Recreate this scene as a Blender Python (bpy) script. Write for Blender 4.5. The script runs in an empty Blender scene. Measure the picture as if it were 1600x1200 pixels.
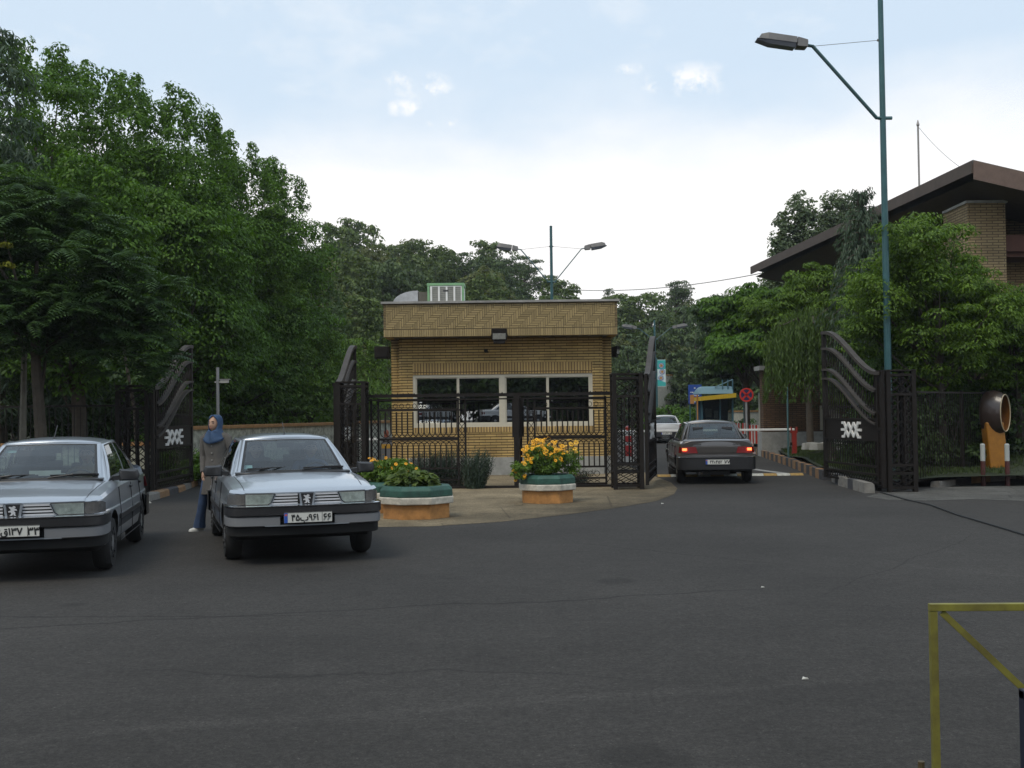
import bpy, bmesh, math, random
import numpy as np
from mathutils import Vector, Matrix, Euler
R = math.radians
S = bpy.context.scene
COL = S.collection
random.seed(7)
# ---------------------------------------------------------------- camera
F, CH, HY, ROLL = 1750.0, 1.65, 644.0, 0.0122
pitch = math.atan((HY-600)/F)
cd = bpy.data.cameras.new("camera"); cam = bpy.data.objects.new("camera", cd); COL.objects.link(cam)
cd.sensor_width = 36; cd.lens = 36*F/1600; cd.clip_start = 0.1; cd.clip_end = 2000
cam.matrix_world = Matrix.Translation((0, 0, CH)) @ Matrix.Rotation(math.pi/2+pitch, 4, 'X') @ Matrix.Rotation(-ROLL, 4, 'Z')
S.camera = cam
def HOR(px): return HY-ROLL*(px-800)
def G(px, py):
    "ground point under a photograph pixel"
    d = F*CH/(py-HOR(px)); return Vector(((px-800)/F*d, d, 0))
def X(px, d): return (px-800)/F*d
def Z(px, py, d): return CH+(HOR(px)-py)/F*d
# ---------------------------------------------------------------- sky
SUN_EL, SUN_AZ = R(56), R(212)     # azimuth: 0 = +Y, clockwise
w = bpy.data.worlds.new("World"); S.world = w; w.use_nodes = True
nt = w.node_tree; nt.nodes.clear()
N = nt.nodes.new; L = nt.links.new
out = N('ShaderNodeOutputWorld'); bg = N('ShaderNodeBackground'); L(bg.outputs[0], out.inputs[0])
bg.inputs[1].default_value = 0.1
sky = N('ShaderNodeTexSky'); sky.sky_type = 'NISHITA'; sky.sun_disc = False
sky.sun_elevation = SUN_EL; sky.sun_rotation = SUN_AZ; sky.air_density = 1.0; sky.dust_density = 1.5
tc = N('ShaderNodeTexCoord'); sx = N('ShaderNodeSeparateXYZ'); L(tc.outputs['Generated'], sx.inputs[0])
def math_node(op, a, b=None, clamp=False):
    m = N('ShaderNodeMath'); m.operation = op; m.use_clamp = clamp
    for i, v in enumerate((a, b)):
        if v is None: continue
        if isinstance(v, (int, float)): m.inputs[i].default_value = v
        else: L(v, m.inputs[i])
    return m.outputs[0]
mp = N('ShaderNodeMapping'); mp.inputs['Scale'].default_value = (3.2, 3.2, 7.0); L(tc.outputs['Generated'], mp.inputs[0])
n1 = N('ShaderNodeTexNoise'); n1.inputs['Scale'].default_value = 1.6; n1.inputs['Detail'].default_value = 5; L(mp.outputs[0], n1.inputs[0])
mp2 = N('ShaderNodeMapping'); mp2.inputs['Scale'].default_value = (1, 1, 1.9); mp2.inputs['Location'].default_value = (0.37, 0, 0.13); L(tc.outputs['Generated'], mp2.inputs[0])
n2 = N('ShaderNodeTexNoise'); n2.inputs['Scale'].default_value = 9; n2.inputs['Detail'].default_value = 6; n2.inputs['Roughness'].default_value = .6; L(mp2.outputs[0], n2.inputs[0])
edge = math_node('ADD', sx.outputs['Z'], math_node('MULTIPLY', math_node('SUBTRACT', n1.outputs[0], .5), -.13))
bank = N('ShaderNodeMapRange'); bank.interpolation_type = 'SMOOTHSTEP'
L(edge, bank.inputs[0]); bank.inputs[1].default_value = .290; bank.inputs[2].default_value = .185; bank.inputs[3].default_value = 0; bank.inputs[4].default_value = 1
puff = N('ShaderNodeMapRange'); L(n2.outputs[0], puff.inputs[0]); puff.inputs[1].default_value = .52; puff.inputs[2].default_value = .72; puff.inputs[3].default_value = 0; puff.inputs[4].default_value = .85
# small puffs where the photograph has them (directions of real clouds)
def dirv(px, py):
    v = Vector(((px-800)/F, 1, (HOR(px)-py)/F)); v.normalize(); return v
spots = []
for px, py, rx in ((1085, 122, .030), (638, 166, .018), (665, 132, .026), (640, 120, .02), (20, 75, .03), (692, 186, .016), (1045, 128, .022), (990, 105, .012)):
    d = N('ShaderNodeVectorMath'); d.operation = 'SUBTRACT'; L(tc.outputs['Generated'], d.inputs[0]); d.inputs[1].default_value = dirv(px, py)
    sc_ = N('ShaderNodeVectorMath'); sc_.operation = 'MULTIPLY'; L(d.outputs[0], sc_.inputs[0]); sc_.inputs[1].default_value = (.8/rx, .8/rx, 2.0/rx)
    ln = N('ShaderNodeVectorMath'); ln.operation = 'LENGTH'; L(sc_.outputs[0], ln.inputs[0])
    spots.append(math_node('SUBTRACT', 1.15, ln.outputs['Value'], True))
s = spots[0]
for q in spots[1:]: s = math_node('MAXIMUM', s, q)
n3 = N('ShaderNodeTexNoise'); n3.inputs['Scale'].default_value = 46; n3.inputs['Detail'].default_value = 7; n3.inputs['Roughness'].default_value = .62; L(tc.outputs['Generated'], n3.inputs[0])
s = math_node('MULTIPLY', s, math_node('MULTIPLY', math_node('SUBTRACT', n3.outputs[0], .42), 5.0, True), True)
mask = math_node('MAXIMUM', math_node('MAXIMUM', bank.outputs[0], math_node('MULTIPLY', s, 1.0)), math_node('MULTIPLY', puff.outputs[0], .35), True)
# thin high veil: pale everywhere
veil = N('ShaderNodeMixRGB'); veil.inputs[0].default_value = .80; L(sky.outputs[0], veil.inputs[1]); veil.inputs[2].default_value = (7.9, 9.4, 10.9, 1)
mx = N('ShaderNodeMixRGB'); L(mask, mx.inputs[0]); L(veil.outputs[0], mx.inputs[1]); mx.inputs[2].default_value = (11.0, 10.9, 10.8, 1)
L(mx.outputs[0], bg.inputs[0])
sd = bpy.data.lights.new("sun", 'SUN'); so = bpy.data.objects.new("sun", sd); COL.objects.link(so)
sd.energy = 1.7; sd.angle = R(26); sd.color = (1, .91, .76)
sv = Vector((math.sin(SUN_AZ)*math.cos(SUN_EL), math.cos(SUN_AZ)*math.cos(SUN_EL), math.sin(SUN_EL)))
so.rotation_euler = sv.to_track_quat('Z', 'Y').to_euler(); so.location = sv*80
S.view_settings.view_transform = 'Standard'; S.view_settings.look = 'None'; S.view_settings.exposure = 0.0; S.view_settings.gamma = 1
S.view_settings.use_curve_mapping = False
# ---------------------------------------------------------------- materials
MATS = {}
def mat(name, col, rough=.6, metal=0, var=0, vscale=6, bump=0, bscale=40, coat=0, emit=None, estr=1, island=0, spec=.5, col2=None):
    if name in MATS: return MATS[name]
    m = bpy.data.materials.new(name); MATS[name] = m; m.use_nodes = True
    t = m.node_tree; b = t.nodes['Principled BSDF']
    b.inputs['Roughness'].default_value = rough; b.inputs['Metallic'].default_value = metal
    b.inputs['Coat Weight'].default_value = coat; b.inputs['Coat Roughness'].default_value = .06
    b.inputs['Specular IOR Level'].default_value = spec
    c = (*col, 1); b.inputs['Base Color'].default_value = c
    co = t.nodes.new('ShaderNodeTexCoord')
    if var or island:
        mixn = t.nodes.new('ShaderNodeMixRGB'); k = 1-max(var, island)
        mixn.inputs[1].default_value = (*[x*k for x in (col2 or col)], 1) if not col2 else (*col2, 1)
        mixn.inputs[2].default_value = (*[min(1, x*(1+max(var, island)*.6)) for x in col], 1) if not col2 else c
        if island:
            g = t.nodes.new('ShaderNodeNewGeometry'); t.links.new(g.outputs['Random Per Island'], mixn.inputs[0])
        else:
            n = t.nodes.new('ShaderNodeTexNoise'); n.inputs['Scale'].default_value = vscale; n.inputs['Detail'].default_value = 6; n.inputs['Roughness'].default_value = .65
            t.links.new(co.outputs['Object'], n.inputs[0])
            r = t.nodes.new('ShaderNodeMapRange'); r.inputs[1].default_value = .3; r.inputs[2].default_value = .7
            t.links.new(n.outputs[0], r.inputs[0]); t.links.new(r.outputs[0], mixn.inputs[0])
        t.links.new(mixn.outputs[0], b.inputs['Base Color'])
    if bump:
        n = t.nodes.new('ShaderNodeTexNoise'); n.inputs['Scale'].default_value = bscale; n.inputs['Detail'].default_value = 5
        t.links.new(co.outputs['Object'], n.inputs[0])
        bp = t.nodes.new('ShaderNodeBump'); bp.inputs['Strength'].default_value = bump; bp.inputs['Distance'].default_value = .02
        t.links.new(n.outputs[0], bp.inputs['Height']); t.links.new(bp.outputs[0], b.inputs['Normal'])
    if emit:
        b.inputs['Emission Color'].default_value = (*emit, 1); b.inputs['Emission Strength'].default_value = estr
    return m
def glass_mat(name, tint, refl=.06, rough=.01):
    if name in MATS: return MATS[name]
    m = bpy.data.materials.new(name); MATS[name] = m; m.use_nodes = True
    t = m.node_tree; t.nodes.clear(); o = t.nodes.new('ShaderNodeOutputMaterial')
    tr = t.nodes.new('ShaderNodeBsdfTransparent'); tr.inputs[0].default_value = (*tint, 1)
    gl = t.nodes.new('ShaderNodeBsdfGlossy'); gl.inputs['Roughness'].default_value = rough; gl.inputs[0].default_value = (.95, .98, 1, 1)
    lw = t.nodes.new('ShaderNodeLayerWeight'); fr = t.nodes.new('ShaderNodeMath'); fr.operation = 'POWER'; fr.inputs[1].default_value = 4.6; t.links.new(lw.outputs['Facing'], fr.inputs[0])
    ad = t.nodes.new('ShaderNodeMath'); ad.operation = 'ADD'; ad.use_clamp = True; ad.inputs[1].default_value = refl+.03
    t.links.new(fr.outputs[0], ad.inputs[0])
    mxs = t.nodes.new('ShaderNodeMixShader'); t.links.new(ad.outputs[0], mxs.inputs[0]); t.links.new(tr.outputs[0], mxs.inputs[1]); t.links.new(gl.outputs[0], mxs.inputs[2])
    t.links.new(mxs.outputs[0], o.inputs[0]); return m
def leaf_mat(name, a, b_, trans=.35, rough=.55):
    if name in MATS: return MATS[name]
    m = bpy.data.materials.new(name); MATS[name] = m; m.use_nodes = True
    t = m.node_tree; t.nodes.clear(); o = t.nodes.new('ShaderNodeOutputMaterial')
    g = t.nodes.new('ShaderNodeNewGeometry'); co = t.nodes.new('ShaderNodeTexCoord')
    n = t.nodes.new('ShaderNodeTexNoise'); n.inputs['Scale'].default_value = .9; n.inputs['Detail'].default_value = 3; t.links.new(co.outputs['Object'], n.inputs[0])
    ad = t.nodes.new('ShaderNodeMath'); ad.operation = 'ADD'; t.links.new(g.outputs['Random Per Island'], ad.inputs[0]); t.links.new(n.outputs[0], ad.inputs[1])
    r = t.nodes.new('ShaderNodeMapRange'); r.inputs[1].default_value = .35; r.inputs[2].default_value = 1.35; t.links.new(ad.outputs[0], r.inputs[0])
    mx = t.nodes.new('ShaderNodeMixRGB'); t.links.new(r.outputs[0], mx.inputs[0]); mx.inputs[1].default_value = (*a, 1); mx.inputs[2].default_value = (*b_, 1)
    d = t.nodes.new('ShaderNodeBsdfPrincipled'); d.inputs['Roughness'].default_value = rough; d.inputs['Specular IOR Level'].default_value = .3; t.links.new(mx.outputs[0], d.inputs['Base Color'])
    tl = t.nodes.new('ShaderNodeBsdfTranslucent'); ml = t.nodes.new('ShaderNodeMixRGB'); ml.blend_type = 'MULTIPLY'; ml.inputs[0].default_value = 1; ml.inputs[2].default_value = (1.25, 1.3, .5, 1)
    t.links.new(mx.outputs[0], ml.inputs[1]); t.links.new(ml.outputs[0], tl.inputs[0])
    ms = t.nodes.new('ShaderNodeMixShader'); ms.inputs[0].default_value = trans; t.links.new(d.outputs[0], ms.inputs[1]); t.links.new(tl.outputs[0], ms.inputs[2])
    t.links.new(ms.outputs[0], o.inputs[0]); return m
# ---------------------------------------------------------------- mesh helpers
class MB:
    def __init__(s): s.v = []; s.f = []; s.m = []; s.mats = []
    def mi(s, m):
        if m not in s.mats: s.mats.append(m)
        return s.mats.index(m)
    def add(s, vs, fs, m=None):
        o = len(s.v); s.v += [tuple(x) for x in vs]; s.f += [tuple(o+i for i in f) for f in fs]
        k = s.mi(m) if m is not None else 0; s.m += [k]*len(fs); return s
    def box(s, x0, x1, y0, y1, z0, z1, m=None):
        v = [(x, y, z) for z in (z0, z1) for y in (y0, y1) for x in (x0, x1)]
        return s.add(v, [(0, 2, 3, 1), (4, 5, 7, 6), (0, 1, 5, 4), (2, 6, 7, 3), (0, 4, 6, 2), (1, 3, 7, 5)], m)
    def bar(s, a, b, w, h=None, m=None, up=(0, 0, 1)):
        a = Vector(a); b = Vector(b); h = h or w; d = (b-a).normalized(); up = Vector(up)
        if abs(d.dot(up)) > .98: up = Vector((0, 1, 0))
        sd = d.cross(up).normalized(); u = sd.cross(d)
        v = [p+sd*(i*w/2)+u*(j*h/2) for p in (a, b) for (i, j) in ((-1, -1), (1, -1), (1, 1), (-1, 1))]
        return s.add(v, [(3, 2, 1, 0), (4, 5, 6, 7), (0, 1, 5, 4), (1, 2, 6, 5), (2, 3, 7, 6), (3, 0, 4, 7)], m)
    def tube(s, pts, r, n=8, m=None, cap=True):
        pts = [Vector(p) for p in pts]; rs = r if isinstance(r, (list, tuple)) else [r]*len(pts)
        vs = []; fs = []; pu = None
        for i, p in enumerate(pts):
            d = (pts[min(i+1, len(pts)-1)]-pts[max(i-1, 0)]).normalized()
            if pu is None: pu = Vector((0, 0, 1)) if abs(d.z) < .9 else Vector((1, 0, 0))
            sd = d.cross(pu).normalized(); pu = sd.cross(d).normalized()
            for k in range(n):
                a = 2*math.pi*k/n; vs.append(p+sd*math.cos(a)*rs[i]+pu*math.sin(a)*rs[i])
        for i in range(len(pts)-1):
            for k in range(n): fs.append((i*n+k, i*n+(k+1) % n, (i+1)*n+(k+1) % n, (i+1)*n+k))
        if cap: fs.append(tuple(range(n))[::-1]); fs.append(tuple((len(pts)-1)*n+k for k in range(n)))
        return s.add(vs, fs, m)
    def ring(s, secs, m=None, cap=True, close=True):
        "secs: list of closed loops with equal vertex counts"
        n = len(secs[0]); vs = [p for q in secs for p in q]; fs = []
        for i in range(len(secs)-1):
            for k in range(n if close else n-1): fs.append((i*n+k, i*n+(k+1) % n, (i+1)*n+(k+1) % n, (i+1)*n+k))
        if cap: fs.append(tuple(range(n))[::-1]); fs.append(tuple((len(secs)-1)*n+k for k in range(n)))
        return s.add(vs, fs, m)
    def ell(s, secs, n=14, m=None, cap=True):
        "secs: (x,y,z,rx,ry) horizontal ellipses"
        return s.ring([[(x+rx*math.cos(2*math.pi*k/n), y+ry*math.sin(2*math.pi*k/n), z) for k in range(n)] for x, y, z, rx, ry in secs], m, cap)
    def lathe(s, prof, n=16, m=None, c=(0, 0, 0), cap=True):
        return s.ring([[(c[0]+r*math.cos(2*math.pi*k/n), c[1]+r*math.sin(2*math.pi*k/n), c[2]+z) for k in range(n)] for r, z in prof], m, cap)
    def prism(s, poly, y0, y1, m=None):
        "poly in x,z extruded along y"
        n = len(poly); v = [(x, y0, z) for x, z in poly]+[(x, y1, z) for x, z in poly]
        return s.add(v, [tuple(range(n)), tuple(range(2*n-1, n-1, -1))]+[(i, i+n, (i+1) % n+n, (i+1) % n) for i in range(n)], m)
    def slab(s, poly, z0, z1, m=None):
        n = len(poly); v = [(x, y, z0) for x, y in poly]+[(x, y, z1) for x, y in poly]
        return s.add(v, [tuple(range(n))[::-1], tuple(range(n, 2*n))]+[(i, (i+1) % n, (i+1) % n+n, i+n) for i in range(n)], m)
    def grid(s, P, m=None, flip=False):
        "P: 2D list of points"
        a = len(P); b = len(P[0]); vs = [p for r in P for p in r]
        fs = [(i*b+j, i*b+j+1, (i+1)*b+j+1, (i+1)*b+j) for i in range(a-1) for j in range(b-1)]
        if flip: fs = [f[::-1] for f in fs]
        return s.add(vs, fs, m)
    def ball(s, c, r, n=12, k=8, m=None):
        rx, ry, rz = r if isinstance(r, (tuple, list)) else (r, r, r)
        return s.ring([[(c[0]+rx*math.sin(t)*math.cos(2*math.pi*i/n), c[1]+ry*math.sin(t)*math.sin(2*math.pi*i/n), c[2]-rz*math.cos(t)) for i in range(n)] for t in [max(.02, min(math.pi-.02, math.pi*j/k)) for j in range(k+1)]], m)
    def build(s, name, m=None, parent=None, smooth=False, bevel=0, fix=True):
        me = bpy.data.meshes.new(name); me.from_pydata(s.v, [], s.f)
        ms = s.mats or [m]
        if m is not None and not s.mats: ms = [m]
        for q in ms: me.materials.append(q)
        me.polygons.foreach_set('material_index', s.m)
        if fix:
            b = bmesh.new(); b.from_mesh(me); bmesh.ops.recalc_face_normals(b, faces=b.faces); b.to_mesh(me); b.free()
        if smooth:
            me.polygons.foreach_set('use_smooth', [True]*len(me.polygons)); me.set_sharp_from_angle(angle=R(38 if smooth is True else smooth))
        o = bpy.data.objects.new(name, me); COL.objects.link(o)
        if parent: o.parent = parent
        if bevel:
            md = o.modifiers.new('bevel', 'BEVEL'); md.width = bevel; md.segments = 2; md.limit_method = 'ANGLE'; md.angle_limit = R(40)
        return o
def tag(o, label=None, cat=None, group=None, kind=None):
    if label: o['label'] = label
    if cat: o['category'] = cat
    if group: o['group'] = group
    if kind: o['kind'] = kind
    return o
def empty(name, loc, rz=0, **k):
    o = bpy.data.objects.new(name, None); COL.objects.link(o); o.location = loc; o.rotation_euler = (0, 0, rz); o.empty_display_size = .2
    return tag(o, **k)
def copy_tree(o, parent=None):
    c = o.copy(); COL.objects.link(c); c.parent = parent
    for ch in list(o.children): copy_tree(ch, c)
    return c
def text_mesh(name, txt, size, m, parent, loc, rot, extr=.002, align='CENTER', sx=1, bold=0):
    cu = bpy.data.curves.new(name, 'FONT'); cu.body = txt; cu.size = size; cu.extrude = extr; cu.align_x = align; cu.align_y = 'CENTER'; cu.offset = 0
    cu.resolution_u = 3
    t = bpy.data.objects.new(name+'_tmp', cu); COL.objects.link(t); bpy.context.view_layer.update()
    me = bpy.data.meshes.new_from_object(t.evaluated_get(bpy.context.evaluated_depsgraph_get())); me.name = name
    bpy.data.objects.remove(t)
    if bold: # thicker strokes: the same letters laid a hair apart
        vs = [v.co.copy() for v in me.vertices]; fs = [tuple(p.vertices) for p in me.polygons]; n = len(vs); V = []; Fc = []
        for k, (dx, dy) in enumerate(((-bold, -bold), (bold, -bold), (bold, bold), (-bold, bold), (0, 0))):
            V += [(v.x+dx, v.y+dy, v.z+k*.0002) for v in vs]; Fc += [tuple(i+n*k for i in f) for f in fs]
        me = bpy.data.meshes.new(name); me.from_pydata(V, [], Fc)
    me.materials.clear(); me.materials.append(m)
    o = bpy.data.objects.new(name, me); COL.objects.link(o); o.parent = parent; o.location = loc; o.rotation_euler = rot; o.scale = (sx, 1, 1)
    return o
def lerp(a, b, t): return a+(b-a)*t
def interp(xs, ys, x): return float(np.interp(x, xs, ys))
# ---------------------------------------------------------------- cars (nose towards local -Y)
RUB = mat('black_plastic', (.024, .024, .026), .38, var=.2, vscale=30)
SEAL = mat('window_seal', (.01, .01, .01), .5)
CHR = mat('chrome', (.75, .76, .78), .12, 1)
TYRE = mat('tyre_rubber', (.022, .022, .022), .85, bump=.3, bscale=60)
RIM = mat('wheel_cover_silver', (.42, .43, .44), .35, .7)
TRIM = mat('bright_trim', (.58, .59, .61), .35, .15)
GLS = glass_mat('car_glass', (.50, .58, .56), .05)
INTR = mat('car_interior', (.035, .036, .04), .8, var=.2)
UNDER = mat('underbody_black', (.006, .006, .006), .9)
LENS = glass_mat('lamp_glass', (.86, .90, .88), .06, .05)
REFL = mat('lamp_reflector', (.62, .65, .63), .35, .5, var=.3, vscale=25)
PLATE = mat('plate_white', (.62, .62, .58), .4)
INK = mat('plate_ink', (.02, .02, .02), .5)
PBLU = mat('plate_blue', (.03, .10, .42), .4)
def paint(name, c, metal=.55, rough=.33): return mat(name, c, rough, metal, coat=.8, var=.05, vscale=2)
def nose_y(x, k=1.0): return -2.15+.10*(abs(x)/.8)**2.4*k
def tail_y(x): return 2.12-.06*(abs(x)/.8)**2.4
YS = [-2.06, -2.00, -1.85, -1.6, -1.33, -1.05, -.92, -.5, 0, .6, 1.1, 1.34, 1.6, 1.8, 1.98, 2.08]
WS = [.760, .800, .828, .842, .850, .853, .855, .858, .858, .857, .853, .850, .842, .832, .815, .790]
ZT = [.812, .832, .864, .903, .933, .963, .972, .972, .972, .972, .985, .995, 1.0, 1.0, .995, .97]
ZS = [.778, .800, .826, .852, .872, .892, .898, .902, .905, .908, .912, .915, .915, .915, .905, .88]
def body_section(y):
    ws, zt, zs = interp(YS, WS, y), interp(YS, ZT, y), interp(YS, ZS, y)
    zb = interp([-2.06, -1.8, 1.8, 2.08], [.36, .25, .25, .34], y)
    h = [(0, zb), (ws-.10, zb), (ws-.03, zb+.06), (ws-.008, .42), (ws, .56), (ws-.004, .66), (ws-.018, .675), (ws-.028, zs-.03), (ws-.055, zs+.005), (ws-.12, zs+(zt-zs)*.45), (ws*.72, zt-.018), (ws*.38, zt-.004)]
    pts = [(x, y, z) for x, z in h]+[(0, y, zt)]+[(-x, y, z) for x, z in h[:0:-1]]
    return pts
def strip(mb, x0, x1, zf0, zf1, off, m, n=10, fy=nose_y):
    "a band that follows the plan curve of the nose; zf may be functions of x"
    a = []; b = []
    for i in range(n+1):
        x = lerp(x0, x1, i/n); z0 = zf0(x) if callable(zf0) else zf0; z1 = zf1(x) if callable(zf1) else zf1
        a.append((x, fy(x)+off, z0)); b.append((x, fy(x)+off, z1))
    sgn = .03 if off < .5 else -.03
    mb.grid([a, b], m)
    mb.grid([b, [(p[0], p[1]+(.05 if fy is nose_y else -.05), p[2]) for p in b]], m); mb.grid([a, [(p[0], p[1]+(.05 if fy is nose_y else -.05), p[2]) for p in a]], m)
def sweep(mb, path, z0, z1, depth, m):
    "vertical-sided band along a plan path (list of x,y), inner side offset by depth towards the car centre"
    o = []; i_ = []
    for k, (x, y) in enumerate(path):
        a = Vector(path[max(k-1, 0)]); b = Vector(path[min(k+1, len(path)-1)]); t = (b-a).normalized(); n = Vector((t.y, -t.x))
        c = Vector((x, y)); 
        if n.dot(Vector((x, y*.5))) < 0: n = -n
        o.append(c); i_.append(c-n*depth)
    e = .012
    prof = [[(p.x, p.y, z0) for p in i_], [(lerp(p.x, q.x, .2), lerp(p.y, q.y, .2), z0) for p, q in zip(o, i_)], [(p.x, p.y, z0+e) for p in o], [(p.x, p.y, z1-e) for p in o], [(lerp(p.x, q.x, .2), lerp(p.y, q.y, .2), z1) for p, q in zip(o, i_)], [(p.x, p.y, z1) for p in i_]]
    mb.grid(prof, m)
def patch(c00, c10, c11, c01, us, vs, bow=(0, 0, 0), bow2=(0, 0, 0)):
    "bilinear patch, u along first edge, v up; bow pushes the middle of u out, bow2 the middle of v"
    c00, c10, c11, c01 = map(Vector, (c00, c10, c11, c01)); bow = Vector(bow); bow2 = Vector(bow2)
    def q(u, v): return (c00*(1-u)+c10*u)*(1-v)+(c01*(1-u)+c11*u)*v+bow*(4*u*(1-u))+bow2*(4*v*(1-v))
    return [[q(u, v) for u in us] for v in vs]
def cells(mbs, P, keyf):
    for i in range(len(P)-1):
        for j in range(len(P[0])-1):
            mb, m = mbs[keyf(i, j)]
            mb.add([P[i][j], P[i][j+1], P[i+1][j+1], P[i+1][j]], [(0, 1, 2, 3)], m)
def make_car(name, pm, plate, region, letter_gap=0, rear_lit=False, tall_lamps=False, lower=None, label='', group=None):
    t = empty(name, (0, 0, 0), label=label, cat='car', group=group)
    # body shell with wheel arches and cabin cut out
    yy = sorted(set([round(y, 3) for y in np.linspace(-2.06, 2.08, 40)]+YS))
    mb = MB(); mb.ring([body_section(y) for y in yy], pm); body = mb.build('body', None, t, True)
    cut = []
    for y in (-1.33, 1.34):
        c = MB(); c.tube([(-1.1, y, .30), (1.1, y, .30)], .345, 28); cut.append(c.build('cut', pm))
    c = MB()
    c.ring([[(-.71, y, z0), (.71, y, z0), (.60, y, 1.3), (-.60, y, 1.3)] for y, z0 in ((-.88, .5), (1.45, .5))], None); cut.append(c.build('cut', pm))
    for q in cut:
        md = body.modifiers.new('b', 'BOOLEAN'); md.operation = 'DIFFERENCE'; md.object = q; md.solver = 'EXACT'
    bpy.context.view_layer.update()
    me = bpy.data.meshes.new_from_object(body.evaluated_get(bpy.context.evaluated_depsgraph_get()))
    body.modifiers.clear(); old = body.data; body.data = me; me.name = 'body'; bpy.data.meshes.remove(old)
    for q in cut: bpy.data.objects.remove(q)
    me.materials.clear()
    for q in (pm, UNDER, INTR): me.materials.append(q)
    for p in me.polygons:
        c = p.center; k = 0
        for y in (-1.33, 1.34):
            rr = math.hypot(c.y-y, c.z-.30)
            if rr < .347 and abs(p.normal.x) < .3 and abs(c.x) < .845: k = 1
        if abs(c.x) < .712 and -.885 < c.y < 1.455 and .49 < c.z < 1.2 and abs(p.normal.z) < .99 or (abs(c.z-.5) < .01): k = 2
        if p.normal.z < -.6 and c.z < .4: k = 1
        p.material_index = k; p.use_smooth = True
    me.set_sharp_from_angle(angle=R(32))
    # greenhouse
    fr = MB(); gw = MB(); gr = MB(); gs = {1: MB(), -1: MB()}
    A0, A1 = (.665, -.90, .962), (.535, -.15, 1.345)       # windscreen corner base, top
    C0, C1 = (.650, 1.52, .985), (.525, .98, 1.345)        # rear window corner base, top
    us = [0, .035, .06, .2, .35, .5, .65, .8, .94, .965, 1]; vs = [0, .04, .3, .6, .92, .965, 1]
    def kf(nu, nv, U0, U1, V0, V1):
        def f(i, j):
            if U0 <= j < nu-1-U0 and V0 <= i < V1: return 'g'
            if U0-1 <= j < nu-U0 and V0-1 <= i <= V1: return 's'
            return 'p'
        return f
    m_ = lambda p: (-p[0], p[1], p[2])
    P = patch(m_(A0), A0, A1, m_(A1), us, vs, (0, -.10, .012), (0, -.015, .012))
    cells({'g': (gw, GLS), 's': (fr, SEAL), 'p': (fr, pm)}, P, kf(len(us), len(vs), 2, 0, 1, 4))
    P = patch(C0, m_(C0), m_(C1), C1, us, vs, (0, .07, .012), (0, .015, .012))
    cells({'g': (gr, GLS), 's': (fr, SEAL), 'p': (fr, pm)}, P, kf(len(us), len(vs), 2, 0, 1, 4))
    # roof
    P = []
    for v in [0, .04, .1, .25, .5, .75, .9, .96, 1]:
        row = []
        for u in [0, .03, .08, .2, .35, .5, .65, .8, .92, .97, 1]:
            xx = lerp(-1, 1, u)*lerp(.535, .525, v); base = lerp(-.15, .98, v)
            row.append(Vector((xx, base+4*u*(1-u)*lerp(-.10, .07, v), 1.345+4*u*(1-u)*lerp(.012, .012, v)+.052*(4*v*(1-v))**.5*(1-(2*u-1)**4)**.6+.008*(1-(2*u-1)**2))))
        P.append(row)
    fr.grid(P, pm)
    # sides
    for sgn in (1, -1):
        us2 = [0, .045, .06, .24, .405, .42, .445, .46, .60, .735, .75, .765, .78, .86, .885, .9, 1]; vs2 = [0, .05, .08, .35, .65, .90, .94, 1]
        b0 = (.725*sgn, -.90, .935); b1 = (.725*sgn, 1.60, .94); t1 = (C1[0]*sgn*1.02, C1[1], C1[2]-.004); t0 = (A1[0]*sgn*1.02, A1[1], A1[2]-.004)
        P = patch(b0, b1, t1, t0, us2, vs2, (0.035*sgn, 0, .03), (.018*sgn, 0, 0))
        # hold the ends on the pillars
        def key(i, j):
            gl = (2 <= j < 4) or (7 <= j < 9) or (12 <= j < 13)
            se = (1 <= j < 5) or (6 <= j < 10) or (11 <= j < 14)
            if 2 <= i < 5 and gl: return 'g'
            if 1 <= i < 6 and se: return 's'
            return 'p'
        cells({'g': (gs[sgn], GLS), 's': (fr, SEAL), 'p': (fr, pm)}, P, key)
        # pillars filling between side and screens
        fr.add([A0, b0, t0, A1] if sgn == 1 else [m_(A0), b0, t0, m_(A1)], [(0, 1, 2, 3)], pm)
        fr.add([C0, b1, t1, C1] if sgn == 1 else [m_(C0), b1, t1, m_(C1)], [(0, 1, 2, 3)], pm)
        fr.add([(A0[0]*sgn, A0[1], A0[2]), b0, (.80*sgn, -.92, .895), (.64*sgn, -.98, .962)], [(0, 1, 2, 3)], pm)
    # cowl, rear deck and belt shoulder
    fr.grid([[(x, -1.02-.05*(1-(x/.66)**2), .963) for x in np.linspace(-.68, .68, 9)], [(x, -.895-.10*(1-(x/.66)**2), .972) for x in np.linspace(-.68, .68, 9)]], RUB)
    o = fr.build('roof_and_pillars', None, t, True, fix=False); md = o.modifiers.new('s', 'SOLIDIFY'); md.thickness = .018; md.offset = -1
    bm_ = bmesh.new(); bm_.from_mesh(o.data); bmesh.ops.remove_doubles(bm_, verts=bm_.verts, dist=.002); bmesh.ops.recalc_face_normals(bm_, faces=bm_.faces); bm_.to_mesh(o.data); bm_.free()
    gw.build('windscreen', None, t, True); gr.build('rear_window', None, t, True)
    for sgn in (1, -1): gs[sgn].build('side_window', None, t, True)
    # interior: dash, seats, wheel
    i_ = MB(); i_.box(-.66, .66, -.86, -.55, .70, .93); i_.build('dashboard', INTR, t, bevel=.03)
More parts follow.
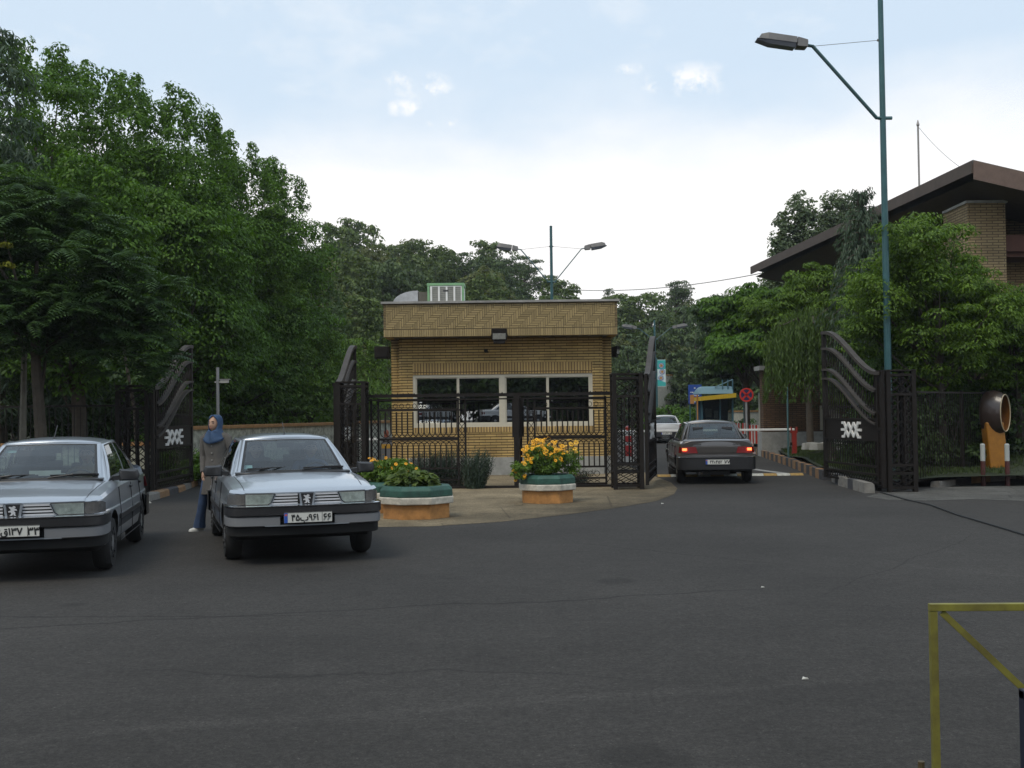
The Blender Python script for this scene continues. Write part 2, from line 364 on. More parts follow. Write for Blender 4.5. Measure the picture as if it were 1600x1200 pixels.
    for y, xs in ((-.02, (-.35, .35)), (.95, (-.33, .33))):
        for x in xs:
            q = MB(); q.box(x-.24, x+.24, y-.25, y+.22, .42, .62); q.ring([[(x-.23+k*.02, y+.16+k*.10, .6+k*.5), (x+.23-k*.02, y+.16+k*.10, .6+k*.5), (x+.21-k*.02, y+.28+k*.10, .6+k*.5), (x-.21+k*.02, y+.28+k*.10, .6+k*.5)] for k in (0, .5, 1)])
            q.box(x-.12, x+.12, y+.24, y+.33, 1.10, 1.26)
            q.build('seat', INTR, t, bevel=.02)
    i_ = MB(); th = [2*math.pi*k/20 for k in range(21)]
    i_.tube([(.35+.18*math.cos(a), -.50+.07*math.sin(a), .88+.165*math.sin(a)) for a in th], .014, 6); i_.tube([(.35, -.5, .88), (.35, -.62, .80)], .03); i_.build('steering_wheel', RUB, t)
    i_ = MB(); i_.box(-.11, .11, -.20, -.17, 1.235, 1.30); i_.build('rear_view_mirror', RUB, t, bevel=.01)
    # wheels
    for y in (-1.33, 1.34):
        for sgn in (1, -1):
            x0 = .65*sgn; x1 = .835*sgn
            q = MB(); pr = [(.18, 0), (.255, .0), (.283, .25), (.29, .5), (.283, .78), (.255, 1), (.19, .97)]
            secs = [[(lerp(x0, x1, k), y+r*math.cos(2*math.pi*a/32), .29+r*math.sin(2*math.pi*a/32)) for a in range(32)] for r, k in pr]
            q.ring(secs, TYRE); wh = q.build('wheel', None, t, 50)
            q = MB(); pr = [(.20, .90), (.20, .97), (.175, .965), (.165, .93), (.10, .955), (.055, .99), (.01, .995)]
            q.ring([[(lerp(x0, x1, k), y+r*math.cos(2*math.pi*a/32), .29+r*math.sin(2*math.pi*a/32)) for a in range(32)] for r, k in pr], RIM)
            for a in range(9):
                an = 2*math.pi*a/9; c, s_ = math.cos(an), math.sin(an)
                q.bar((lerp(x0, x1, .972), y+.125*c-.0*s_, .29+.125*s_), (lerp(x0, x1, .968), y+.165*c, .29+.165*s_), .035, .02, RUB, up=(1, 0, 0))
            q.build('hub_cap', None, wh, 40)
    # bumpers
    def bpath(sy):
        h = [(.862, sy*1.68), (.868, sy*1.86), (.862, sy*2.0), (.83, sy*2.12), (.76, sy*2.19), (.6, sy*2.225), (.3, sy*2.245)]
        return h+[(0, sy*2.25)]+[(-x, y) for x, y in h[::-1]]
    q = MB(); sweep(q, bpath(-1), .548, .655, .12, RUB); sweep(q, [(x*1.002, y*1.003) for x, y in bpath(-1)], .648, .664, .12, CHR)
    q.build('front_bumper', None, t, True)
    q = MB(); pth = bpath(-1)
    sweep(q, [(x*.992, y*.994) for x, y in pth if x > .42 or abs(x-.3) < .01][:7], .435, .546, .1, lower or pm); sweep(q, [(x*.992, y*.994) for x, y in pth if x < -.42 or abs(x+.3) < .01], .435, .546, .1, lower or pm)
    sweep(q, [(.46, -2.222), (.3, -2.235), (0, -2.24), (-.3, -2.235), (-.46, -2.222)], .435, .450, .08, pm)
    q.build('lower_bumper_panel', None, t, True)
    q = MB(); sweep(q, [(x*.97, y*.975) for x, y in pth], .325, .55, .15, UNDER); q.build('front_valance', None, t, True)
    q = MB(); sweep(q, [(x, y*.985) for x, y in bpath(1)], .32, .60, .12, RUB); sweep(q, [(x*1.002, y*.99) for x, y in bpath(1)], .592, .608, .12, CHR)
    q.build('rear_bumper', None, t, True)
    # grille and lamps
    q = MB(); strip(q, -.40, .40, .668, .787, -.012, SEAL); 
    inner = lambda z: .30+(.742-z)*.0
    for z in (.678, .710, .742, .774):
        strip(q, .085, .385, z-.0085, z+.0085, -.028, TRIM); strip(q, -.385, -.10, z-.0085, z+.0085, -.028, TRIM)
    for sg in (1, -1):
        q.add([(sg*.385, nose_y(.385)-.034, .668), (sg*.41, nose_y(.41)-.034, .668), (sg*.36, nose_y(.36)-.034, .788), (sg*.33, nose_y(.33)-.034, .788)], [(0, 1, 2, 3)], pm)
        q.bar((sg*.080, -2.19, .785), (sg*.062, -2.19, .665), .022, .03, pm)
    q.box(-.40, .40, -2.185, -2.16, .664, .672, pm); gr_ = q.build('grille', None, t)
    q = MB(); q.prism([(-.068, .785), (.068, .785), (.048, .668), (-.048, .668)], -2.20, -2.17, RUB)
    # small rampant animal badge
    q.prism([(-0.0322, 0.6798), (-0.0138, 0.6971), (-0.023, 0.7143), (-0.0403, 0.7109), (-0.0437, 0.7224), (-0.0184, 0.7316), (-0.0253, 0.7488), (-0.0391, 0.7569), (-0.0345, 0.7684), (-0.0092, 0.7615), (0.0046, 0.7753), (0.0207, 0.7707), (0.0253, 0.7569), (0.0115, 0.75), (0.0345, 0.7408), (0.0391, 0.727), (0.0207, 0.7293), (0.0092, 0.7247), (0.023, 0.7086), (0.0207, 0.6879), (0.0322, 0.6787), (0.0092, 0.6787), (0.0046, 0.6971), (-0.0069, 0.6798)], -2.206, -2.198, TRIM)
    q.build('badge', None, gr_)
    for sg in (1, -1):
        q = MB(); top = lambda x: .748; 
        def bot(x): return .628
        # lens body (reflector) then glass
        def lampcol(x): return max(0, (.40-abs(x))/.06)
        n = 9; xs = np.linspace(.345, .655, n); a = []; b = []
        for x in xs:
            z1 = .788; z0 = .668 if x > .395 else lerp(.788, .668, (x-.345)/.05)
            a.append((sg*x, nose_y(x)-.022, z0)); b.append((sg*x, nose_y(x)-.022, z1))
        q.grid([a, b], REFL); q.box(*sorted((sg*.50, sg*.53)), nose_y(.5)-.03, nose_y(.5)-.02, .705, .745, REFL)
        hl = q.build('headlight', None, t)
        q = MB(); q.grid([[(p[0], p[1]-.014, p[2]) for p in a], [(p[0], p[1]-.014, p[2]) for p in b]], LENS)
        rim = [(p[0], p[1]-.016, p[2]) for p in a[2:]]
        q.tube([(p[0], p[1]-.014, p[2]) for p in a], .005, 4, SEAL); q.tube([(p[0], p[1]-.014, p[2]) for p in b], .004, 4, SEAL)
        q.build('lens', None, hl)
        q = MB(); pp = [(.665, nose_y(.665)-.03), (.72, nose_y(.72)-.025), (.77, -2.06), (.815, -1.98), (.838, -1.90)]
        q.grid([[(sg*x, y, .672) for x, y in pp], [(sg*x, y, .788-.02*(i == 4)) for i, (x, y) in enumerate(pp)]], mat('indicator_lens', (.17, .165, .16), .2, .5, var=.3, vscale=40))
        q.build('indicator', None, t, True)
        # fender corner behind the lamps
        q = MB(); q.grid([[(sg*.33, nose_y(.33)-.005, .788), (sg*.5, nose_y(.5)-.008, .791), (sg*.66, nose_y(.66)-.012, .793), (sg*.76, -2.06, .797), (sg*.82, -1.95, .805)], [(sg*.33, -2.05, .827), (sg*.5, -2.05, .827), (sg*.66, -2.03, .827), (sg*.74, -2.0, .83), (sg*.80, -1.90, .833)]], pm)
        q.build('wing_corner', None, t, True)
    q = MB(); P = [[(x, nose_y(x)-.012, .785) for x in np.linspace(-.66, .66, 13)], [(x, nose_y(x)-.016, .800) for x in np.linspace(-.66, .66, 13)], [(x, nose_y(x)+.03, .829) for x in np.linspace(-.66, .66, 13)], [(x, nose_y(x)+.16, .855-.012*(abs(x)/.66)**2) for x in np.linspace(-.66, .66, 13)]]
    q.grid(P, pm); q.build('bonnet_lip', None, t, True)
    # plates
    for face, on in (('number_plate', True), ('number_plate', True)):
        pass
    for sy in (-1, 1):
        y = -2.268 if sy < 0 else 2.225; zc = .528 if sy < 0 else .50; rz = 0 if sy < 0 else math.pi
        pl = bpy.data.objects.new('number_plate', None)
        q = MB(); q.box(-.26, .26, -.006, .006, -.056, .056, PLATE); q.box(-.26, -.222, -.008, -.0065, -.054, .054, PBLU); q.box(-.254, -.228, -.0095, -.0085, .022, .042, mat('flag', (.6, .12, .1), .5))
        q.box(.150, .154, -.008, -.0065, -.05, .05, INK); q.box(-.26, .26, -.0075, -.006, -.056, -.052, INK); q.box(-.26, .26, -.0075, -.006, .052, .056, INK)
        po = q.build('number_plate', None, t, fix=True); po.location = (0, y, zc); po.rotation_euler = (0, 0, rz)
        text_mesh('plate_text', plate, .098, INK, po, (-.035, -.0085, -.004), (R(90), 0, 0), .001, bold=.0022, sx=.95)
        text_mesh('region_text', region, .105, INK, po, (.206, -.0085, -.006), (R(90), 0, 0), .001, bold=.0024)
    # wipers, aerial, mirrors, handles, mouldings
    q = MB()
    for x0, x1 in ((.10, .62), (-.56, -.02)):
        q.tube([(x0, -.985, .985), (lerp(x0, x1, .5), -.955, 1.02), (x1-.03, -.90, 1.02)], .007, 5); q.bar((x0+.02, -.955, 1.008), (x1, -.865, 1.008), .014, .022)
    q.build('wiper', RUB, t)
    q = MB(); q.ring([[(-.02, -.12, 1.375), (.02, -.12, 1.375), (.012, -.02, 1.39), (-.012, -.02, 1.39)], [(-.004, -.05, 1.43), (.004, -.05, 1.43), (.004, -.03, 1.43), (-.004, -.03, 1.43)]]); q.tube([(0, -.05, 1.41), (0, .16, 1.56)], .0035, 4); q.build('aerial', RUB, t)
    for sg in (1, -1):
        q = MB(); c = (sg*.93, -.70, .985)
        q.ring([[(c[0]+dx*sg, c[1]+dy, c[2]+z) for dx, z in ((-.11*k, -.065*k), (.09*k, -.06*k), (.11*k, 0), (.085*k, .06*k), (-.11*k, .07*k))] for dy, k in ((-.06, .70), (-.03, 1), (.03, 1), (.04, .9))], RUB)
        q.bar((sg*.74, -.72, .95), (sg*.84, -.70, .96), .06, .05, RUB)
        mo = q.build('door_mirror', None, t, 50); q = MB(); q.box(*sorted((c[0]-.085*sg, c[0]+.08*sg)), c[1]+.041, c[1]+.044, c[2]-.045, c[2]+.045, CHR); q.build('mirror_glass', None, mo)
        for y in (-.02+.12, 1.05):
            q = MB(); q.box(*sorted((sg*.838, sg*.862)), y-.07, y+.07, .80, .83); q.build('door_handle', RUB, t, bevel=.006)
        q = MB(); pts = [(sg*(interp(YS, WS, y)+.006), y, .54) for y in np.linspace(-.93, .95, 8)]
        for a_, b_ in zip(pts, pts[1:]): q.bar(a_, b_, .02, .055)
        q.build('side_moulding', RUB, t)
        q = MB()
        for y0, y1 in ((-.86, -.86), (.17, .17), (1.02, .96)):
            q.bar((sg*.851, y0, .26), (sg*.8605, y0, .56), .007, .008); q.bar((sg*.8605, y0, .56), (sg*.832, y1, .86), .007, .008)
        q.bar((sg*.849, -.86, .262), (sg*.849, .98, .262), .008, .008); q.build('door_gap', SEAL, t)
        q = MB()
        for i in range(7):
            y = lerp(-2.02, -1.0, i/6); y2 = lerp(-2.02, -1.0, (i+1)/6)
            f_ = lambda y: (sg*lerp(.655, .70, (y+2.02)/1.02), y, 0)
            def zz(y):
                ws, zt, zs = interp(YS, WS, y), interp(YS, ZT, y), interp(YS, ZS, y); x = lerp(.655, .70, (y+2.02)/1.02)
                return interp([ws*.38, ws*.72, ws-.12, ws-.055], [zt-.004, zt-.018, zs+(zt-zs)*.45, zs+.005], x)+.001
            q.bar((f_(y)[0], y, zz(y)), (f_(y2)[0], y2, zz(y2)), .007, .004)
        q.build('bonnet_gap', SEAL, t)
    # tail lamps and rear details
    RL = mat('tail_lamp_red', (.16, .006, .006), .2, spec=.4)
    for sg in (1, -1):
        q = MB()
        if tall_lamps: q.grid([[(sg*.62, 2.10, .68), (sg*.76, 2.08, .68), (sg*.80, 1.96, .70)], [(sg*.66, 2.10, .96), (sg*.765, 2.06, .95), (sg*.785, 1.96, .95)]], RL)
        else: q.grid([[(sg*.42, tail_y(.42)+.02, .69), (sg*.6, tail_y(.6)+.02, .69), (sg*.76, tail_y(.76)+.02, .69), (sg*.835, 1.98, .70)], [(sg*.46, tail_y(.46)+.0, .83), (sg*.6, tail_y(.6)+.0, .83), (sg*.75, tail_y(.75)-.005, .83), (sg*.815, 1.97, .83)]], RL)
        tl = q.build('tail_lamp', None, t)
        if rear_lit:
            q = MB(); q.grid([[(sg*.66, 2.128, .745), (sg*.76, 2.115, .745)], [(sg*.66, 2.115, .80), (sg*.76, 2.10, .80)]], mat('brake_lit', (.6, .05, .02), .3, emit=(1, .12, .03), estr=5)); q.build('lit_bulb', None, tl)
    if not tall_lamps:
        q = MB(); strip(q, -.40, .40, .70, .82, .012, pm, fy=tail_y); q.build('rear_garnish', None, t)
        
        for xa, xb in ((-.50, -.36), (.34, .52)):
            q = MB(); q.bar((xa, 2.108, .888), (xb, 2.108, .888), .004, .018, CHR); q.build('boot_lettering', None, t)
    q = MB(); q.grid([[(x, tail_y(x)-.03, .60) for x in np.linspace(-.77, .77, 13)], [(x, tail_y(x)-.0, .68) for x in np.linspace(-.77, .77, 13)], [(x, tail_y(x)-.02, .87) for x in np.linspace(-.77, .77, 13)], [(x, tail_y(x)-.045, .965) for x in np.linspace(-.74, .74, 13)], [(x, tail_y(x)-.12, .992) for x in np.linspace(-.70, .70, 13)]], pm); q.build('boot_panel', None, t, True)
    q = MB(); q.tube([(.4, 1.7, .24), (.4, 2.2, .24)], .03, 8); q.tube([(-.55, 1.2, .3), (.55, 1.2, .3)], .05); q.box(-.3, .3, 1.5, 1.9, .2, .3); q.build('exhaust', RUB, t)
    return t
# ---------------------------------------------------------------- ground, roads, hill
def ground_mat(name, col, kind):
    m = mat(name, col, .92, spec=.25); t = m.node_tree; b = t.nodes['Principled BSDF']; n_ = t.nodes.new; l = t.links.new
    co = t.nodes.new('ShaderNodeNewGeometry')
    def noise(sc, det=5, rough=.6):
        n = n_('ShaderNodeTexNoise'); n.inputs['Scale'].default_value = sc; n.inputs['Detail'].default_value = det; n.inputs['Roughness'].default_value = rough; l(co.outputs['Position'], n.inputs[0]); return n.outputs[0]
    def mr(x, a, b_, c, d):
        r = n_('ShaderNodeMapRange'); l(x, r.inputs[0]); r.inputs[1].default_value = a; r.inputs[2].default_value = b_; r.inputs[3].default_value = c; r.inputs[4].default_value = d; return r.outputs[0]
    def M(op, a, b_=None, c=False):
        m_ = n_('ShaderNodeMath'); m_.operation = op; m_.use_clamp = c
        for i, v in enumerate((a, b_)):
            if v is None: continue
            if isinstance(v, (int, float)): m_.inputs[i].default_value = v
            else: l(v, m_.inputs[i])
        return m_.outputs[0]
    f = M('MULTIPLY', mr(noise(.28, 5), .32, .68, .78, 1.18), mr(noise(2.6, 5), .3, .7, .93, 1.07))
    f = M('MULTIPLY', f, mr(noise(95, 3, .8), .3, .7, .62, 1.38)); f = M('MULTIPLY', f, mr(noise(30, 3, .9), .32, .68, .60, 1.42)); f = M('MULTIPLY', f, mr(noise(13, 3, .8), .32, .68, .86, 1.15)); f = M('MULTIPLY', f, mr(noise(7, 4, .75), .35, .65, .90, 1.1))
    if kind == 'asphalt':
        sp = n_('ShaderNodeTexVoronoi'); sp.inputs['Scale'].default_value = 26; l(co.outputs['Position'], sp.inputs[0])
        g = mr(sp.outputs['Distance'], .06, .20, 2.4, 1); g2 = mr(noise(9, 2), .48, .62, 0, 1)
        f = M('MULTIPLY', f, M('ADD', 1, M('MULTIPLY', M('SUBTRACT', g, 1), g2)))
        sx_ = n_('ShaderNodeSeparateXYZ'); l(co.outputs['Position'], sx_.inputs[0]); Xp, Yp = sx_.outputs[0], sx_.outputs[1]
        wob = M('MULTIPLY', M('SUBTRACT', noise(.8, 4), .5), .5)
        def line(x0, y0, x1, y1, amp, wdt, gain, xa=None, xb=None):
            k = (y1-y0)/(x1-x0)
            d = M('ABSOLUTE', M('ADD', M('SUBTRACT', Yp, M('ADD', M('MULTIPLY', M('SUBTRACT', Xp, x0), k), y0)), M('MULTIPLY', wob, amp)))
            v = mr(d, 0, wdt, gain, 1)
            if xa is not None:
                g_ = M('MULTIPLY', mr(Xp, xa, xa+.8, 0, 1), mr(Xp, xb-.8, xb, 1, 0)); v = M('ADD', 1, M('MULTIPLY', M('SUBTRACT', v, 1), g_))
            return v
        # pale seam of the newer strip, and long thin cracks
        f = M('MULTIPLY', f, line(-2.63, 5.78, 3.29, 7.15, 1.1, .13, 1.22))
        f = M('MULTIPLY', f, line(-4.05, 8.86, 1.76, 10.2, 1.0, .04, .42, -5, 2.6))
        f = M('MULTIPLY', f, line(-4.5, 9.4, -1.5, 9.2, .9, .03, .5, -5, -1))
        f = M('MULTIPLY', f, line(.4, 14.5, 3.2, 11.5, 1.6, .04, .55, .2, 3.2))
        f = M('MULTIPLY', f, line(-.5, 13.8, .8, 17.6, 2.6, .04, .5, -.8, .8))
        f = M('MULTIPLY', f, line(2.0, 9.0, 6.5, 15.2, 1.4, .035, .6, 2.4, 6.2)); f = M('MULTIPLY', f, line(-3.4, 7.4, 1.5, 6.9, 1.8, .03, .6, -2.8, 1.2)); f = M('MULTIPLY', f, line(3.2, 12.6, 5.8, 10.0, .8, .05, 1.35, 3.6, 5.4))
        # the nearer strip is a smoother, slightly darker mix
        side = mr(M('SUBTRACT', Yp, M('ADD', M('MULTIPLY', M('ADD', Xp, 2.63), .243), 5.76)), -.05, .05, .93, 1.0); f = M('MULTIPLY', f, side)
        # oil spots
        for x, y, r_ in ((-3.9, 9.9, .16), (.6, 5.35, .28), (1.0, 10.9, .25), (-2.2, 12.0, .3), (3.4, 8.6, .12)):
            vv = n_('ShaderNodeVectorMath'); vv.operation = 'DISTANCE'; l(co.outputs['Position'], vv.inputs[0]); vv.inputs[1].default_value = (x, y, 0)
            f = M('MULTIPLY', f, mr(M('ADD', vv.outputs['Value'], M('MULTIPLY', wob, .5)), r_*.5, r_, .72, 1))
    else:
        f = M('MULTIPLY', f, mr(noise(1.1, 6, .7), .38, .62, .72, 1.15))
        if 'sandy' in name:
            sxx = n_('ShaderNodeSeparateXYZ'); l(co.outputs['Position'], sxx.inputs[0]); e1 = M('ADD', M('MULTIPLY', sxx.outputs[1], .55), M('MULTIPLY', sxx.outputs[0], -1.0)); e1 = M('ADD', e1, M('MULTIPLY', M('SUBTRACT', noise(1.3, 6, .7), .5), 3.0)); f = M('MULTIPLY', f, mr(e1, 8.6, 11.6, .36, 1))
        vo = n_('ShaderNodeTexVoronoi'); vo.feature = 'DISTANCE_TO_EDGE'; vo.inputs['Scale'].default_value = .55; l(co.outputs['Position'], vo.inputs[0])
        f = M('MULTIPLY', f, mr(vo.outputs['Distance'], 0, .012, .6, 1))
    c = n_('ShaderNodeVectorMath'); c.operation = 'SCALE'; c.inputs[0].default_value = col; l(f, c.inputs['Scale']); l(c.outputs[0], b.inputs['Base Color'])
    bp = n_('ShaderNodeBump'); bp.inputs['Strength'].default_value = .35; bp.inputs['Distance'].default_value = .01; l(noise(140, 3, .8), bp.inputs['Height']); l(bp.outputs[0], b.inputs['Normal'])
    return m
ASPH = ground_mat('asphalt', (.0385, .0362, .0335), 'asphalt')
PAVE = ground_mat('sandy_concrete', (.205, .165, .105), 'concrete')
CONC = ground_mat('grey_concrete', (.085, .083, .076), 'concrete')
GRASSM = mat('grass_soil', (.022, .032, .012), .95, var=.5, vscale=3, bump=.4, bscale=30)
HILLM = mat('hill_soil', (.030, .034, .016), .95, var=.5, vscale=.4)
def struct(name, mb, m=None, smooth=False): o = mb.build(name, m, None, smooth); o['kind'] = 'structure'; return o
def sheet(name, pts, z, m):
    q = MB(); n = len(pts); q.add([(p[0], p[1], z) for p in pts], [tuple(range(n))]); 
    me = bpy.data.meshes.new(name); me.from_pydata(q.v, [], q.f); b = bmesh.new(); b.from_mesh(me); bmesh.ops.triangulate(b, faces=b.faces); bmesh.ops.recalc_face_normals(b, faces=b.faces)
    for f in b.faces:
        if f.normal.z < 0: f.normal_flip()
    b.to_mesh(me); b.free(); me.materials.append(m); o = bpy.data.objects.new(name, me); COL.objects.link(o); o['kind'] = 'structure'; return o
sheet('ground', [(-199, -60), (199, -60), (199, 199), (-199, 199)], 0, ASPH)
# island of sandy concrete in front of the lodge
isl = [(-3.7, 18.0), (-3.2, 16.9), (-2.5, 16.35), (-1.2, 16.35), (-.2, 16.9), (.8, 17.9), (1.7, 19.0), (2.6, 20.4), (3.15, 22.0), (3.45, 23.6), (3.6, 25.6), (3.55, 27.5), (3.4, 34), (3.4, 36), (-4.2, 36), (-4.3, 27), (-4.1, 24), (-4.0, 20)]
sheet('pavement', isl, .004, PAVE)
sheet('pavement', [G(1350, 776), G(1384, 781), G(1440, 782), G(1520, 780), G(1600, 783), (17, 19.6), (17, 30), G(1600, 744), G(1530, 752), G(1470, 760), G(1434, 766), G(1385, 766)], .004, CONC)
# hill terrain
HX = [-200, -46, -24, -18, -11, -4.5, 3.7, 11, 22, 40, 200]
HTOP = [18, 17.5, 16.6, 16.4, 16.2, 15.8, 12.8, 10.2, 8, 7.6, 9]
def hz(x, y):
    top = interp(HX, HTOP, x*130/max(60, y)) 
    y0 = interp([-60, -14, -4, 3, 12, 60], [42, 50, 58, 74, 80, 66], x)
    t = max(0, min(1, (y-y0)/(135-y0))); 
    return top*(t**.85)+.6*math.sin(x*.21)*math.sin(y*.17)*min(1, t*5) - (.05 if t <= 0 else 0)
q = MB(); xs = np.linspace(-190, 190, 64); ys_ = np.linspace(38, 190, 40)
q.grid([[(x, y, hz(x, y)) for x in xs] for y in ys_]); struct('hill', q, HILLM, True)
# road markings beyond the gate: arrow and dashes
MARK = mat('road_paint_worn', (.30, .30, .29), .8, var=.5, vscale=12)
q = MB()
for a, b in ((G(1040, 692), G(1052, 690)), ((5.15, 31.2), (5.75, 34.2))):
    pass
q.add([(5.0, 30.6, .005), (5.35, 30.4, .005), (5.1, 32.8, .005), (4.75, 33, .005)], [(0, 1, 2, 3)]); struct('road_marking', q, MARK)
q = MB(); q.add([(6.75, 28.9, .005), (7.05, 28.7, .005), (6.6, 31.6, .005), (6.35, 31.6, .005)], [(0, 1, 2, 3)]); struct('road_marking', q, MARK)
# kerbs with painted blocks
KB = [mat('kerb_black', (.045, .045, .05), .8, var=.35, vscale=9), mat('kerb_yellow', (.26, .15, .07), .8, var=.35, vscale=9), mat('kerb_plain', (.20, .19, .17), .85, var=.3, vscale=9)]
def kerb(path, h=.19, wd=.2, step=.55, cols=(0, 1), name='kerb'):
    q = MB(); pts = [Vector((p[0], p[1])) for p in path]; k = 0; segs = []
    for a, b in zip(pts, pts[1:]):
        n = max(1, round((b-a).length/step))
        segs += [(a.lerp(b, i/n), a.lerp(b, (i+1)/n)) for i in range(n)]
    rnd = random.Random(5)
    for i, (a, b) in enumerate(segs):
        t = (b-a).normalized(); n = Vector((-t.y, t.x)); g = .006; a2 = a+t*g; b2 = b-t*g; hh = h+rnd.uniform(-.012, .012); o = rnd.uniform(-.012, .012)
        sec = lambda p: [(p.x+n.x*(u+o), p.y+n.y*(u+o), z) for u, z in ((0, -.02), (0.01, hh*.8), (.05, hh), (wd, hh), (wd, -.02))]
        q.ring([sec(a2), sec(b2)], KB[cols[i % len(cols)]])
    return struct(name, q)
rk = [G(1160, 702), G(1200, 714.5), G(1240, 728), G(1270, 740), G(1296, 750)]
rk = [(9.75, 46.5)]+[(p.x, p.y) for p in rk[1:]]
kerb(rk[::-1], .22)
kerb([(7.35, 25.2), (7.15, 24.0), (7.05, 22.6), (7.0, 21.7)][::-1], .2, cols=(2, 2, 0))
kerb([G(1450, 761), G(1500, 755), G(1560, 750)][::-1], .14, cols=(2, 1, 0), step=.7)
kerb([G(1575, 748), G(1620, 742), (14.5, 28)][::-1], .12, cols=(2,), step=.8)
kerb([(-7.05, 21.8), (-7.2, 24.2), (-7.6, 27.5), (-8.2, 31), (-8.9, 36), (-9.2, 41), (-8.5, 46)], .14, cols=(2, 1, 0, 1), step=.8)
# grass banks
rg = random.Random(3)
def bank(name, f, x0, x1, y0, y1, nx=16, ny=24, m=GRASSM):
    q = MB(); q.grid([[f(lerp(0, 1, i/nx), lerp(y0, y1, j/ny)) for i in range(nx+1)] for j in range(ny+1)]); return struct(name, q, m, True)
def kerbx(y): return interp([21.7, 25.5, 31, 38, 46, 60], [7.25, 7.3, 8.1, 8.95, 9.9, 11], y)
bank('grass_bank', lambda u, y: (kerbx(y)+.15+u*22, y, .17+1.0*min(1, u*3.3)*(1-math.exp(-(y-22)/8))+.05*math.sin(u*40+y)), 0, 1, 23.0, 62)
bank('grass_verge', lambda u, y: (-7.3-(y-22)*.09-.15-u*30, y, .12+.5*min(1, u*5)+.04*math.sin(u*40+y)), 0, 1, 22.0, 60)
# ---------------------------------------------------------------- brick
def brick_mat(name, c1, c2, mortar, bw=.30, rh=.072, ms=.011, soldier=False, rot=False):
    if name in MATS: return MATS[name]
    m = mat(name, c1, .85, spec=.3); t = m.node_tree; b = t.nodes['Principled BSDF']; l = t.links.new
    g = t.nodes.new('ShaderNodeNewGeometry'); s = t.nodes.new('ShaderNodeSeparateXYZ'); l(g.outputs['Position'], s.inputs[0])
    nn = t.nodes.new('ShaderNodeSeparateXYZ'); l(g.outputs['Normal'], nn.inputs[0]); ab = t.nodes.new('ShaderNodeMath'); ab.operation = 'ABSOLUTE'; l(nn.outputs[0], ab.inputs[0])
    gt = t.nodes.new('ShaderNodeMath'); gt.operation = 'GREATER_THAN'; gt.inputs[1].default_value = .7; l(ab.outputs[0], gt.inputs[0])
    mx = t.nodes.new('ShaderNodeMix'); l(gt.outputs[0], mx.inputs[0]); l(s.outputs[0], mx.inputs[2]); l(s.outputs[1], mx.inputs[3])
    c = t.nodes.new('ShaderNodeCombineXYZ')
    if soldier: l(s.outputs[2], c.inputs[0]); l(mx.outputs[0], c.inputs[1])
    else: l(mx.outputs[0], c.inputs[0]); l(s.outputs[2], c.inputs[1])
    br = t.nodes.new('ShaderNodeTexBrick'); br.inputs['Scale'].default_value = 1; br.inputs['Brick Width'].default_value = bw; br.inputs['Row Height'].default_value = rh; br.inputs['Mortar Size'].default_value = ms
    br.inputs['Mortar Smooth'].default_value = .15; br.inputs['Bias'].default_value = 0
    if soldier: br.offset = 0
    br.inputs['Color1'].default_value = (*c1, 1); br.inputs['Color2'].default_value = (*c2, 1); br.inputs['Mortar'].default_value = (*mortar, 1); l(c.outputs[0], br.inputs[0])
    hj = None
    if name == 'yellow_brick':
        fm = t.nodes.new('ShaderNodeMath'); fm.operation = 'PINGPONG'; fm.inputs[1].default_value = rh/2; l(s.outputs[2], fm.inputs[0])
        hr = t.nodes.new('ShaderNodeMapRange'); hr.inputs[1].default_value = .009; hr.inputs[2].default_value = .013; hr.inputs[3].default_value = .22; hr.inputs[4].default_value = 1; l(fm.outputs[0], hr.inputs[0]); hj = hr.outputs[0]
    n = t.nodes.new('ShaderNodeTexNoise'); n.inputs['Scale'].default_value = 1.4; n.inputs['Detail'].default_value = 7; l(g.outputs['Position'], n.inputs[0])
    r = t.nodes.new('ShaderNodeMapRange'); r.inputs[1].default_value = .3; r.inputs[2].default_value = .7; r.inputs[3].default_value = .75; r.inputs[4].default_value = 1.15; l(n.outputs[0], r.inputs[0])
    v = t.nodes.new('ShaderNodeVectorMath'); v.operation = 'SCALE'; l(br.outputs[0], v.inputs[0])
    if hj is not None: mm = t.nodes.new('ShaderNodeMath'); mm.operation = 'MULTIPLY'; l(hj, mm.inputs[0]); l(r.outputs[0], mm.inputs[1]); l(mm.outputs[0], v.inputs['Scale'])
    else: l(r.outputs[0], v.inputs['Scale'])
    l(v.outputs[0], b.inputs['Base Color'])
    bp = t.nodes.new('ShaderNodeBump'); bp.inputs['Strength'].default_value = .8; bp.inputs['Distance'].default_value = .012; bp.invert = True; l(br.outputs['Fac'], bp.inputs['Height']); l(bp.outputs[0], b.inputs['Normal'])
    return m
BRK = brick_mat('yellow_brick', (.54, .375, .145), (.41, .28, .115), (.10, .06, .035), bw=.29, ms=.0045)
BRS = brick_mat('yellow_brick_soldier', (.54, .37, .15), (.42, .28, .11), (.12, .08, .045), bw=.34, rh=.075, soldier=True)
BRD = brick_mat('brown_brick', (.16, .095, .05), (.11, .065, .035), (.05, .035, .025))
BR2 = brick_mat('tan_brick', (.38, .29, .16), (.30, .22, .12), (.12, .09, .06))
GRB = brick_mat('fascia_ground', (.21, .155, .075), (.17, .13, .065), (.12, .09, .05))
HBR = mat('fascia_brick', (.31, .235, .11), .85, island=.24, bump=.2)
STO = mat('concrete_plinth', (.33, .33, .31), .9, var=.25, vscale=5, bump=.3)
BLK = mat('wrought_iron', (.014, .011, .009), .6, .1, var=.3, vscale=8, bump=.15, spec=.25)
IRN = mat('weathered_iron', (.050, .042, .036), .65, .1, var=.35, vscale=6)
WHT = mat('cream_frame', (.56, .52, .42), .5, var=.08)
WPT = mat('white_paint', (.74, .74, .72), .5, var=.1)
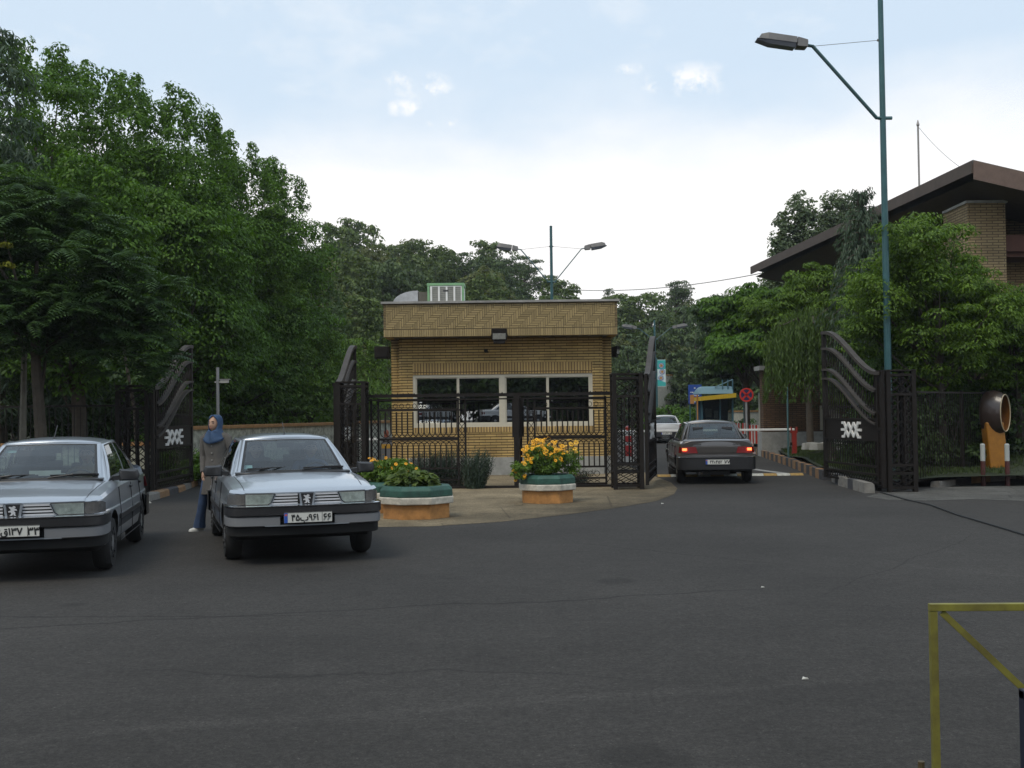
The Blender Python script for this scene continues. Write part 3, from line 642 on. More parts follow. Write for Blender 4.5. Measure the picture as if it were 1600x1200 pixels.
# ---------------------------------------------------------------- gate lodge
D = 29.5
lodge = empty('gate_lodge', (-.3, D, 0), label='small flat roofed gate lodge of yellow brick with a wide four pane window', cat='lodge')
def lb(name, mb, m=None, smooth=False, bevel=0, par=None):
    if par is None: par = lodge
    o = mb.build(name, m, par, smooth, bevel)
    if par is lodge: o.matrix_parent_inverse = Matrix.Translation((.3, -D, 0))
    return o
x0, x1 = X(624, D), X(942, D); wx0, wx1 = X(645, D), X(926, D); wz0, wz1 = 1.27, 2.66
ZB, ZT_ = 3.62, 4.48
q = MB()
q.box(x0, wx0, D, D+.25, .47, ZB, BRK); q.box(wx1, x1, D, D+.25, .47, ZB, BRK)
q.box(wx0, wx1, D, D+.25, .47, wz0-.14, BRK); q.box(wx0, wx1, D-.012, D+.25, wz0-.14, wz0, BRS)
q.box(wx0, wx1, D-.012, D+.25, wz1, wz1+.30, BRS); q.box(wx0, wx1, D, D+.25, wz1+.30, ZB, BRK)
q.box(x0-.24, x0, D+.30, D+4.2, .47, ZB, BRK); q.box(x1, x1+.26, D+.30, D+4.2, .47, ZB, BRK); q.box(x0, x1, D+4.0, D+4.2, .47, ZB, BRK)
lb('wall', q)
q = MB(); q.box(x0-.0, x1+.0, D-.02, D+.3, 0, .47); q.box(x0-.26, x0-.001, D+.28, D+4.2, 0, .47); q.box(x1+.001, x1+.28, D+.28, D+4.2, 0, .47); lb('plinth', q, STO)
bx0, bx1, by = X(600, 28.85), X(966, 28.85), 28.85
q = MB(); q.box(bx0, bx1, by, by+.2, ZB, ZT_, GRB); q.box(bx0, bx0+.2, by+.2, D+4.6, ZB, ZT_, BRK); q.box(bx1-.2, bx1, by+.2, D+4.6, ZB, ZT_, BRK); q.box(bx0+.2, bx1-.2, by+.2, D+4.6, ZB+.02, ZB+.12, STO)
q.box(bx0+.2, bx1-.2, D+4.4, D+4.6, ZB+.12, ZT_, BRK); q.box(bx0+.2, bx1-.2, by+.2, D+4.4, ZT_-.25, ZT_-.15, STO)
rb = random.Random(2); u = .058; y_ = by-.006
def hb(xa, xb, za, zb):
    xa = max(xa, bx0+.06); xb = min(xb, bx1-.06); zb = min(zb, ZT_-.03); za = max(za, ZB+.20)
    if xb-xa < .02 or zb-za < .02: return
    o = rb.uniform(0, .004); g_ = .007
    q.add([(xa+g_, y_-o, za+g_), (xb-g_, y_-o, za+g_), (xb-g_, y_-o, zb-g_), (xa+g_, y_-o, zb-g_), (xa+g_, y_+.004, za+g_), (xb-g_, y_+.004, za+g_), (xb-g_, y_+.004, zb-g_), (xa+g_, y_+.004, zb-g_)], [(0, 1, 2, 3), (0, 4, 5, 1), (3, 2, 6, 7), (0, 3, 7, 4), (1, 5, 6, 2)], HBR)
# zigzag of bricks: runs of horizontal bricks stepping beside runs of vertical ones
LB = u*4
for k in range(-3, 20):
    for j in range(-1, 17):
        ox = bx0+k*LB*2+j*u; oz = ZB+.2+j*u
        if ox > bx1: continue
        hb(ox, ox+LB, oz, oz+u); hb(ox+LB, ox+LB+u, oz-LB+u, oz+u)
for i in range(int((bx1-bx0)/.058)):
    xa = bx0+i*.058; o = rb.uniform(0, .004); q.box(xa+.006, xa+.052, y_-o, y_+.004, ZB+.006, ZB+.185, HBR)
lb('roof_band', q)
q = MB(); q.box(bx0-.06, bx1+.06, by-.07, D+4.66, ZT_, ZT_+.055); lb('coping', q, mat('coping_metal', (.30, .29, .27), .5, .3, var=.3, vscale=3))
# window: two sliding pairs in a cream frame
GW = glass_mat('lodge_glass', (.30, .33, .33), .30, .005)
fy_ = D+.05
win = MB(); fw = .07
win.box(wx0, wx1, fy_-.03, fy_+.06, wz0, wz0+.085); win.box(wx0, wx1, fy_-.03, fy_+.06, wz1-.075, wz1); win.box(wx0, wx0+fw, fy_-.029, fy_+.06, wz0+.085, wz1-.075); win.box(wx1-fw, wx1, fy_-.029, fy_+.06, wz0+.085, wz1-.075)
xm = (wx0+wx1)/2; win.box(xm-.065, xm+.065, fy_-.029, fy_+.06, wz0+.085, wz1-.075)
wo = lb('window', win, WHT)
for i in range(4):
    a = [wx0+fw, (wx0+fw+xm-.065)/2, xm+.065, (xm+.065+wx1-fw)/2][i]; b = [(wx0+fw+xm-.065)/2, xm-.065, (xm+.065+wx1-fw)/2, wx1-fw][i]
    dy = .0 if i in (1, 3) else .025
    f2 = MB(); yy = fy_-.012+dy; z0, z1 = wz0+.085, wz1-.075
    t_ = .035; f2.box(a, b, yy, yy+.03, z0, z0+.035); f2.box(a, b, yy, yy+.03, z1-.03, z1); f2.box(a, a+t_, yy+.001, yy+.029, z0+.035, z1-.03); f2.box(b-t_, b, yy+.001, yy+.029, z0+.035, z1-.03)
    fo = f2.build('sash', WHT, wo); pn = MB(); pn.box(a+t_, b-t_, yy+.012, yy+.016, z0+.035, z1-.03); pn.build('pane', GW, wo)
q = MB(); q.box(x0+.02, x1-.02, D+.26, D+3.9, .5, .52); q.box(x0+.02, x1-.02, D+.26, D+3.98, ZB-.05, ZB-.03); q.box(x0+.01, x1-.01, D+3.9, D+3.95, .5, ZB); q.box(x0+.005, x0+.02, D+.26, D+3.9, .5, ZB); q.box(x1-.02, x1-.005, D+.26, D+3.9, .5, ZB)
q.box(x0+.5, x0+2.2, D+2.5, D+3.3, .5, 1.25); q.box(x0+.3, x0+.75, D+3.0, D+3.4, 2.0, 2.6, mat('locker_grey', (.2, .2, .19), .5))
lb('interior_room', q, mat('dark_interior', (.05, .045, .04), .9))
# fittings on the lodge
def floodlight(name, loc, rz, s, label):
    t = empty(name, loc, rz, label=label, cat='floodlight'); k = s
    q = MB(); q.ring([[(-.19*k, 0, .11*k), (.19*k, 0, .11*k), (.19*k, 0, -.11*k), (-.19*k, 0, -.11*k)], [(-.20*k, -.24*k, .16*k), (.20*k, -.24*k, .16*k), (.20*k, -.20*k, -.14*k), (-.20*k, -.20*k, -.14*k)]]); q.box(-.15*k, .15*k, -.18*k, -.02*k, -.22*k, -.11*k); q.build('housing', BLK, t, bevel=.01)
    q = MB(); q.add([(-.165*k, -.232*k, .04*k), (.165*k, -.232*k, .04*k), (.165*k, -.212*k, -.11*k), (-.165*k, -.212*k, -.11*k)], [(0, 1, 2, 3)]); q.build('glass', mat('flood_glass', (.30, .30, .27), .15, .2, coat=1, var=.3, vscale=14), t)
    q = MB(); q.bar((-.21*k, -.1*k, 0), (-.21*k, .0, 0), .02, .03); q.bar((.21*k, -.1*k, 0), (.21*k, .0, 0), .02, .03); q.bar((-.22*k, .01, 0), (.22*k, .01, 0), .02, .03); q.build('bracket', BLK, t)
    return t
floodlight('floodlight', (X(781, by), by-.01, Z(781, 524, by)), 0, 1.0, 'black floodlight under the patterned brick band of the lodge')
q = MB(); q.tube([(0, 0, 0), (0, -.12, 0)], .02, 8); q.box(-.05, .05, -.16, -.1, -.03, .04); q.box(-.03, .07, -.14, -.08, -.06, -.02)
o = q.build('wall_bracket', BLK); o.location = (X(760, D), D, Z(760, 548, D)); tag(o, 'small rusty black bracket on the yellow brick below the floodlight', 'bracket')
q = MB(); q.box(-.2, .2, -.18, .18, -.16, .16); q.box(-.16, .16, -.2, -.18, -.12, .12); q.tube([(.2, 0, 0), (.36, 0, .02)], .025, 8); q.tube([(.3, 0, -.1), (.33, 0, -1.2), (.34, 0, -2.2)], .008, 5)
o = q.build('loudspeaker', BLK, bevel=.015); o.location = (X(598, D+.6), D+.6, Z(598, 551, D+.6)); tag(o, 'black box loudspeaker on the left side wall of the lodge', 'loudspeaker')
floodlight('side_floodlight', (x1+.36, D+1.2, Z(967, 548, D+1.2)), R(70), .8, 'weathered floodlight on the right side wall of the lodge')
# evaporative cooler with duct
cy = 31.0; cx0, cx1 = X(671, cy), X(725, cy); cz0 = ZT_-.15; cz1 = Z(690, 442, cy)
GRN = mat('cooler_green', (.20, .38, .20), .5, var=.15); LOU = mat('cooler_louvre', (.30, .30, .27), .6, var=.15)
ck = empty('evaporative_cooler', ((cx0+cx1)/2, cy+.4, cz0), label='green and cream evaporative cooler box on the lodge roof', cat='cooler')
W = (cx1-cx0)/2; H_ = cz1-cz0; q = MB()
q.box(-W, W, -.4, .4, 0, H_-.03); q.build('body', LOU, ck); q = MB()
for sx in (-1, 1):
    for sy in (-1, 1): q.box(sx*W-.03, sx*W+.03, sy*.4-.03, sy*.4+.03, 0, H_-.02)
q.box(-W-.04, W+.04, -.44, .44, H_-.07, H_); q.build('frame', GRN, ck)
q = MB()
for i in range(4):
    a = -W+.05+i*(2*W-.1)/4
    q.box(a, a+.05, -.43, -.405, .03, H_-.09, WPT)
    for j in range(14): z = .06+j*(H_-.18)/14; q.box(a+.035, a+(2*W-.1)/4-.01, -.415-.008*(j % 2), -.402, z, z+.025, LOU)
q.box(W-.06, W-.035, -.43, -.405, .03, H_-.09, WPT); q.box(-W+.05, W-.05, -.425, -.404, H_-.105, H_-.08, WPT)
q.box(W+.003, W+.02, -.3, .3, .04, H_-.1, WPT); q.build('louvre_panel', None, ck)
q = MB(); q.box(-.07, .07, -.436, -.428, H_-.24, H_-.19); q.build('maker_plate', mat('plate_dark', (.06, .06, .06), .5), ck)
q = MB(); dx1, dx0 = cx0-.03, X(614, cy); mid = lerp(dx0, dx1, .72)
secs = []
for k in range(9):
    a = math.pi/2*k/8; r = (mid-dx0); zb0 = Z(640, 474, cy); hh = Z(650, 453, cy)-zb0
    secs.append((mid-r*math.sin(a), zb0+hh*math.cos(a)))
poly = [(mid, cz0)]+[(x, z) for x, z in secs]+[(dx0, cz0)]
du = empty('air_duct', (mid, cy+.4, cz0), label='curved galvanised air duct beside the cooler on the lodge roof', cat='duct')
q.prism([(x-mid, z-cz0) for x, z in poly], -.3, .3); ob = q.build('elbow', mat('galvanised', (.44, .45, .46), .45, .4, var=.2, vscale=8, bump=.3, bscale=12), du)
q = MB(); q.box(0.002, dx1-mid, -.26, .26, 0, Z(650, 455, cy)-cz0); q.build('canvas_joint', mat('canvas', (.13, .12, .10), .9, var=.3), du)
# ---------------------------------------------------------------- gates and fences (wrought iron)
EMB = mat('emblem_white', (.70, .69, .66), .5, var=.08)
def emblem(mb, cx, cz, s, y0, y1):
    "interlaced lozenge emblem, strokes in the xz plane"
    k = .17*s
    def st(pts):
        for a, b in zip(pts, pts[1:]):
            A = Vector((cx+a[0]*s, 0, cz+a[1]*s)); B = Vector((cx+b[0]*s, 0, cz+b[1]*s)); d = (B-A).normalized(); nn = Vector((-d.z, 0, d.x))*k/2; A = A-d*k*.25; B = B+d*k*.25; h_ = abs(y1-y0)/2+.0004*(st.n % 5); st.n += 1
            mb.ring([[Vector((p.x, yy, p.z)) for p in (A-nn, B-nn, B+nn, A+nn)] for yy in (-h_, h_)])
    st.n = 0
    for c in (-.30, .30):
        st([(c-.30, 0), (c, .46)]); st([(c, .46), (c+.30, 0)]); st([(c-.30, 0), (c, -.46)]); st([(c, -.46), (c+.30, 0)])
    for sg in (-1, 1):
        st([(sg*1.0, .48), (sg*.78, .48)]); st([(sg*.78, .50), (sg*.55, .05)]); st([(sg*.55, -.05), (sg*.78, -.50)]); st([(sg*.78, -.48), (sg*1.0, -.48)]); st([(sg*1.08, 0), (sg*.6, 0)])
def scurve(t): return t*t*(3-2*t)
def lattice(mb, x0, x1, z0, z1, n, r=.012, y=0):
    h = (z1-z0)/n
    for i in range(n):
        mb.bar((x0, y, z0+i*h), (x1, y, z0+(i+1)*h), r, r); mb.bar((x0, y-.003, z0+(i+1)*h), (x1, y-.003, z0+i*h), r, r)
def arches(mb, x0, x1, z0, z1, n, r=.012, y=0, up=True):
    "interlaced pointed-round arches on tall bars"
    p = (x1-x0)/n
    for i in range(n-1):
        a = x0+i*p+p*.5*0; pts = []
        rad = p*.95; zc = z1-rad if up else z0+rad
        e = z0 if up else z1
        pts = [(a+.0, y, e), (a, y, zc)]+[(a+p*.95*(1-math.cos(math.pi*k/6)) if True else 0, y, zc+(rad if up else -rad)*math.sin(math.pi*k/6)) for k in range(1, 6)]+[(a+2*p*.95, y, zc), (a+2*p*.95, y, e)]
        for u_, v_ in zip(pts, pts[1:]): mb.bar(u_, v_, r, r)
def gate_leaf(loc, rz, Lg, h0, h1, label, ew=2.1):
    "hinge at x=0, free stile at x=Lg"
    t = empty('gate_leaf', loc, rz, label=label, cat='gate', group='wrought iron gate leaves standing open')
    q = MB(); zb = .14
    q.box(0, .09, -.035, .035, zb-.05, h0); q.box(.20, .26, -.03, .03, zb, h0+.02); q.box(Lg-.10, Lg, -.035, .035, zb, h1-.02)
    for z in (zb, .30, .46): q.box(.262, Lg-.102, -.025, .025, z, z+.045)
    q.box(.09, .2, -.02, .02, .2, .25); q.box(.09, .2, -.02, .02, 1.2, 1.26); q.box(.09, .2, -.02, .02, h0-.1, h0-.05)
    lattice(q, .1, .19, .3, h0-.1, 14, .01)
    q.build('frame', BLK, t)
    # flowing top rails
    def curve(k, x): # k: drop
        tt = (x/Lg); return h0+(h1-h0)*scurve(min(1, max(0, (tt-.05)/.90)))-k
    for i, (k, w_) in enumerate(((0, .07), (.36, .05), (.82, .045), (1.02, .04))):
        q = MB(); n = 22; xa = .02 if i == 0 else .27
        P = [[(lerp(xa, Lg-.02, j/n), yy, curve(k, lerp(xa, Lg-.02, j/n))*(1 if i < 2 else 1)-dz) for j in range(n+1)] for yy, dz in ((-.06, 0), (.06, 0), (.06, w_), (-.06, w_), (-.06, 0))]
        q.grid(P); q.build('top_rail' if i == 0 else 'curved_rail', IRN if i < 3 else IRN, t)
    # emblem panel
    z0, z1 = 1.02, 1.40
    q = MB(); q.box(.262, Lg-.102, -.012, .012, z0, z1); q.box(.262, Lg-.102, -.03, .03, z0-.04, z0); q.box(.262, Lg-.102, -.03, .03, z1, z1+.04); q.build('emblem_panel', BLK, t)
    for sd in (-1, 1):
        q = MB(); emblem(q, 0, 0, .30, -.012, .012); e = q.build('emblem', EMB, t, fix=False); e.location = (Lg*.50, sd*.026, (z0+z1)/2-.01); e.scale = (ew*sd, 1, 1)
    # bars
    q = MB(); n = int((Lg-.4)/.115)
    for i in range(1, n):
        x = .26+(Lg-.36)*i/n; q.box(x-.009, x+.009, -.009, .009, z1+.04, curve(1.04, x)); q.box(x-.008, x+.008, -.008, .008, .5, z0-.04)
        q.bar((x-.05, 0, curve(.40, x-.05)), (x+.05, 0, curve(.78, x+.05)), .014); q.bar((x+.05, 0, curve(.40, x+.05)), (x-.05, 0, curve(.78, x-.05)), .014)
        q.bar((x-.05, 0, curve(.05, x-.05)), (x+.05, 0, curve(.33, x+.05)), .012)
    arches(q, .30, Lg-.14, z1+.05, z1+.30, n, .011, .002); arches(q, .30, Lg-.14, z0-.34, z0-.05, n, .011, .002)
    lattice_n = n
    for i in range(n): x = .26+(Lg-.36)*i/n; q.bar((x, .003, .19), (x+.1, .003, .29), .012); q.bar((x+.1, 0, .19), (x, 0, .29), .012); q.bar((x+.02, 0, .35), (x+.07, 0, .45), .012)
    q.build('bars', BLK, t); return t
def gate_pillar(loc, rz, wd, h, label):
    t = empty('gate_pillar', loc, rz, label=label, cat='pillar', group='square lattice iron gate pillars')
    q = MB(); hw = wd/2; c = .085
    for sx in (-1, 1):
        for sy in (-1, 1): q.box(sx*hw-(c if sx > 0 else 0), sx*hw+(0 if sx > 0 else c), sy*hw-(c if sy > 0 else 0), sy*hw+(0 if sy > 0 else c), 0, h)
    for z in (.06, .34, .50, h-.48, h-.10): 
        q.box(-hw+c, hw-c, -hw+.01, -hw+.06, z, z+.05); q.box(-hw+c, hw-c, hw-.06, hw-.01, z, z+.05); q.box(-hw+.01, -hw+.06, -hw+c, hw-c, z, z+.05); q.box(hw-.06, hw-.01, -hw+c, hw-c, z, z+.05)
    q.box(-hw-.01, hw+.01, -hw-.01, hw+.01, h, h+.03); q.build('frame', BLK, t)
    q = MB(); a = hw-c
    for k in range(4):
        s = MB(); i0 = .33*a
        s.box(-i0-.015, -i0+.015, -hw+.02, -hw+.045, .55, h-.48); s.box(i0-.015, i0+.015, -hw+.02, -hw+.045, .55, h-.48)
        lattice(s, -a, -i0, .55, h-.48, 9, .016, -hw+.03); lattice(s, i0, a, .55, h-.48, 9, .016, -hw+.03)
        lattice(s, -a, -.0, .39, .5, 1, .016, -hw+.03); lattice(s, 0, a, .39, .5, 1, .016, -hw+.03); lattice(s, -a, 0, .1, .34, 2, .014, -hw+.03); lattice(s, 0, a, .1, .34, 2, .014, -hw+.03)
        lattice(s, -a, 0, h-.43, h-.1, 2, .014, -hw+.03); lattice(s, 0, a, h-.43, h-.1, 2, .014, -hw+.03)
        for z in np.linspace(.7, h-.65, 6): s.bar((-i0, -hw+.03, z), (0, -hw+.03, z+.09), .014); s.bar((i0, -hw+.03, z), (0, -hw+.03, z+.09), .014)
        cs, sn = math.cos(k*math.pi/2), math.sin(k*math.pi/2); q.add([(x*cs-y*sn, x*sn+y*cs, z) for x, y, z in s.v], s.f)
    q.build('lattice', BLK, t, fix=False); return t
gate_pillar((-7.75, 23.15, 0), 0, .68, 2.27, 'iron lattice gate pillar at far left behind the cropped silver car')
gate_pillar((-3.45, 24.2, 0), 0, .62, 2.32, 'iron lattice gate pillar between the left lane and the lodge')
gate_pillar((2.42, 23.75, 0), 0, .64, 2.41, 'iron lattice gate pillar just right of the lodge')
gate_pillar((7.55, 22.1, 0), R(6), .60, 2.36, 'iron lattice gate pillar beside the right hand kerb')
gate_leaf((-7.32, 22.75, 0), R(91.5), 3.1, 2.27, 3.28, 'iron gate leaf with a white emblem behind the woman, left side of the left lane')
gate_leaf((-3.79, 23.95, 0), R(90), 3.1, 2.32, 3.3, 'iron gate leaf seen edge on left of the lodge')
gate_leaf((2.80, 23.45, 0), R(79.5), 3.15, 2.41, 3.4, 'iron gate leaf seen almost edge on right of the lodge beside the grey car')
gate_leaf((7.22, 21.8, 0), R(97), 2.9, 2.36, 3.34, 'iron gate leaf with a white emblem on the right side of the right lane', 1.45)
# fence in front of the lodge
def fence_panel(name, x0, x1, y, z1, label, posts='lr', m=BLK):
    t = empty(name, (x0, y, 0), 0, label=label, cat='fence'); Lp = x1-x0; q = MB(); pw = .2
    for a in (0, Lp-pw):
        q.box(a, a+.045, -.02, .02, .03, z1); q.box(a+pw-.045, a+pw, -.02, .02, .03, z1); lattice(q, a+.045, a+pw-.045, .1, z1-.12, 12, .014)
    for z, h in ((.02, .07), (.17, .04), (.42, .04), (1.06, .05), (1.70, .05), (z1-.07, .06)): q.box(pw, Lp-pw, -.02, .02, z, z+h)
    q.build('frame', m, t)
    q = MB(); n = int((Lp-2*pw)/.115)
    arches(q, pw+.02, Lp-pw, .46, 1.04, n, .017); arches(q, pw+.02, Lp-pw, 1.12, 1.68, n, .017, 0, False)
    for i in range(1, n): x = pw+(Lp-2*pw)*i/n; q.box(x-.009, x+.009, -.009, .009, .46, .95); q.box(x-.009, x+.009, -.009, .009, 1.2, 1.68)
    for i in range(int((Lp-2*pw)/.14)):
        x = pw+.07+i*.14
        q.tube([(x+.06*math.cos(a), 0, .285+.06*math.sin(a)) for a in np.linspace(0, 2*math.pi, 9)], .007, 4); q.tube([(x+.045*math.cos(a), 0, 1.81+.05*math.sin(a)) for a in np.linspace(0, 2*math.pi, 9)], .007, 4); q.bar((x-.06, 0, .1), (x+.06, 0, .16), .012); q.bar((x-.06, 0, .16), (x+.06, 0, .1), .012)
    q.build('bars', m, t); return t
FY = 24.55
fence_panel('fence_panel', X(578, FY), X(728, FY), FY, 1.98, 'iron fence panel with interlaced arches in front of the left half of the lodge')
fence_panel('fence_panel', X(822, FY), X(958, FY), FY, 1.98, 'iron fence panel with interlaced arches in front of the right half of the lodge')
q = MB(); q.box(X(568, FY), X(958, FY), -.03, .03, 2.0, 2.07); q.box(X(568, FY), X(958, FY), -.02, .02, 1.93, 1.96)
for k in range(46): xx = lerp(X(570, FY), X(956, FY), k/45); q.add([(xx-.02, 0, 2.07), (xx+.02, 0, 2.07), (xx, 0, 2.10)], [(0, 1, 2)])
o = q.build('top_rail', BLK); o.location = (0, FY-.06, 0); tag(o, 'long black iron top rail running across the front of the lodge window', 'rail')
q = MB(); q.box(X(640, FY), X(958, FY), -.08, .08, 0, .05); o = q.build('gate_track', BLK); o.location = (0, FY-.1, 0); tag(o, 'dark steel sliding gate track along the ground before the lodge', 'track')
t = empty('wicket_gate', (X(806, FY), FY-.15, 0), R(86), label='narrow iron wicket gate folded open behind the orange flower planter', cat='gate')
q = MB(); q.box(0, .06, -.06, .06, .03, 2.0); q.box(1.2, 1.26, -.05, .05, .03, 2.0); q.box(.06, 1.2, -.03, .03, 1.94, 2.0); q.box(.06, 1.2, -.03, .03, .05, .12); q.box(.06, 1.2, -.03, .03, 1.05, 1.1); q.build('frame', BLK, t)
q = MB(); q.box(.1, 1.15, -.012, .012, .14, 1.04); 
for i in range(9): q.box(.1+i*.12, .115+i*.12, -.1, .1, 1.1, 1.94)
q.build('bars', BLK, t)
# distant iron railings at the left and right edges
def railing(loc, rz, Lp, h, label, dx=.13):
    t = empty('iron_fence', loc, rz, label=label, cat='fence'); q = MB()
    n = int(Lp/2.2)
    for i in range(n+1): x = Lp*i/n; q.box(x-.025, x+.025, -.025, .025, 0, h)
    for z in (.12, h-.06): q.box(0, Lp, -.02, .02, z, z+.04)
    q.build('frame', BLK, t); q = MB()
    for i in range(int(Lp/dx)): x = i*dx; q.box(x-.007, x+.007, -.007, .007, .12, h-.06)
    q.build('bars', BLK, t); return t
railing((-12.4, 23.4, 0), 0, 4.3, 1.93, 'tall black iron fence left of the far left gate pillar')
railing((7.95, 22.6, 0), R(48), 6, 2.0, 'black iron fence behind the phone booth at the right')
t = empty('leaning_fence', (-10.35, 22.6, 0), 0, label='rusty wire fence panel with a sloping top at the left edge of the photo', cat='fence')
q = MB(); a, b = (-1.3, 0, Z(0, 572, 22.6)), (0, 0, Z(42, 594, 22.6))
q.tube([a, b], .018, 6); q.tube([b, (0, 0, 0)], .018, 6); q.tube([(-.55, 0, 0), (-.55, 0, 2.5)], .015, 6); q.tube([(-1.3, 0, 1.5), (0, 0, 1.5)], .008, 5); q.build('frame', mat('rusty_pipe', (.10, .07, .05), .7, var=.4, vscale=10), t)
q = MB()
for i in range(12): q.tube([(-1.3+i*.11, 0, .1), (-1.3+i*.11, 0, 2.3)], .003, 4)
q.build('wire', BLK, t)
# ---------------------------------------------------------------- street furniture
TEAL = mat('teal_paint', (.028, .095, .105), .45, .1, var=.2, vscale=4); TEALD = mat('teal_paint_dull', (.06, .13, .14), .5, var=.2)
LAMPM = mat('lamp_housing', (.14, .135, .13), .45, .3, var=.15); LAMPD = mat('lamp_under', (.10, .11, .13), .3)
def lamp_head(t, p, d, tilt, L_=.85, kk=1.0):
    "p: fixing point, d: outward unit xy vector"
    h = MB(); d = Vector((d[0], d[1], 0)).normalized(); s_ = Vector((-d.y, d.x, 0)); up = Vector((0, 0, 1))
    ax = (d*math.cos(tilt)+up*math.sin(tilt)); nu = (up*math.cos(tilt)-d*math.sin(tilt)); w_ = .15*kk
    def P(a, b, c): return Vector(p)+ax*a+s_*b+nu*c
    h.ring([[P(a, -w_*k, c0), P(a, w_*k, c0), P(a, w_*k*.75, c1), P(a, -w_*k*.75, c1)] for a, k, c0, c1 in ((0, .6, -.06, .05), (.02, .8, -.08, .09), (.24, .9, -.09, .12))]); 
    h.ring([[P(a, -w_*k, c0), P(a, w_*k, c0), P(a, w_*k*.72, c1), P(a, -w_*k*.72, c1)] for a, k, c0, c1 in ((.26, .95, -.03, .12), (L_*.85, 1, -.03, .13), (L_, .95, -.03, .08), (L_*1.03, .8, -.03, .02))])
    o = h.build('lamp_housing', LAMPM, t); h = MB()
    h.ring([[P(a, -w_*k, -.032), P(a, w_*k, -.032), P(a, w_*k*.8, c), P(a, -w_*k*.8, c)] for a, k, c in ((.28, .9, -.13), (L_*.8, .95, -.12), (L_*1.08, .9, -.05))]); h.build('lamp_lens', LAMPD, o)
def street_lamp(loc, rz, h, arms, r0, r1, label, zarm, reach, rise, stay=True, head=.85, kk=1, banner=False):
    t = empty('street_lamp', loc, rz, label=label, cat='street lamp', group='teal street lamps')
    q = MB(); q.tube([(0, 0, 0), (0, 0, h*.5), (0, 0, h)], [r0, lerp(r0, r1, .5), r1], 12); q.tube([(0, 0, 0), (0, 0, .35)], r0*1.5, 12); q.build('pole', TEAL, t, True)
    for a in arms:
        q = MB(); s_ = .035
        for dy in (-s_, s_):
            q.tube([(0, dy, zarm), (a*.13, dy, zarm), (a*reach, dy, zarm+rise), (a*(reach+.18), dy, zarm+rise+.03)], .022*kk, 6)
        q.build('arm', TEALD, t); lamp_head(t, (a*(reach+.12), 0, zarm+rise+.03), (a, 0), .14, head, kk)
        if stay:
            q = MB(); q.tube([(a*reach, 0, zarm+rise), (0, 0, zarm+rise+.12)], .006, 4); q.bar((0, 0, zarm+rise+.1), (a*.09, 0, zarm+rise+.12), .02, .05); q.build('stay_wire', LAMPM, t)
    q = MB(); q.tube([(-.2 if len(arms) > 1 else -.1, 0, zarm), (.2, 0, zarm)], .04, 8); q.build('collar', TEALD, t, True)
    return t
# big lamp: pole foot hidden behind the right hand pillar
dl = 24.5; pxl = X(1388, dl)+.0
zc = Z(1380, 182, dl); zt = Z(1270, 68, dl); reach = (1383-1275)/F*dl
bl = street_lamp((pxl, dl, 0), 0, zc+4.2, (-1,), .085, .055, 'tall teal lamp post in front of the right hand building with one lamp arm', zc, reach, zt-zc, head=1.05, kk=1.15)
d2 = 46; street_lamp((X(864, d2), d2, 0), 0, Z(862, 352, d2), (-1, 1), .08, .055, 'teal street lamp with two arms rising behind the lodge roof', Z(862, 440, d2), 1.25, 1.35, head=.85)
d3 = 70; lp3 = street_lamp((X(1024, d3), d3, 0), 0, Z(1024, 500, d3), (-1, 1), .09, .06, 'distant teal street lamp with two arms and a flower banner beside the gate leaf', Z(1024, 530, d3), 1.0, .7, head=.9)
bn = empty('banner', (X(1028, 68), 68, 0), label='vertical teal and white street banner with three round flowers', cat='banner')
bz0, bz1 = Z(1034, 604, 68), Z(1034, 562, 68); q = MB(); q.box(-.02, .48, -.01, .01, bz0, bz1); q.build('cloth', mat('banner_white', (.55, .66, .66), .6), bn)
q = MB(); q.box(-.015, .475, -.016, -.011, (bz0*.35+bz1*.65), bz1-.03); q.prism([(-.015, bz0+.03), (.475, bz0+.03), (.475, bz0+.25), (-.015, bz0+.42)], -.016, -.011); q.build('printed_field', mat('banner_teal', (.04, .38, .36), .6), bn)
for i, (dx, k) in enumerate(((.22, .78), (.27, .55), (.19, .32))):
    zc_ = lerp(bz0, bz1, k); f = MB(); f.tube([(dx, -.018, zc_), (dx, -.024, zc_)], .165, 20, mat('banner_violet', (.12, .13, .38), .6)); 
    for a in range(10): an = a*math.pi/5; f.tube([(dx+.085*math.cos(an), -.024, zc_+.085*math.sin(an)), (dx+.085*math.cos(an), -.028, zc_+.085*math.sin(an))], .05, 8, WPT)
    f.tube([(dx, -.026, zc_), (dx, -.032, zc_)], .05, 12, mat('banner_orange', (.7, .32, .05), .6)); f.build('printed_flower', None, bn)
q = MB(); q.tube([(-.05, 0, 0), (-.05, 0, bz1+.1)], .035, 8); q.build('pole', TEAL, bn)
q = MB(); q.box(-.035, .035, -.02, .02, 0, 2.6); o = q.build('marker_post', mat('pale_yellow', (.55, .55, .30), .6)); o.location = (X(1023, 50), 50, 0); tag(o, 'thin pale yellow post behind the gate leaf under the banner', 'post')
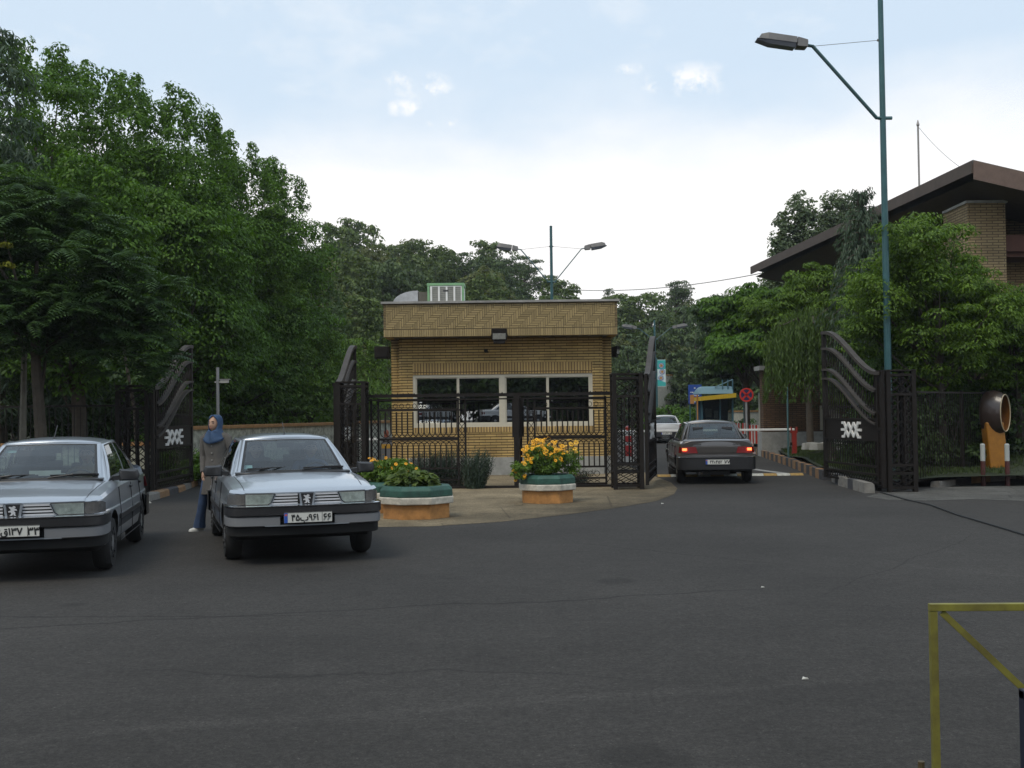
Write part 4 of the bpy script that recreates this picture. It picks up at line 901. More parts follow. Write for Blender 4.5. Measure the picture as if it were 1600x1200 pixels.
# cctv pole
d4 = 31; t = empty('camera_pole', (X(340, d4), d4, 0), label='thin grey pole with a small surveillance camera behind the woman', cat='pole')
q = MB(); q.tube([(0, 0, 0), (0, 0, Z(341, 574, d4))], .045, 8); q.build('pole', mat('grey_pole', (.30, .31, .32), .5, .3), t, True)
zc = Z(345, 597, d4); q = MB(); q.bar((-.08, 0, zc), (.12, 0, zc), .04); q.ring([[(.08+x*1, y, zc+.02+z) for y, z in ((-.05, -.045), (.05, -.045), (.05, .045), (-.05, .045))] for x in (0, .22)]); q.bar((.06, 0, zc+.075), (.34, 0, zc+.075), .14, .012); q.build('camera', mat('camera_white', (.50, .50, .47), .5), t)
q = MB(); q.box(-.3, -.02, -.05, .05, Z(325, 708, d4), Z(325, 704, d4)+.06); q.box(-.28, -.24, -.03, .03, 0, Z(325, 708, d4)); o = q.build('small_sign', WPT); o.location = (X(325, d4), d4-.3, 0); tag(o, 'small white plate on a post beside the hedge behind the woman', 'sign')
# second small camera pole seen through the left pillar
# kiosk
dk = 52; kx0, kx1 = X(1096, dk), X(1144, dk)
ki = empty('kiosk', ((kx0+kx1)/2, dk, 0), 0, label='small teal guard kiosk with a yellow fascia and domed roof beyond the barrier', cat='kiosk')
KT = mat('kiosk_teal', (.05, .13, .17), .5, .2, var=.15); KY = mat('kiosk_yellow', (.62, .42, .03), .5, var=.1); W = (kx1-kx0)/2; zt = Z(1120, 622, dk)
q = MB()
for sx in (-1, 1):
    for sy in (0, 1): q.box(sx*W-.04, sx*W+.04, sy*1.4-.04, sy*1.4+.04, 0, zt)
q.box(.1, .16, -.035, .035, 0, zt); q.box(-W, W, -.02, .02, .85, .92); q.build('frame', KT, ki)
q = MB(); q.box(-W+.04, W-.04, -.01, .01, .05, .85); q.box(-W+.04, W-.04, 1.38, 1.42, .05, zt); q.box(-W-.01, -W+.01, .04, 1.36, .05, .9); q.box(W-.01, W+.01, .04, 1.36, .05, .9); q.build('wall_panel', mat('kiosk_wall', (.04, .11, .17), .6, var=.1), ki)
q = MB(); q.box(-W+.04, .1, 0, .008, .92, zt-.05); q.box(.16, W-.04, 0, .008, .92, zt-.05); q.build('pane', glass_mat('kiosk_glass', (.5, .55, .55), .1), ki)
for a, b, c, d_ in ((-.55, -.25, 1.3, 1.7), (-.15, .06, 1.25, 1.6)): q = MB(); q.box(a, b, .03, .036, c, d_); q.build('paper_notice', WPT, ki)
q = MB(); z1 = zt; e = .28; q.ring([[(-W-.16, -.75, z1-.12), (W+.12, -.3, z1+.02), (W+.12, 1.6, z1+.02), (-W-.16, 1.6, z1-.12)], [(-W-.16, -.75, z1+.06), (W+.12, -.3, z1+.22), (W+.12, 1.6, z1+.22), (-W-.16, 1.6, z1+.06)]]); q.build('fascia', KY, ki)
q = MB(); q.ring([[(-W-.2+(.06*k), -.2+.9*(k/5)*.5, z1+.2+.35*math.sin(math.pi/2*k/5)), (W, -.2+.45*(k/5), z1+.2+.35*math.sin(math.pi/2*k/5)), (W, 1.4-.45*(k/5), z1+.2+.35*math.sin(math.pi/2*k/5)), (-W-.2+.06*k, 1.4-.45*(k/5), z1+.2+.35*math.sin(math.pi/2*k/5))] for k in range(6)]); q.build('roof', mat('kiosk_roof', (.10, .19, .23), .5, var=.1), ki)
q = MB()
for x in (W-.45, W-.2, W+.02): q.tube([(x, 0, z1+.2), (x, 0, z1+.85)], .035, 6)
q.tube([(W-.8, 0, z1+.5), (W+.02, 0, z1+.85)], .03, 6); q.build('roof_rail', KT, ki)
# signs
ds = 54; t = empty('direction_sign', (X(1085, ds), ds, 0), label='dark blue direction board with white lettering left of the kiosk', cat='sign')
z0, z1 = Z(1085, 631, ds), Z(1085, 601, ds); q = MB(); q.box(-.30, .34, -.02, .02, z0, z1); q.build('board', mat('sign_blue', (.015, .06, .28), .5), t); q = MB(); q.tube([(-.22, .04, 0), (-.22, .04, z1)], .035, 6); q.build('post', TEAL, t); q = MB(); q.tube([(.26, .04, 0), (.26, .04, z1)], .035, 6); q.build('post', TEAL, t)
for i, (k, wd) in enumerate(((.82, .05), (.60, .22), (.44, .22), (.26, .17), (.1, .16))):
    q = MB(); rr = random.Random(i); x = -wd+.02
    while x < wd: l_ = rr.uniform(.03, .09); q.box(x, x+l_, -.028, -.022, lerp(z0, z1, k)-.02, lerp(z0, z1, k)+.022); x += l_+.02
    q.build('lettering', WPT, t)
q = MB(); q.box(-.09, .09, -.02, .02, Z(1081, 631, ds-2), Z(1081, 617, ds-2)); q.tube([(.25, .03, 0), (.25, .03, Z(1081, 617, ds-2))], .035, 6); q.box(.05, .27, 0, .03, Z(1081, 622, ds-2), Z(1081, 620, ds-2)); o = q.build('orange_sign', mat('sign_orange', (.40, .19, .05), .6)); o.location = (X(1081, ds-2), ds-2, 0); tag(o, 'small orange brown board in front of the blue direction sign', 'sign')
dn = 37; t = empty('no_stopping_sign', (X(1166, dn), dn, 0), label='round red and blue no stopping sign on a grey post by the barriers', cat='sign'); zc = Z(1166, 617, dn); r = 11/F*dn
q = MB(); q.tube([(0, .03, 0), (0, .03, zc)], .035, 8); q.build('post', mat('grey_pole', (.3, .31, .32), .5, .3), t)
q = MB(); q.tube([(0, .01, zc), (0, -.01, zc)], r, 28); q.build('disc', mat('sign_dark_blue', (.012, .02, .08), .5), t)
q = MB(); RD = mat('sign_red', (.5, .03, .02), .5)
for k in range(28):
    a, b = 2*math.pi*k/28, 2*math.pi*(k+1)/28; q.add([(rr*math.cos(x), -.016, zc+rr*math.sin(x)) for x, rr in ((a, r), (b, r), (b, r*.78), (a, r*.78))], [(0, 1, 2, 3)])
q.bar((-r*.62, -.014, zc-r*.62), (r*.62, -.014, zc+r*.62), r*.26, .008, up=(0, 1, 0)); q.bar((-r*.62, -.014, zc+r*.62), (r*.62, -.014, zc-r*.62), r*.26, .008, up=(0, 1, 0)); q.build('ring_and_cross', RD, t)
# boom barrier across the road
db = 36.4; xa, xb = X(965, db), X(1240, db); zb_ = Z(1150, 672, db)
t = empty('boom_barrier', (xb, db, 0), label='long white boom barrier lowered across the right lane resting on a red post', cat='barrier')
q = MB(); q.box(xa-xb, 0, -.035, .035, zb_-.036, zb_+.036); q.build('boom', WPT, t, bevel=.015)
q = MB(); q.box(-.085, .055, -.06, .06, 0, zb_-.045); q.prism([(-.13, zb_-.12), (-.10, zb_-.12), (-.10, zb_+.08), (-.13, zb_+.08)], -.07, .07); q.prism([(.055, zb_-.12), (.085, zb_-.12), (.085, zb_+.08), (.055, zb_+.08)], -.07, .07); q.build('red_post', mat('red_paint', (.26, .022, .014), .5, var=.3, vscale=9), t)
q = MB(); q.box(-.14, -.09, -.05, .05, zb_-.52, zb_-.42); q.build('latch', BLK, t)
t = empty('barrier_motor', (X(980, 33.5), 33.5, 0), label='red and white barrier motor cabinet seen through the lattice pillar right of the lodge', cat='barrier box')
RDP = mat('red_paint', (.5, .04, .03), .5); q = MB(); q.box(-.16, .16, -.16, .16, 0, 1.05); q.build('cabinet', WPT, t, bevel=.02); q = MB(); q.box(-.13, .13, -.166, -.161, .3, .62); q.box(-.13, .13, -.166, -.161, .72, .9); q.build('red_panel', mat('bright_red', (.55, .03, .03), .5), t)
q = MB(); q.ball((0, 0, 1.12), .08); q.build('beacon', mat('beacon_red', (.5, .05, .03), .3, coat=1), t, True)
# plastic barriers
for k, (px, dd) in enumerate(((1152, 42.5), (1163, 42), (1174, 41.6), (1184, 41.2))):
    t = empty('striped_barrier', (X(px, dd), dd, 0), R(10), label=['leftmost', 'second from left', 'third from left', 'rightmost'][k]+' of the red and white striped barrier panels behind the boom', cat='barrier', group='red and white barriers')
    w_ = .11; z0, z1 = .38, Z(px, 661 if k < 2 else 664, dd); q = MB()
    for j in range(4): q.box(-w_+j*w_/2, -w_+(j+1)*w_/2, -.02, .02, z0, z1-.0, WPT if j % 2 else mat('barrier_red', (.55, .05, .03), .5))
    q.build('panel', None, t); q = MB(); q.box(-w_, w_, -.15, .15, 0, .08); q.box(-.03, .03, -.03, .03, .08, z0); q.build('foot', mat('pink_white', (.55, .42, .4), .6), t)
# thin posts near the no stopping sign
for px, py0, dd, r_, lab, m_ in ((1186, 618, 41, .03, 'thin pale post standing right of the no stopping sign', mat('pale_post', (.42, .42, .36), .6)), (1230, 600, 34.6, .03, 'thin grey green post left of the red barrier post', TEALD), (1162, 628, 46, .035, 'thin dark post directly behind the no stopping sign', TEALD)):
    q = MB(); h = Z(px, py0, dd); q.tube([(0, 0, 0), (0, 0, h)], r_, 8); q.bar((-.02, 0, h-.03), (.16, 0, h-.01), .03); o = q.build('post', m_, None, True); o.location = (X(px, dd), dd, .1); tag(o, lab, 'post')
# speed bump: alternate yellow and white blocks
t = empty('speed_bump', ((X(1025, 27.9)+X(1245, 27.9))/2, 27.9, 0), R(-1), label='worn yellow and white speed bump across the right lane under the grey car', cat='speed bump')
n = 11; x0_, x1_ = -1.75, 1.85
for i in range(n):
    a, b = lerp(x0_, x1_, i/n), lerp(x0_, x1_, (i+1)/n)-.012; q = MB(); q.ring([[(x, -.17, .003), (x, -.10, .045), (x, 0, .055), (x, .10, .045), (x, .17, .003)] for x in (a, b)])
    q.build('block', mat('bump_white', (.45, .45, .41), .8, var=.4, vscale=14) if i % 2 else mat('bump_yellow', (.34, .22, .07), .8, var=.4, vscale=14), t)
# phone booth
dp = 24.9; p0 = (X(1553, dp), dp, .05)
t = empty('phone_booth', p0, 0, label='orange phone pedestal with an oval dark hood at the right edge', cat='phone booth')
OR = mat('booth_orange', (.30, .125, .010), .5, var=.3, vscale=6); DK = mat('booth_shell', (.035, .022, .018), .35, coat=.5, var=.3, vscale=5)
q = MB(); q.box(-.36, .34, -.26, .26, 0, .17); q.build('base_block', STO, t, bevel=.02)
q = MB(); q.ring([[(-.20+dx, -.16, z), (.20+dx, -.16, z), (.20+dx, .16, z), (-.20+dx, .16, z)] for z, dx in ((.17, .03), (1.25, -.06))]); q.build('pedestal', OR, t, bevel=.03)
q = MB(); ax = Vector((.66, -.75, 0)).normalized(); sd_ = Vector((-ax.y, ax.x, 0)); zc_ = 1.45
def oval(a, r, rz, n=24): return [Vector((0, 0, zc_))+ax*a+sd_*(r*math.cos(2*math.pi*k/n))+Vector((0, 0, rz*math.sin(2*math.pi*k/n))) for k in range(n)]
q.ring([oval(a, r, rz) for a, r, rz in ((-.30, .02, .04), (-.29, .14, .26), (-.25, .22, .40), (-.16, .27, .49), (0, .29, .51), (.14, .27, .47), (.24, .235, .41))], cap=False); q.build('hood', DK, t, True)
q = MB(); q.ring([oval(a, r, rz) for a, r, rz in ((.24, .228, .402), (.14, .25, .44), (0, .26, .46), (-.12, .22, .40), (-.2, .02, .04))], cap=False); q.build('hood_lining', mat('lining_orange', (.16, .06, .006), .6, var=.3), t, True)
q = MB(); q.tube(oval(.243, .233, .408)+oval(.243, .233, .408)[:2], .012, 6, cap=False); q.build('hood_rim', mat('rim_cream', (.4, .33, .22), .5), t, True)
q = MB(); q.box(-.12, .1, -.1, .1, 1.1, 1.6); q.build('telephone', mat('phone_orange', (.3, .12, .02), .5), t, bevel=.02)
for px, dd, lab in ((1533, 23.3, 'left of the two red and white posts before the phone booth'), (1571, 23.2, 'right of the two red and white posts before the phone booth')):
    t = empty('bollard', (X(px, dd), dd, 0), label=lab, cat='bollard', group='red and white posts by the phone booth'); h = Z(px, 693, dd)
    q = MB(); q.tube([(0, 0, 0), (0, 0, h-.36)], .048, 12); q.build('red_shaft', mat('maroon', (.07, .018, .015), .6, var=.3), t, True); q = MB(); q.tube([(0, 0, h-.36), (0, 0, h-.02), (0, 0, h)], [.049, .049, .03], 12); q.build('white_top', mat('post_white', (.36, .38, .36), .6, var=.15), t, True)
# yellow railing in the foreground
dr = 3.9; zr = Z(1500, 941, dr); xr = X(1450, dr)
t = empty('yellow_railing', (xr, dr, 0), R(-2.2), label='thin yellow metal railing with a diagonal brace in the near right corner', cat='railing')
YL = mat('yellow_rail', (.20, .19, .03), .6, var=.4, vscale=9, col2=(.09, .075, .02)); q = MB(); q.box(-.012, .012, -.012, .012, 0, zr-.026); q.build('post', YL, t)
q = MB(); q.box(-.013, 1.4, -.013, .013, zr-.025, zr); q.build('rail', YL, t, bevel=.002)
q = MB(); q.bar((.03, .0, zr-.03), (.318, 0, zr-.31), .012, .022); q.build('brace', YL, t)
q = MB(); q.tube([(-.035, .05, 0), (-.035, .05, Z(1443, 1192, dr))], .012, 8); q.build('stub', mat('rail_brown', (.07, .05, .02), .6), t)
q = MB(); z_ = Z(1590, 1072, dr-.02); q.box(-.02, .03, -.02, .02, 0, z_); q.box(-.02, .3, -.02, .02, z_-.03, z_+.003); o = q.build('blue_frame', mat('dark_blue_metal', (.012, .014, .03), .5), bevel=.003); o.location = (X(1583, dr), dr-.05, 0); tag(o, 'dark blue metal frame under the yellow railing at the bottom right corner', 'frame')
# cable on the road
q = MB(); pts = [G(1372, 770), G(1410, 781), G(1450, 790), G(1490, 805), G(1530, 817), G(1570, 829), G(1605, 840), G(1700, 862)]; q.tube([(p.x, p.y, .018) for p in pts], .012, 6); o = q.build('cable', mat('cable_black', (.008, .008, .008), .6), None, True); tag(o, 'black cable lying across the asphalt from the right gate pillar', 'cable')
# overhead wires
def wire(a, b, sag, r, label):
    q = MB(); a = Vector(a); b = Vector(b); q.tube([a.lerp(b, k/16)-Vector((0, 0, sag*4*(k/16)*(1-k/16))) for k in range(17)], r, 4); o = q.build('overhead_wire', mat('wire', (.12, .12, .12), .6)); tag(o, label, 'wire')
wire((X(890, 80), 80, Z(890, 452, 80)), (X(1200, 60), 60, Z(1200, 425, 60)), .4, .022, 'thin overhead wire from behind the lodge towards the right hand building roof')
wire((X(1443, 33), 33, Z(1443, 195, 33)), (X(1610, 30), 30, Z(1610, 292, 30)), .5, .006, 'fine stay wire running from the roof antenna to the right')
# litter
for px, py, s_, lab in ((1249, 1059, .022, 'small pale scrap of litter on the near asphalt'), (1186, 917, .018, 'tiny white scrap in the middle of the asphalt'), (232, 786, .05, 'white scrap of paper at the kerb beside the left gate leaf'), (1032, 787, .025, 'small white scrap on the road near the lodge island')):
    p = G(px, py); q = MB(); q.ring([[(-s_, -s_*.6, .004), (s_, -s_*.4, .004), (s_*.7, s_*.7, .004), (-s_*.6, s_*.5, .004)], [(-s_*.7, -s_*.3, s_*.5), (s_*.6, -s_*.4, s_*.7), (s_*.5, s_*.3, s_*.4), (-s_*.4, s_*.4, s_*.8)]]); o = q.build('litter', mat('litter_white', (.5, .5, .46), .8)); o.location = p; tag(o, lab, 'litter')
# ticket column by the left lane
dt = 26.2; t = empty('ticket_column', (X(603, dt), dt, 0), label='grey ticket column with a yellow band and orange beacon left of the lodge', cat='barrier box'); h = Z(603, 683, dt)
q = MB(); q.box(-.115, .115, -.12, .12, 0, h); q.build('cabinet', mat('column_grey', (.20, .20, .21), .5, .2), t, bevel=.015); q = MB(); q.box(-.1, .1, -.128, -.121, h-.26, h-.16); q.build('yellow_band', mat('band_yellow', (.5, .28, .04), .5), t)
q = MB(); q.ring([[(.055*math.cos(a), .055*math.sin(a), h+z) for a in np.linspace(0, 2*math.pi, 12, endpoint=False)] for z in (0, .05)]); q.ell([(0, 0, h+.05, .05, .05), (0, 0, h+.12, .06, .06), (0, 0, h+.17, .03, .03)], 12); q.build('beacon', mat('beacon_orange', (.22, .06, .03), .4), t, True)
for sx in (-.05, .05): q = MB(); q.tube([(sx, -.121, h-.07), (sx, -.135, h-.07)], .03, 12); q.build('button', BLK, t)
q = MB(); q.box(-.9, .0, -.03, .03, -.03, .03); q.box(-.86, -.8, -.02, .02, -.85, -.03); o = q.build('white_boom', WPT); o.location = (X(590, 30), 30, Z(585, 686, 30)); tag(o, 'short white boom seen behind the left fence panel of the lodge', 'barrier')
# ---------------------------------------------------------------- walls in the background
COP = mat('orange_coping', (.34, .18, .07), .8, var=.25, vscale=5)
STW = mat('rubble_stone', (.42, .42, .34), .9, var=.7, vscale=7, bump=.6, bscale=9)
def garden_wall(a, b, h, label, m=STW, th=.3):
    a = Vector((a[0], a[1], 0)); b = Vector((b[0], b[1], 0)); L_ = (b-a).length; rz = math.atan2(b.y-a.y, b.x-a.x)
    t = empty('garden_wall', a, rz, label=label, cat='wall'); q = MB(); q.box(0, L_, -th/2, th/2, 0, h); q.build('wall', m, t); q = MB(); n = max(1, int(L_/1.2))
    for i in range(n): q.box(L_*i/n, L_*(i+1)/n-.015, -th/2-.05, th/2+.05, h+.002, h+.085)
    q.build('coping', COP, t); return t
garden_wall((X(270, 27.2), 27.2), (X(528, 36.5), 36.5), 1.31, 'long low rubble stone wall with an orange coping left of the lodge')
garden_wall((X(528, 36.5)+.05, 36.55), (X(606, 41), 41), 1.32, 'short far length of stone wall with orange coping beside the lodge corner')
garden_wall((-13.5, 26.0), (-8.3, 26.0), .98, 'low wall with an orange coping behind the far left iron fence')
garden_wall((X(1024, 78), 78), (X(1048, 80), 80), 4.1, 'pale retaining wall with orange coping below the flower banner', m=mat('pale_wall', (.42, .40, .33), .9, var=.2))
garden_wall((X(1048, 86), 86), (X(1200, 80), 80), 3.6, 'long pale retaining wall with orange coping behind the kiosk', m=mat('pale_wall', (.42, .40, .33), .9, var=.2))
garden_wall((X(1140, 66), 66), (X(1200, 62), 62), 1.5, 'low pale wall with orange coping behind the striped barriers', m=mat('pale_wall', (.42, .40, .33), .9, var=.2))
# ---------------------------------------------------------------- right hand building
bd = empty('brick_building', (13, 31, 0), label='large tan brick building with a brown overhanging sloped roof at the right', cat='building')
def bb(name, mb, m=None, bevel=0):
    o = mb.build(name, m, bd, False, bevel); o.matrix_parent_inverse = Matrix.Translation((-13, -31, 0)); return o
ZR = 7.85; FAS = mat('fascia_brown', (.07, .05, .038), .7, var=.25, vscale=3); SOF = mat('soffit_brown', (.075, .055, .04), .85, var=.2)
ax_, ay, bx_, by_ = 10.45, 48.5, 11.65, 28.0     # high eave from far to near
sl = math.tan(R(13)); W = 12
def rz_(x, y): # roof height falls away to the right of the eave line
    xe = lerp(bx_, ax_, (y-by_)/(ay-by_)); return ZR-(x-xe)*sl
q = MB()
C = [(bx_, by_), (bx_+W, by_+.6), (ax_+W, ay), (ax_, ay)]
th = .14; top = [(x, y, rz_(x, y)) for x, y in C]; bot = [(x, y, z-th) for x, y, z in top]
q.ring([top, bot]); bb('roof', q, mat('roof_grey', (.10, .10, .10), .8, var=.2))
q = MB(); e = .04
def fas(p, r_, h=.55):
    (x0_, y0_, z0_), (x1_, y1_, z1_) = p, r_; d = Vector((x1_-x0_, y1_-y0_, 0)).normalized(); n = Vector((d.y, -d.x, 0))*e
    q.ring([[(x0_, y0_, z0_-th), (x0_+n.x, y0_+n.y, z0_-.02), (x0_+n.x, y0_+n.y, z0_-h), (x0_, y0_, z0_-h)], [(x1_, y1_, z1_-th), (x1_+n.x, y1_+n.y, z1_-.02), (x1_+n.x, y1_+n.y, z1_-h), (x1_, y1_, z1_-h)]])
fas(top[0], top[1], .50); bb('fascia', q, mat('fascia_red_brown', (.135, .09, .07), .7, var=.25, vscale=3)); q = MB(); fas(top[3], top[0], .34); bb('fascia', q, FAS)
q = MB(); sb = [(bx_+.15, by_+.1), (bx_+W-.1, by_+.7), (ax_+W-.1, ay-.1), (ax_+.15, ay-.1)]; q.add([(x, y, rz_(x, y)-.42) for x, y in sb], [(0, 1, 2, 3)]); bb('soffit', q, SOF)
q = MB(); q.box(12.6, 15.6, 31.2, 47.5, 0, 6.95, BR2); q.box(15.6, 24, 33.2, 47.5, 0, 6.0, BR2); bb('wall', q)
q = MB(); q.box(12.1, 13.1, 29.5, 31.15, 0, Z(1555, 316, 29.5), BR2); q.box(12.05, 13.15, 29.45, 31.1, Z(1555, 316, 29.5)+.001, Z(1555, 316, 29.5)+.07, STO); bb('brick_pier', q)
q = MB(); q.box(13.15, 22, 29.8, 30.0, Z(1585, 392, 29.8), Z(1585, 366, 29.8)); q.box(13.15, 22, 30.0, 33.1, Z(1585, 392, 29.8)-.12, Z(1585, 392, 29.8)); bb('balcony', q, mat('balcony_brown', (.13, .055, .04), .7, var=.2))
q = MB(); q.box(13.15, 22, 29.9, 30.1, 3.2, 4.9); q.box(13.2, 22, 29.9, 30.1, 1.8, 2.4); bb('lower_wall', q, BR2)
q = MB(); q.box(12.0, 13.2, 33, 36, 4.3, 5.6); 
for i in range(4):
    y = 33.6+i*3.4; w = MB(); w.box(12.52, 12.7, y, y+1.5, 3.9, 5.4); bb('window', w, mat('dark_glass', (.03, .03, .035), .1, coat=1))
w = MB(); w.box(14.5, 18.5, 33.1, 33.25, 4.7, 6.0); bb('window', w, mat('dark_glass', (.03, .03, .035), .1, coat=1))
q = MB(); q.tube([(0, 0, 0), (0, 0, Z(1443, 190, 33)-6.9)], .028, 6); q.ell([(0, 0, Z(1443, 190, 33)-7.0, .02, .02), (0, 0, Z(1443, 190, 33)-6.95, .05, .05), (0, 0, Z(1443, 190, 33)-6.8, .01, .01)], 8); o = q.build('antenna', mat('antenna_grey', (.25, .24, .23), .5, .3)); o.location = (X(1443, 33), 33, 6.9); tag(o, 'thin antenna mast standing on the roof of the right hand building', 'antenna')
# low brown brick annex behind the gate
an = empty('brick_annex', (X(1192, 39), 39, 0), label='dark brown brick annex wall behind the barrier post with a concrete plinth', cat='building')
q = MB(); q.box(0, 9, 0, .5, .85, 3.0); q.build('wall', BRD, an); q = MB(); q.box(-.1, 9, -.12, .55, 0, .85); q.build('plinth', STO, an); q = MB(); q.box(-.15, 9.2, -.2, .7, 3.0, 3.15); q.build('coping', STO, an)
q = MB(); q.box(1.95, 2.6, -.14, -.05, .9, 1.75); q.build('meter_box', mat('meter_cream', (.33, .31, .25), .6), an)
# rubble by the barrier post
q = MB(); rr = random.Random(9)
for i in range(26):
    a = 9.0+rr.random()*2.2; b = 33.4+rr.random()*2.4; z = .50; s_ = rr.uniform(.08, .28); q.ring([[(a+s_*math.cos(k*1.26+i)*rr.uniform(.7, 1), b+s_*math.sin(k*1.26+i)*rr.uniform(.7, 1), z+zz) for k in range(5)] for zz in (-.12, .08)])
o = q.build('rubble', STO); tag(o, 'pile of broken grey concrete slabs behind the striped kerb', 'rubble', kind='stuff')
# ---------------------------------------------------------------- foliage
def leaf_obj(name, C, Dv, Nv, Ls, Ws, m, parent=None, fold=0):
    C = np.asarray(C); n = len(C); Dv = Dv/np.linalg.norm(Dv, axis=1, keepdims=True); Sv = np.cross(Dv, Nv); Sv /= np.linalg.norm(Sv, axis=1, keepdims=True)+1e-9
    Ls = np.broadcast_to(Ls, (n,))[:, None]; Ws = np.broadcast_to(Ws, (n,))[:, None]
    Nn = np.cross(Sv, Dv)
    V = np.stack([C-Dv*Ls*.5, C+Sv*Ws*.5-Dv*Ls*.05+Nn*Ws*.12, C+Dv*Ls*.5-Nn*Ls*.10, C-Sv*Ws*.5-Dv*Ls*.05+Nn*Ws*.12], 1).reshape(-1, 3)
    me = bpy.data.meshes.new(name); me.vertices.add(4*n); me.vertices.foreach_set('co', V.astype(np.float32).ravel())
    me.loops.add(4*n); me.loops.foreach_set('vertex_index', np.arange(4*n, dtype=np.int32)); me.polygons.add(n)
    me.polygons.foreach_set('loop_start', np.arange(0, 4*n, 4, dtype=np.int32)); me.polygons.foreach_set('loop_total', np.full(n, 4, dtype=np.int32)); me.update(calc_edges=True)
    me.materials.append(m); o = bpy.data.objects.new(name, me); COL.objects.link(o); o.parent = parent; return o
def rnd_dirs(rg, n):
    v = rg.normal(size=(n, 3)); return v/np.linalg.norm(v, axis=1, keepdims=True)
def clump_centers(rg, blobs, n):
    "points spread through ellipsoids, denser towards the shell; blobs (x,y,z,rx,ry,rz)"
    b = np.array(blobs, float); vol = (b[:, 3]*b[:, 4]*b[:, 5])**.67; idx = rg.choice(len(b), n, p=vol/vol.sum())
    d = rnd_dirs(rg, n); r = rg.uniform(.50, 1.0, n)**.6; return b[idx, :3]+d*b[idx, 3:]*r[:, None], d
def crown_arrays(rg, cc, cr, per, L_, W_, flat=.55, droop=.25, jit=.35, under=.25):
    n = len(cc); N_ = n*per; k = np.repeat(np.arange(n), per); v = rnd_dirs(rg, N_); v[:, 2] = np.abs(v[:, 2])*np.where(rg.uniform(0, 1, N_) < under, -.45, 1)
    R_ = np.broadcast_to(cr, (n,))[k]*rg.uniform(.72, 1.04, N_); off = v*R_[:, None]; off[:, 2] *= flat
    C = cc[k]+off
    Nv = v*np.array([.8, .8, 1.1])+rg.normal(size=(N_, 3))*jit; Nv[:, 2] += .35
    out = v.copy(); out[:, 2] = -droop; out += rg.normal(size=(N_, 3))*.45; Nn = Nv/np.linalg.norm(Nv, axis=1, keepdims=True)
    Dv = out-Nn*(out*Nn).sum(1)[:, None]*.85; s = rg.uniform(.7, 1.25, N_)
    return C, Dv, Nv, L_*s, W_*s
def crown_leaves(rg, cc, cd_, cr, per, L_, W_, m, parent, flat=.55, droop=.25, name='crown', jit=.35):
    return leaf_obj(name, *crown_arrays(rg, cc, cr, per, L_, W_, flat, droop, jit), m, parent)
BARK = mat('bark', (.075, .062, .048), .95, var=.35, vscale=6, bump=.6, bscale=14); BARKP = mat('bark_pale', (.17, .16, .13), .95, var=.3, vscale=6, bump=.5, bscale=14)
def trunk(parent, h, r, tips, rg, base=(0, 0, 0), m=BARK, lean=(0, 0)):
    q = MB(); p0 = Vector(base); pts = [p0+Vector((lean[0]*k*k+.06*h*.2*math.sin(k*5+1), lean[1]*k*k+.05*h*.2*math.cos(k*4), h*k)) for k in (0, .08, .3, .55, .8, 1)]
    q.tube(pts, [r*1.35, r*1.05, r*.9, r*.75, r*.5, r*.25], 8)
    for t_ in tips:
        t_ = Vector(t_); k = max(.2, min(.9, (t_.z-p0.z)/h*.6)); a = pts[0].lerp(pts[-1], k); mid = a.lerp(t_, .5)+Vector((0, 0, -.06*(t_-a).length)); q.tube([a, mid, t_], [r*.38, r*.24, r*.07], 5)
    return q.build('trunk', m, parent, True)
def tree(name, loc, blobs, n, cr, per, L_, W_, lm, seed, label, group=None, th=None, tr=.16, extra=None, cat='tree', m=BARK, flat=.55, droop=.25, tips=14, lean=(0, 0), rz=0, jit=.35, under=.25, shell=None):
    rg = np.random.default_rng(seed); t = empty(name, loc, rz, label=label, cat=cat, group=group)
    cc, cd_ = clump_centers(rg, blobs, n)
    if shell: # a few fillers inside, most clumps on the skin of the crown
        b = np.array(blobs, float); vol = (b[:, 3]*b[:, 4]*b[:, 5])**.67; idx = rg.choice(len(b), n, p=vol/vol.sum()); d = rnd_dirs(rg, n); cc = b[idx, :3]+d*b[idx, 3:]*(rg.uniform(shell, 1.0, n))[:, None]
    A = crown_arrays(rg, cc, cr*rg.uniform(.6, 1.35, len(cc)), per, L_, W_, flat, droop, jit, under)
    if extra is not None:
        B = crown_arrays(rg, extra, .20*rg.uniform(.7, 1.3, len(extra)), 26, L_*.9, W_, .8, .5, jit, .3); A = tuple(np.concatenate([p, q_]) for p, q_ in zip(A, B))
    leaf_obj('crown', *A, lm, t)
    top = max(b[2] for b in blobs); trunk(t, th or top, tr, [tuple(x) for x in cc[rg.choice(len(cc), min(tips, len(cc)), False)]], rg, m=m, lean=lean); return t
LG1 = leaf_mat('leaf_green', (.019, .052, .006), (.095, .195, .018)); LG2 = leaf_mat('leaf_dark', (.018, .040, .014), (.055, .10, .026)); LG3 = leaf_mat('leaf_fresh', (.045, .09, .014), (.14, .24, .035))
LHILL = [leaf_mat('hill_leaf_a', (.036, .062, .020), (.115, .165, .045), .3), leaf_mat('hill_leaf_b', (.030, .052, .022), (.085, .130, .045), .25), leaf_mat('hill_leaf_c', (.045, .058, .018), (.12, .14, .04), .3)]
LCED = leaf_mat('cedar_needles', (.028, .055, .035), (.085, .13, .08), .25); LPOP = leaf_mat('poplar_leaf', (.05, .08, .045), (.15, .20, .11), .35); LYEL = leaf_mat('leaf_yellow', (.10, .13, .02), (.26, .26, .03))
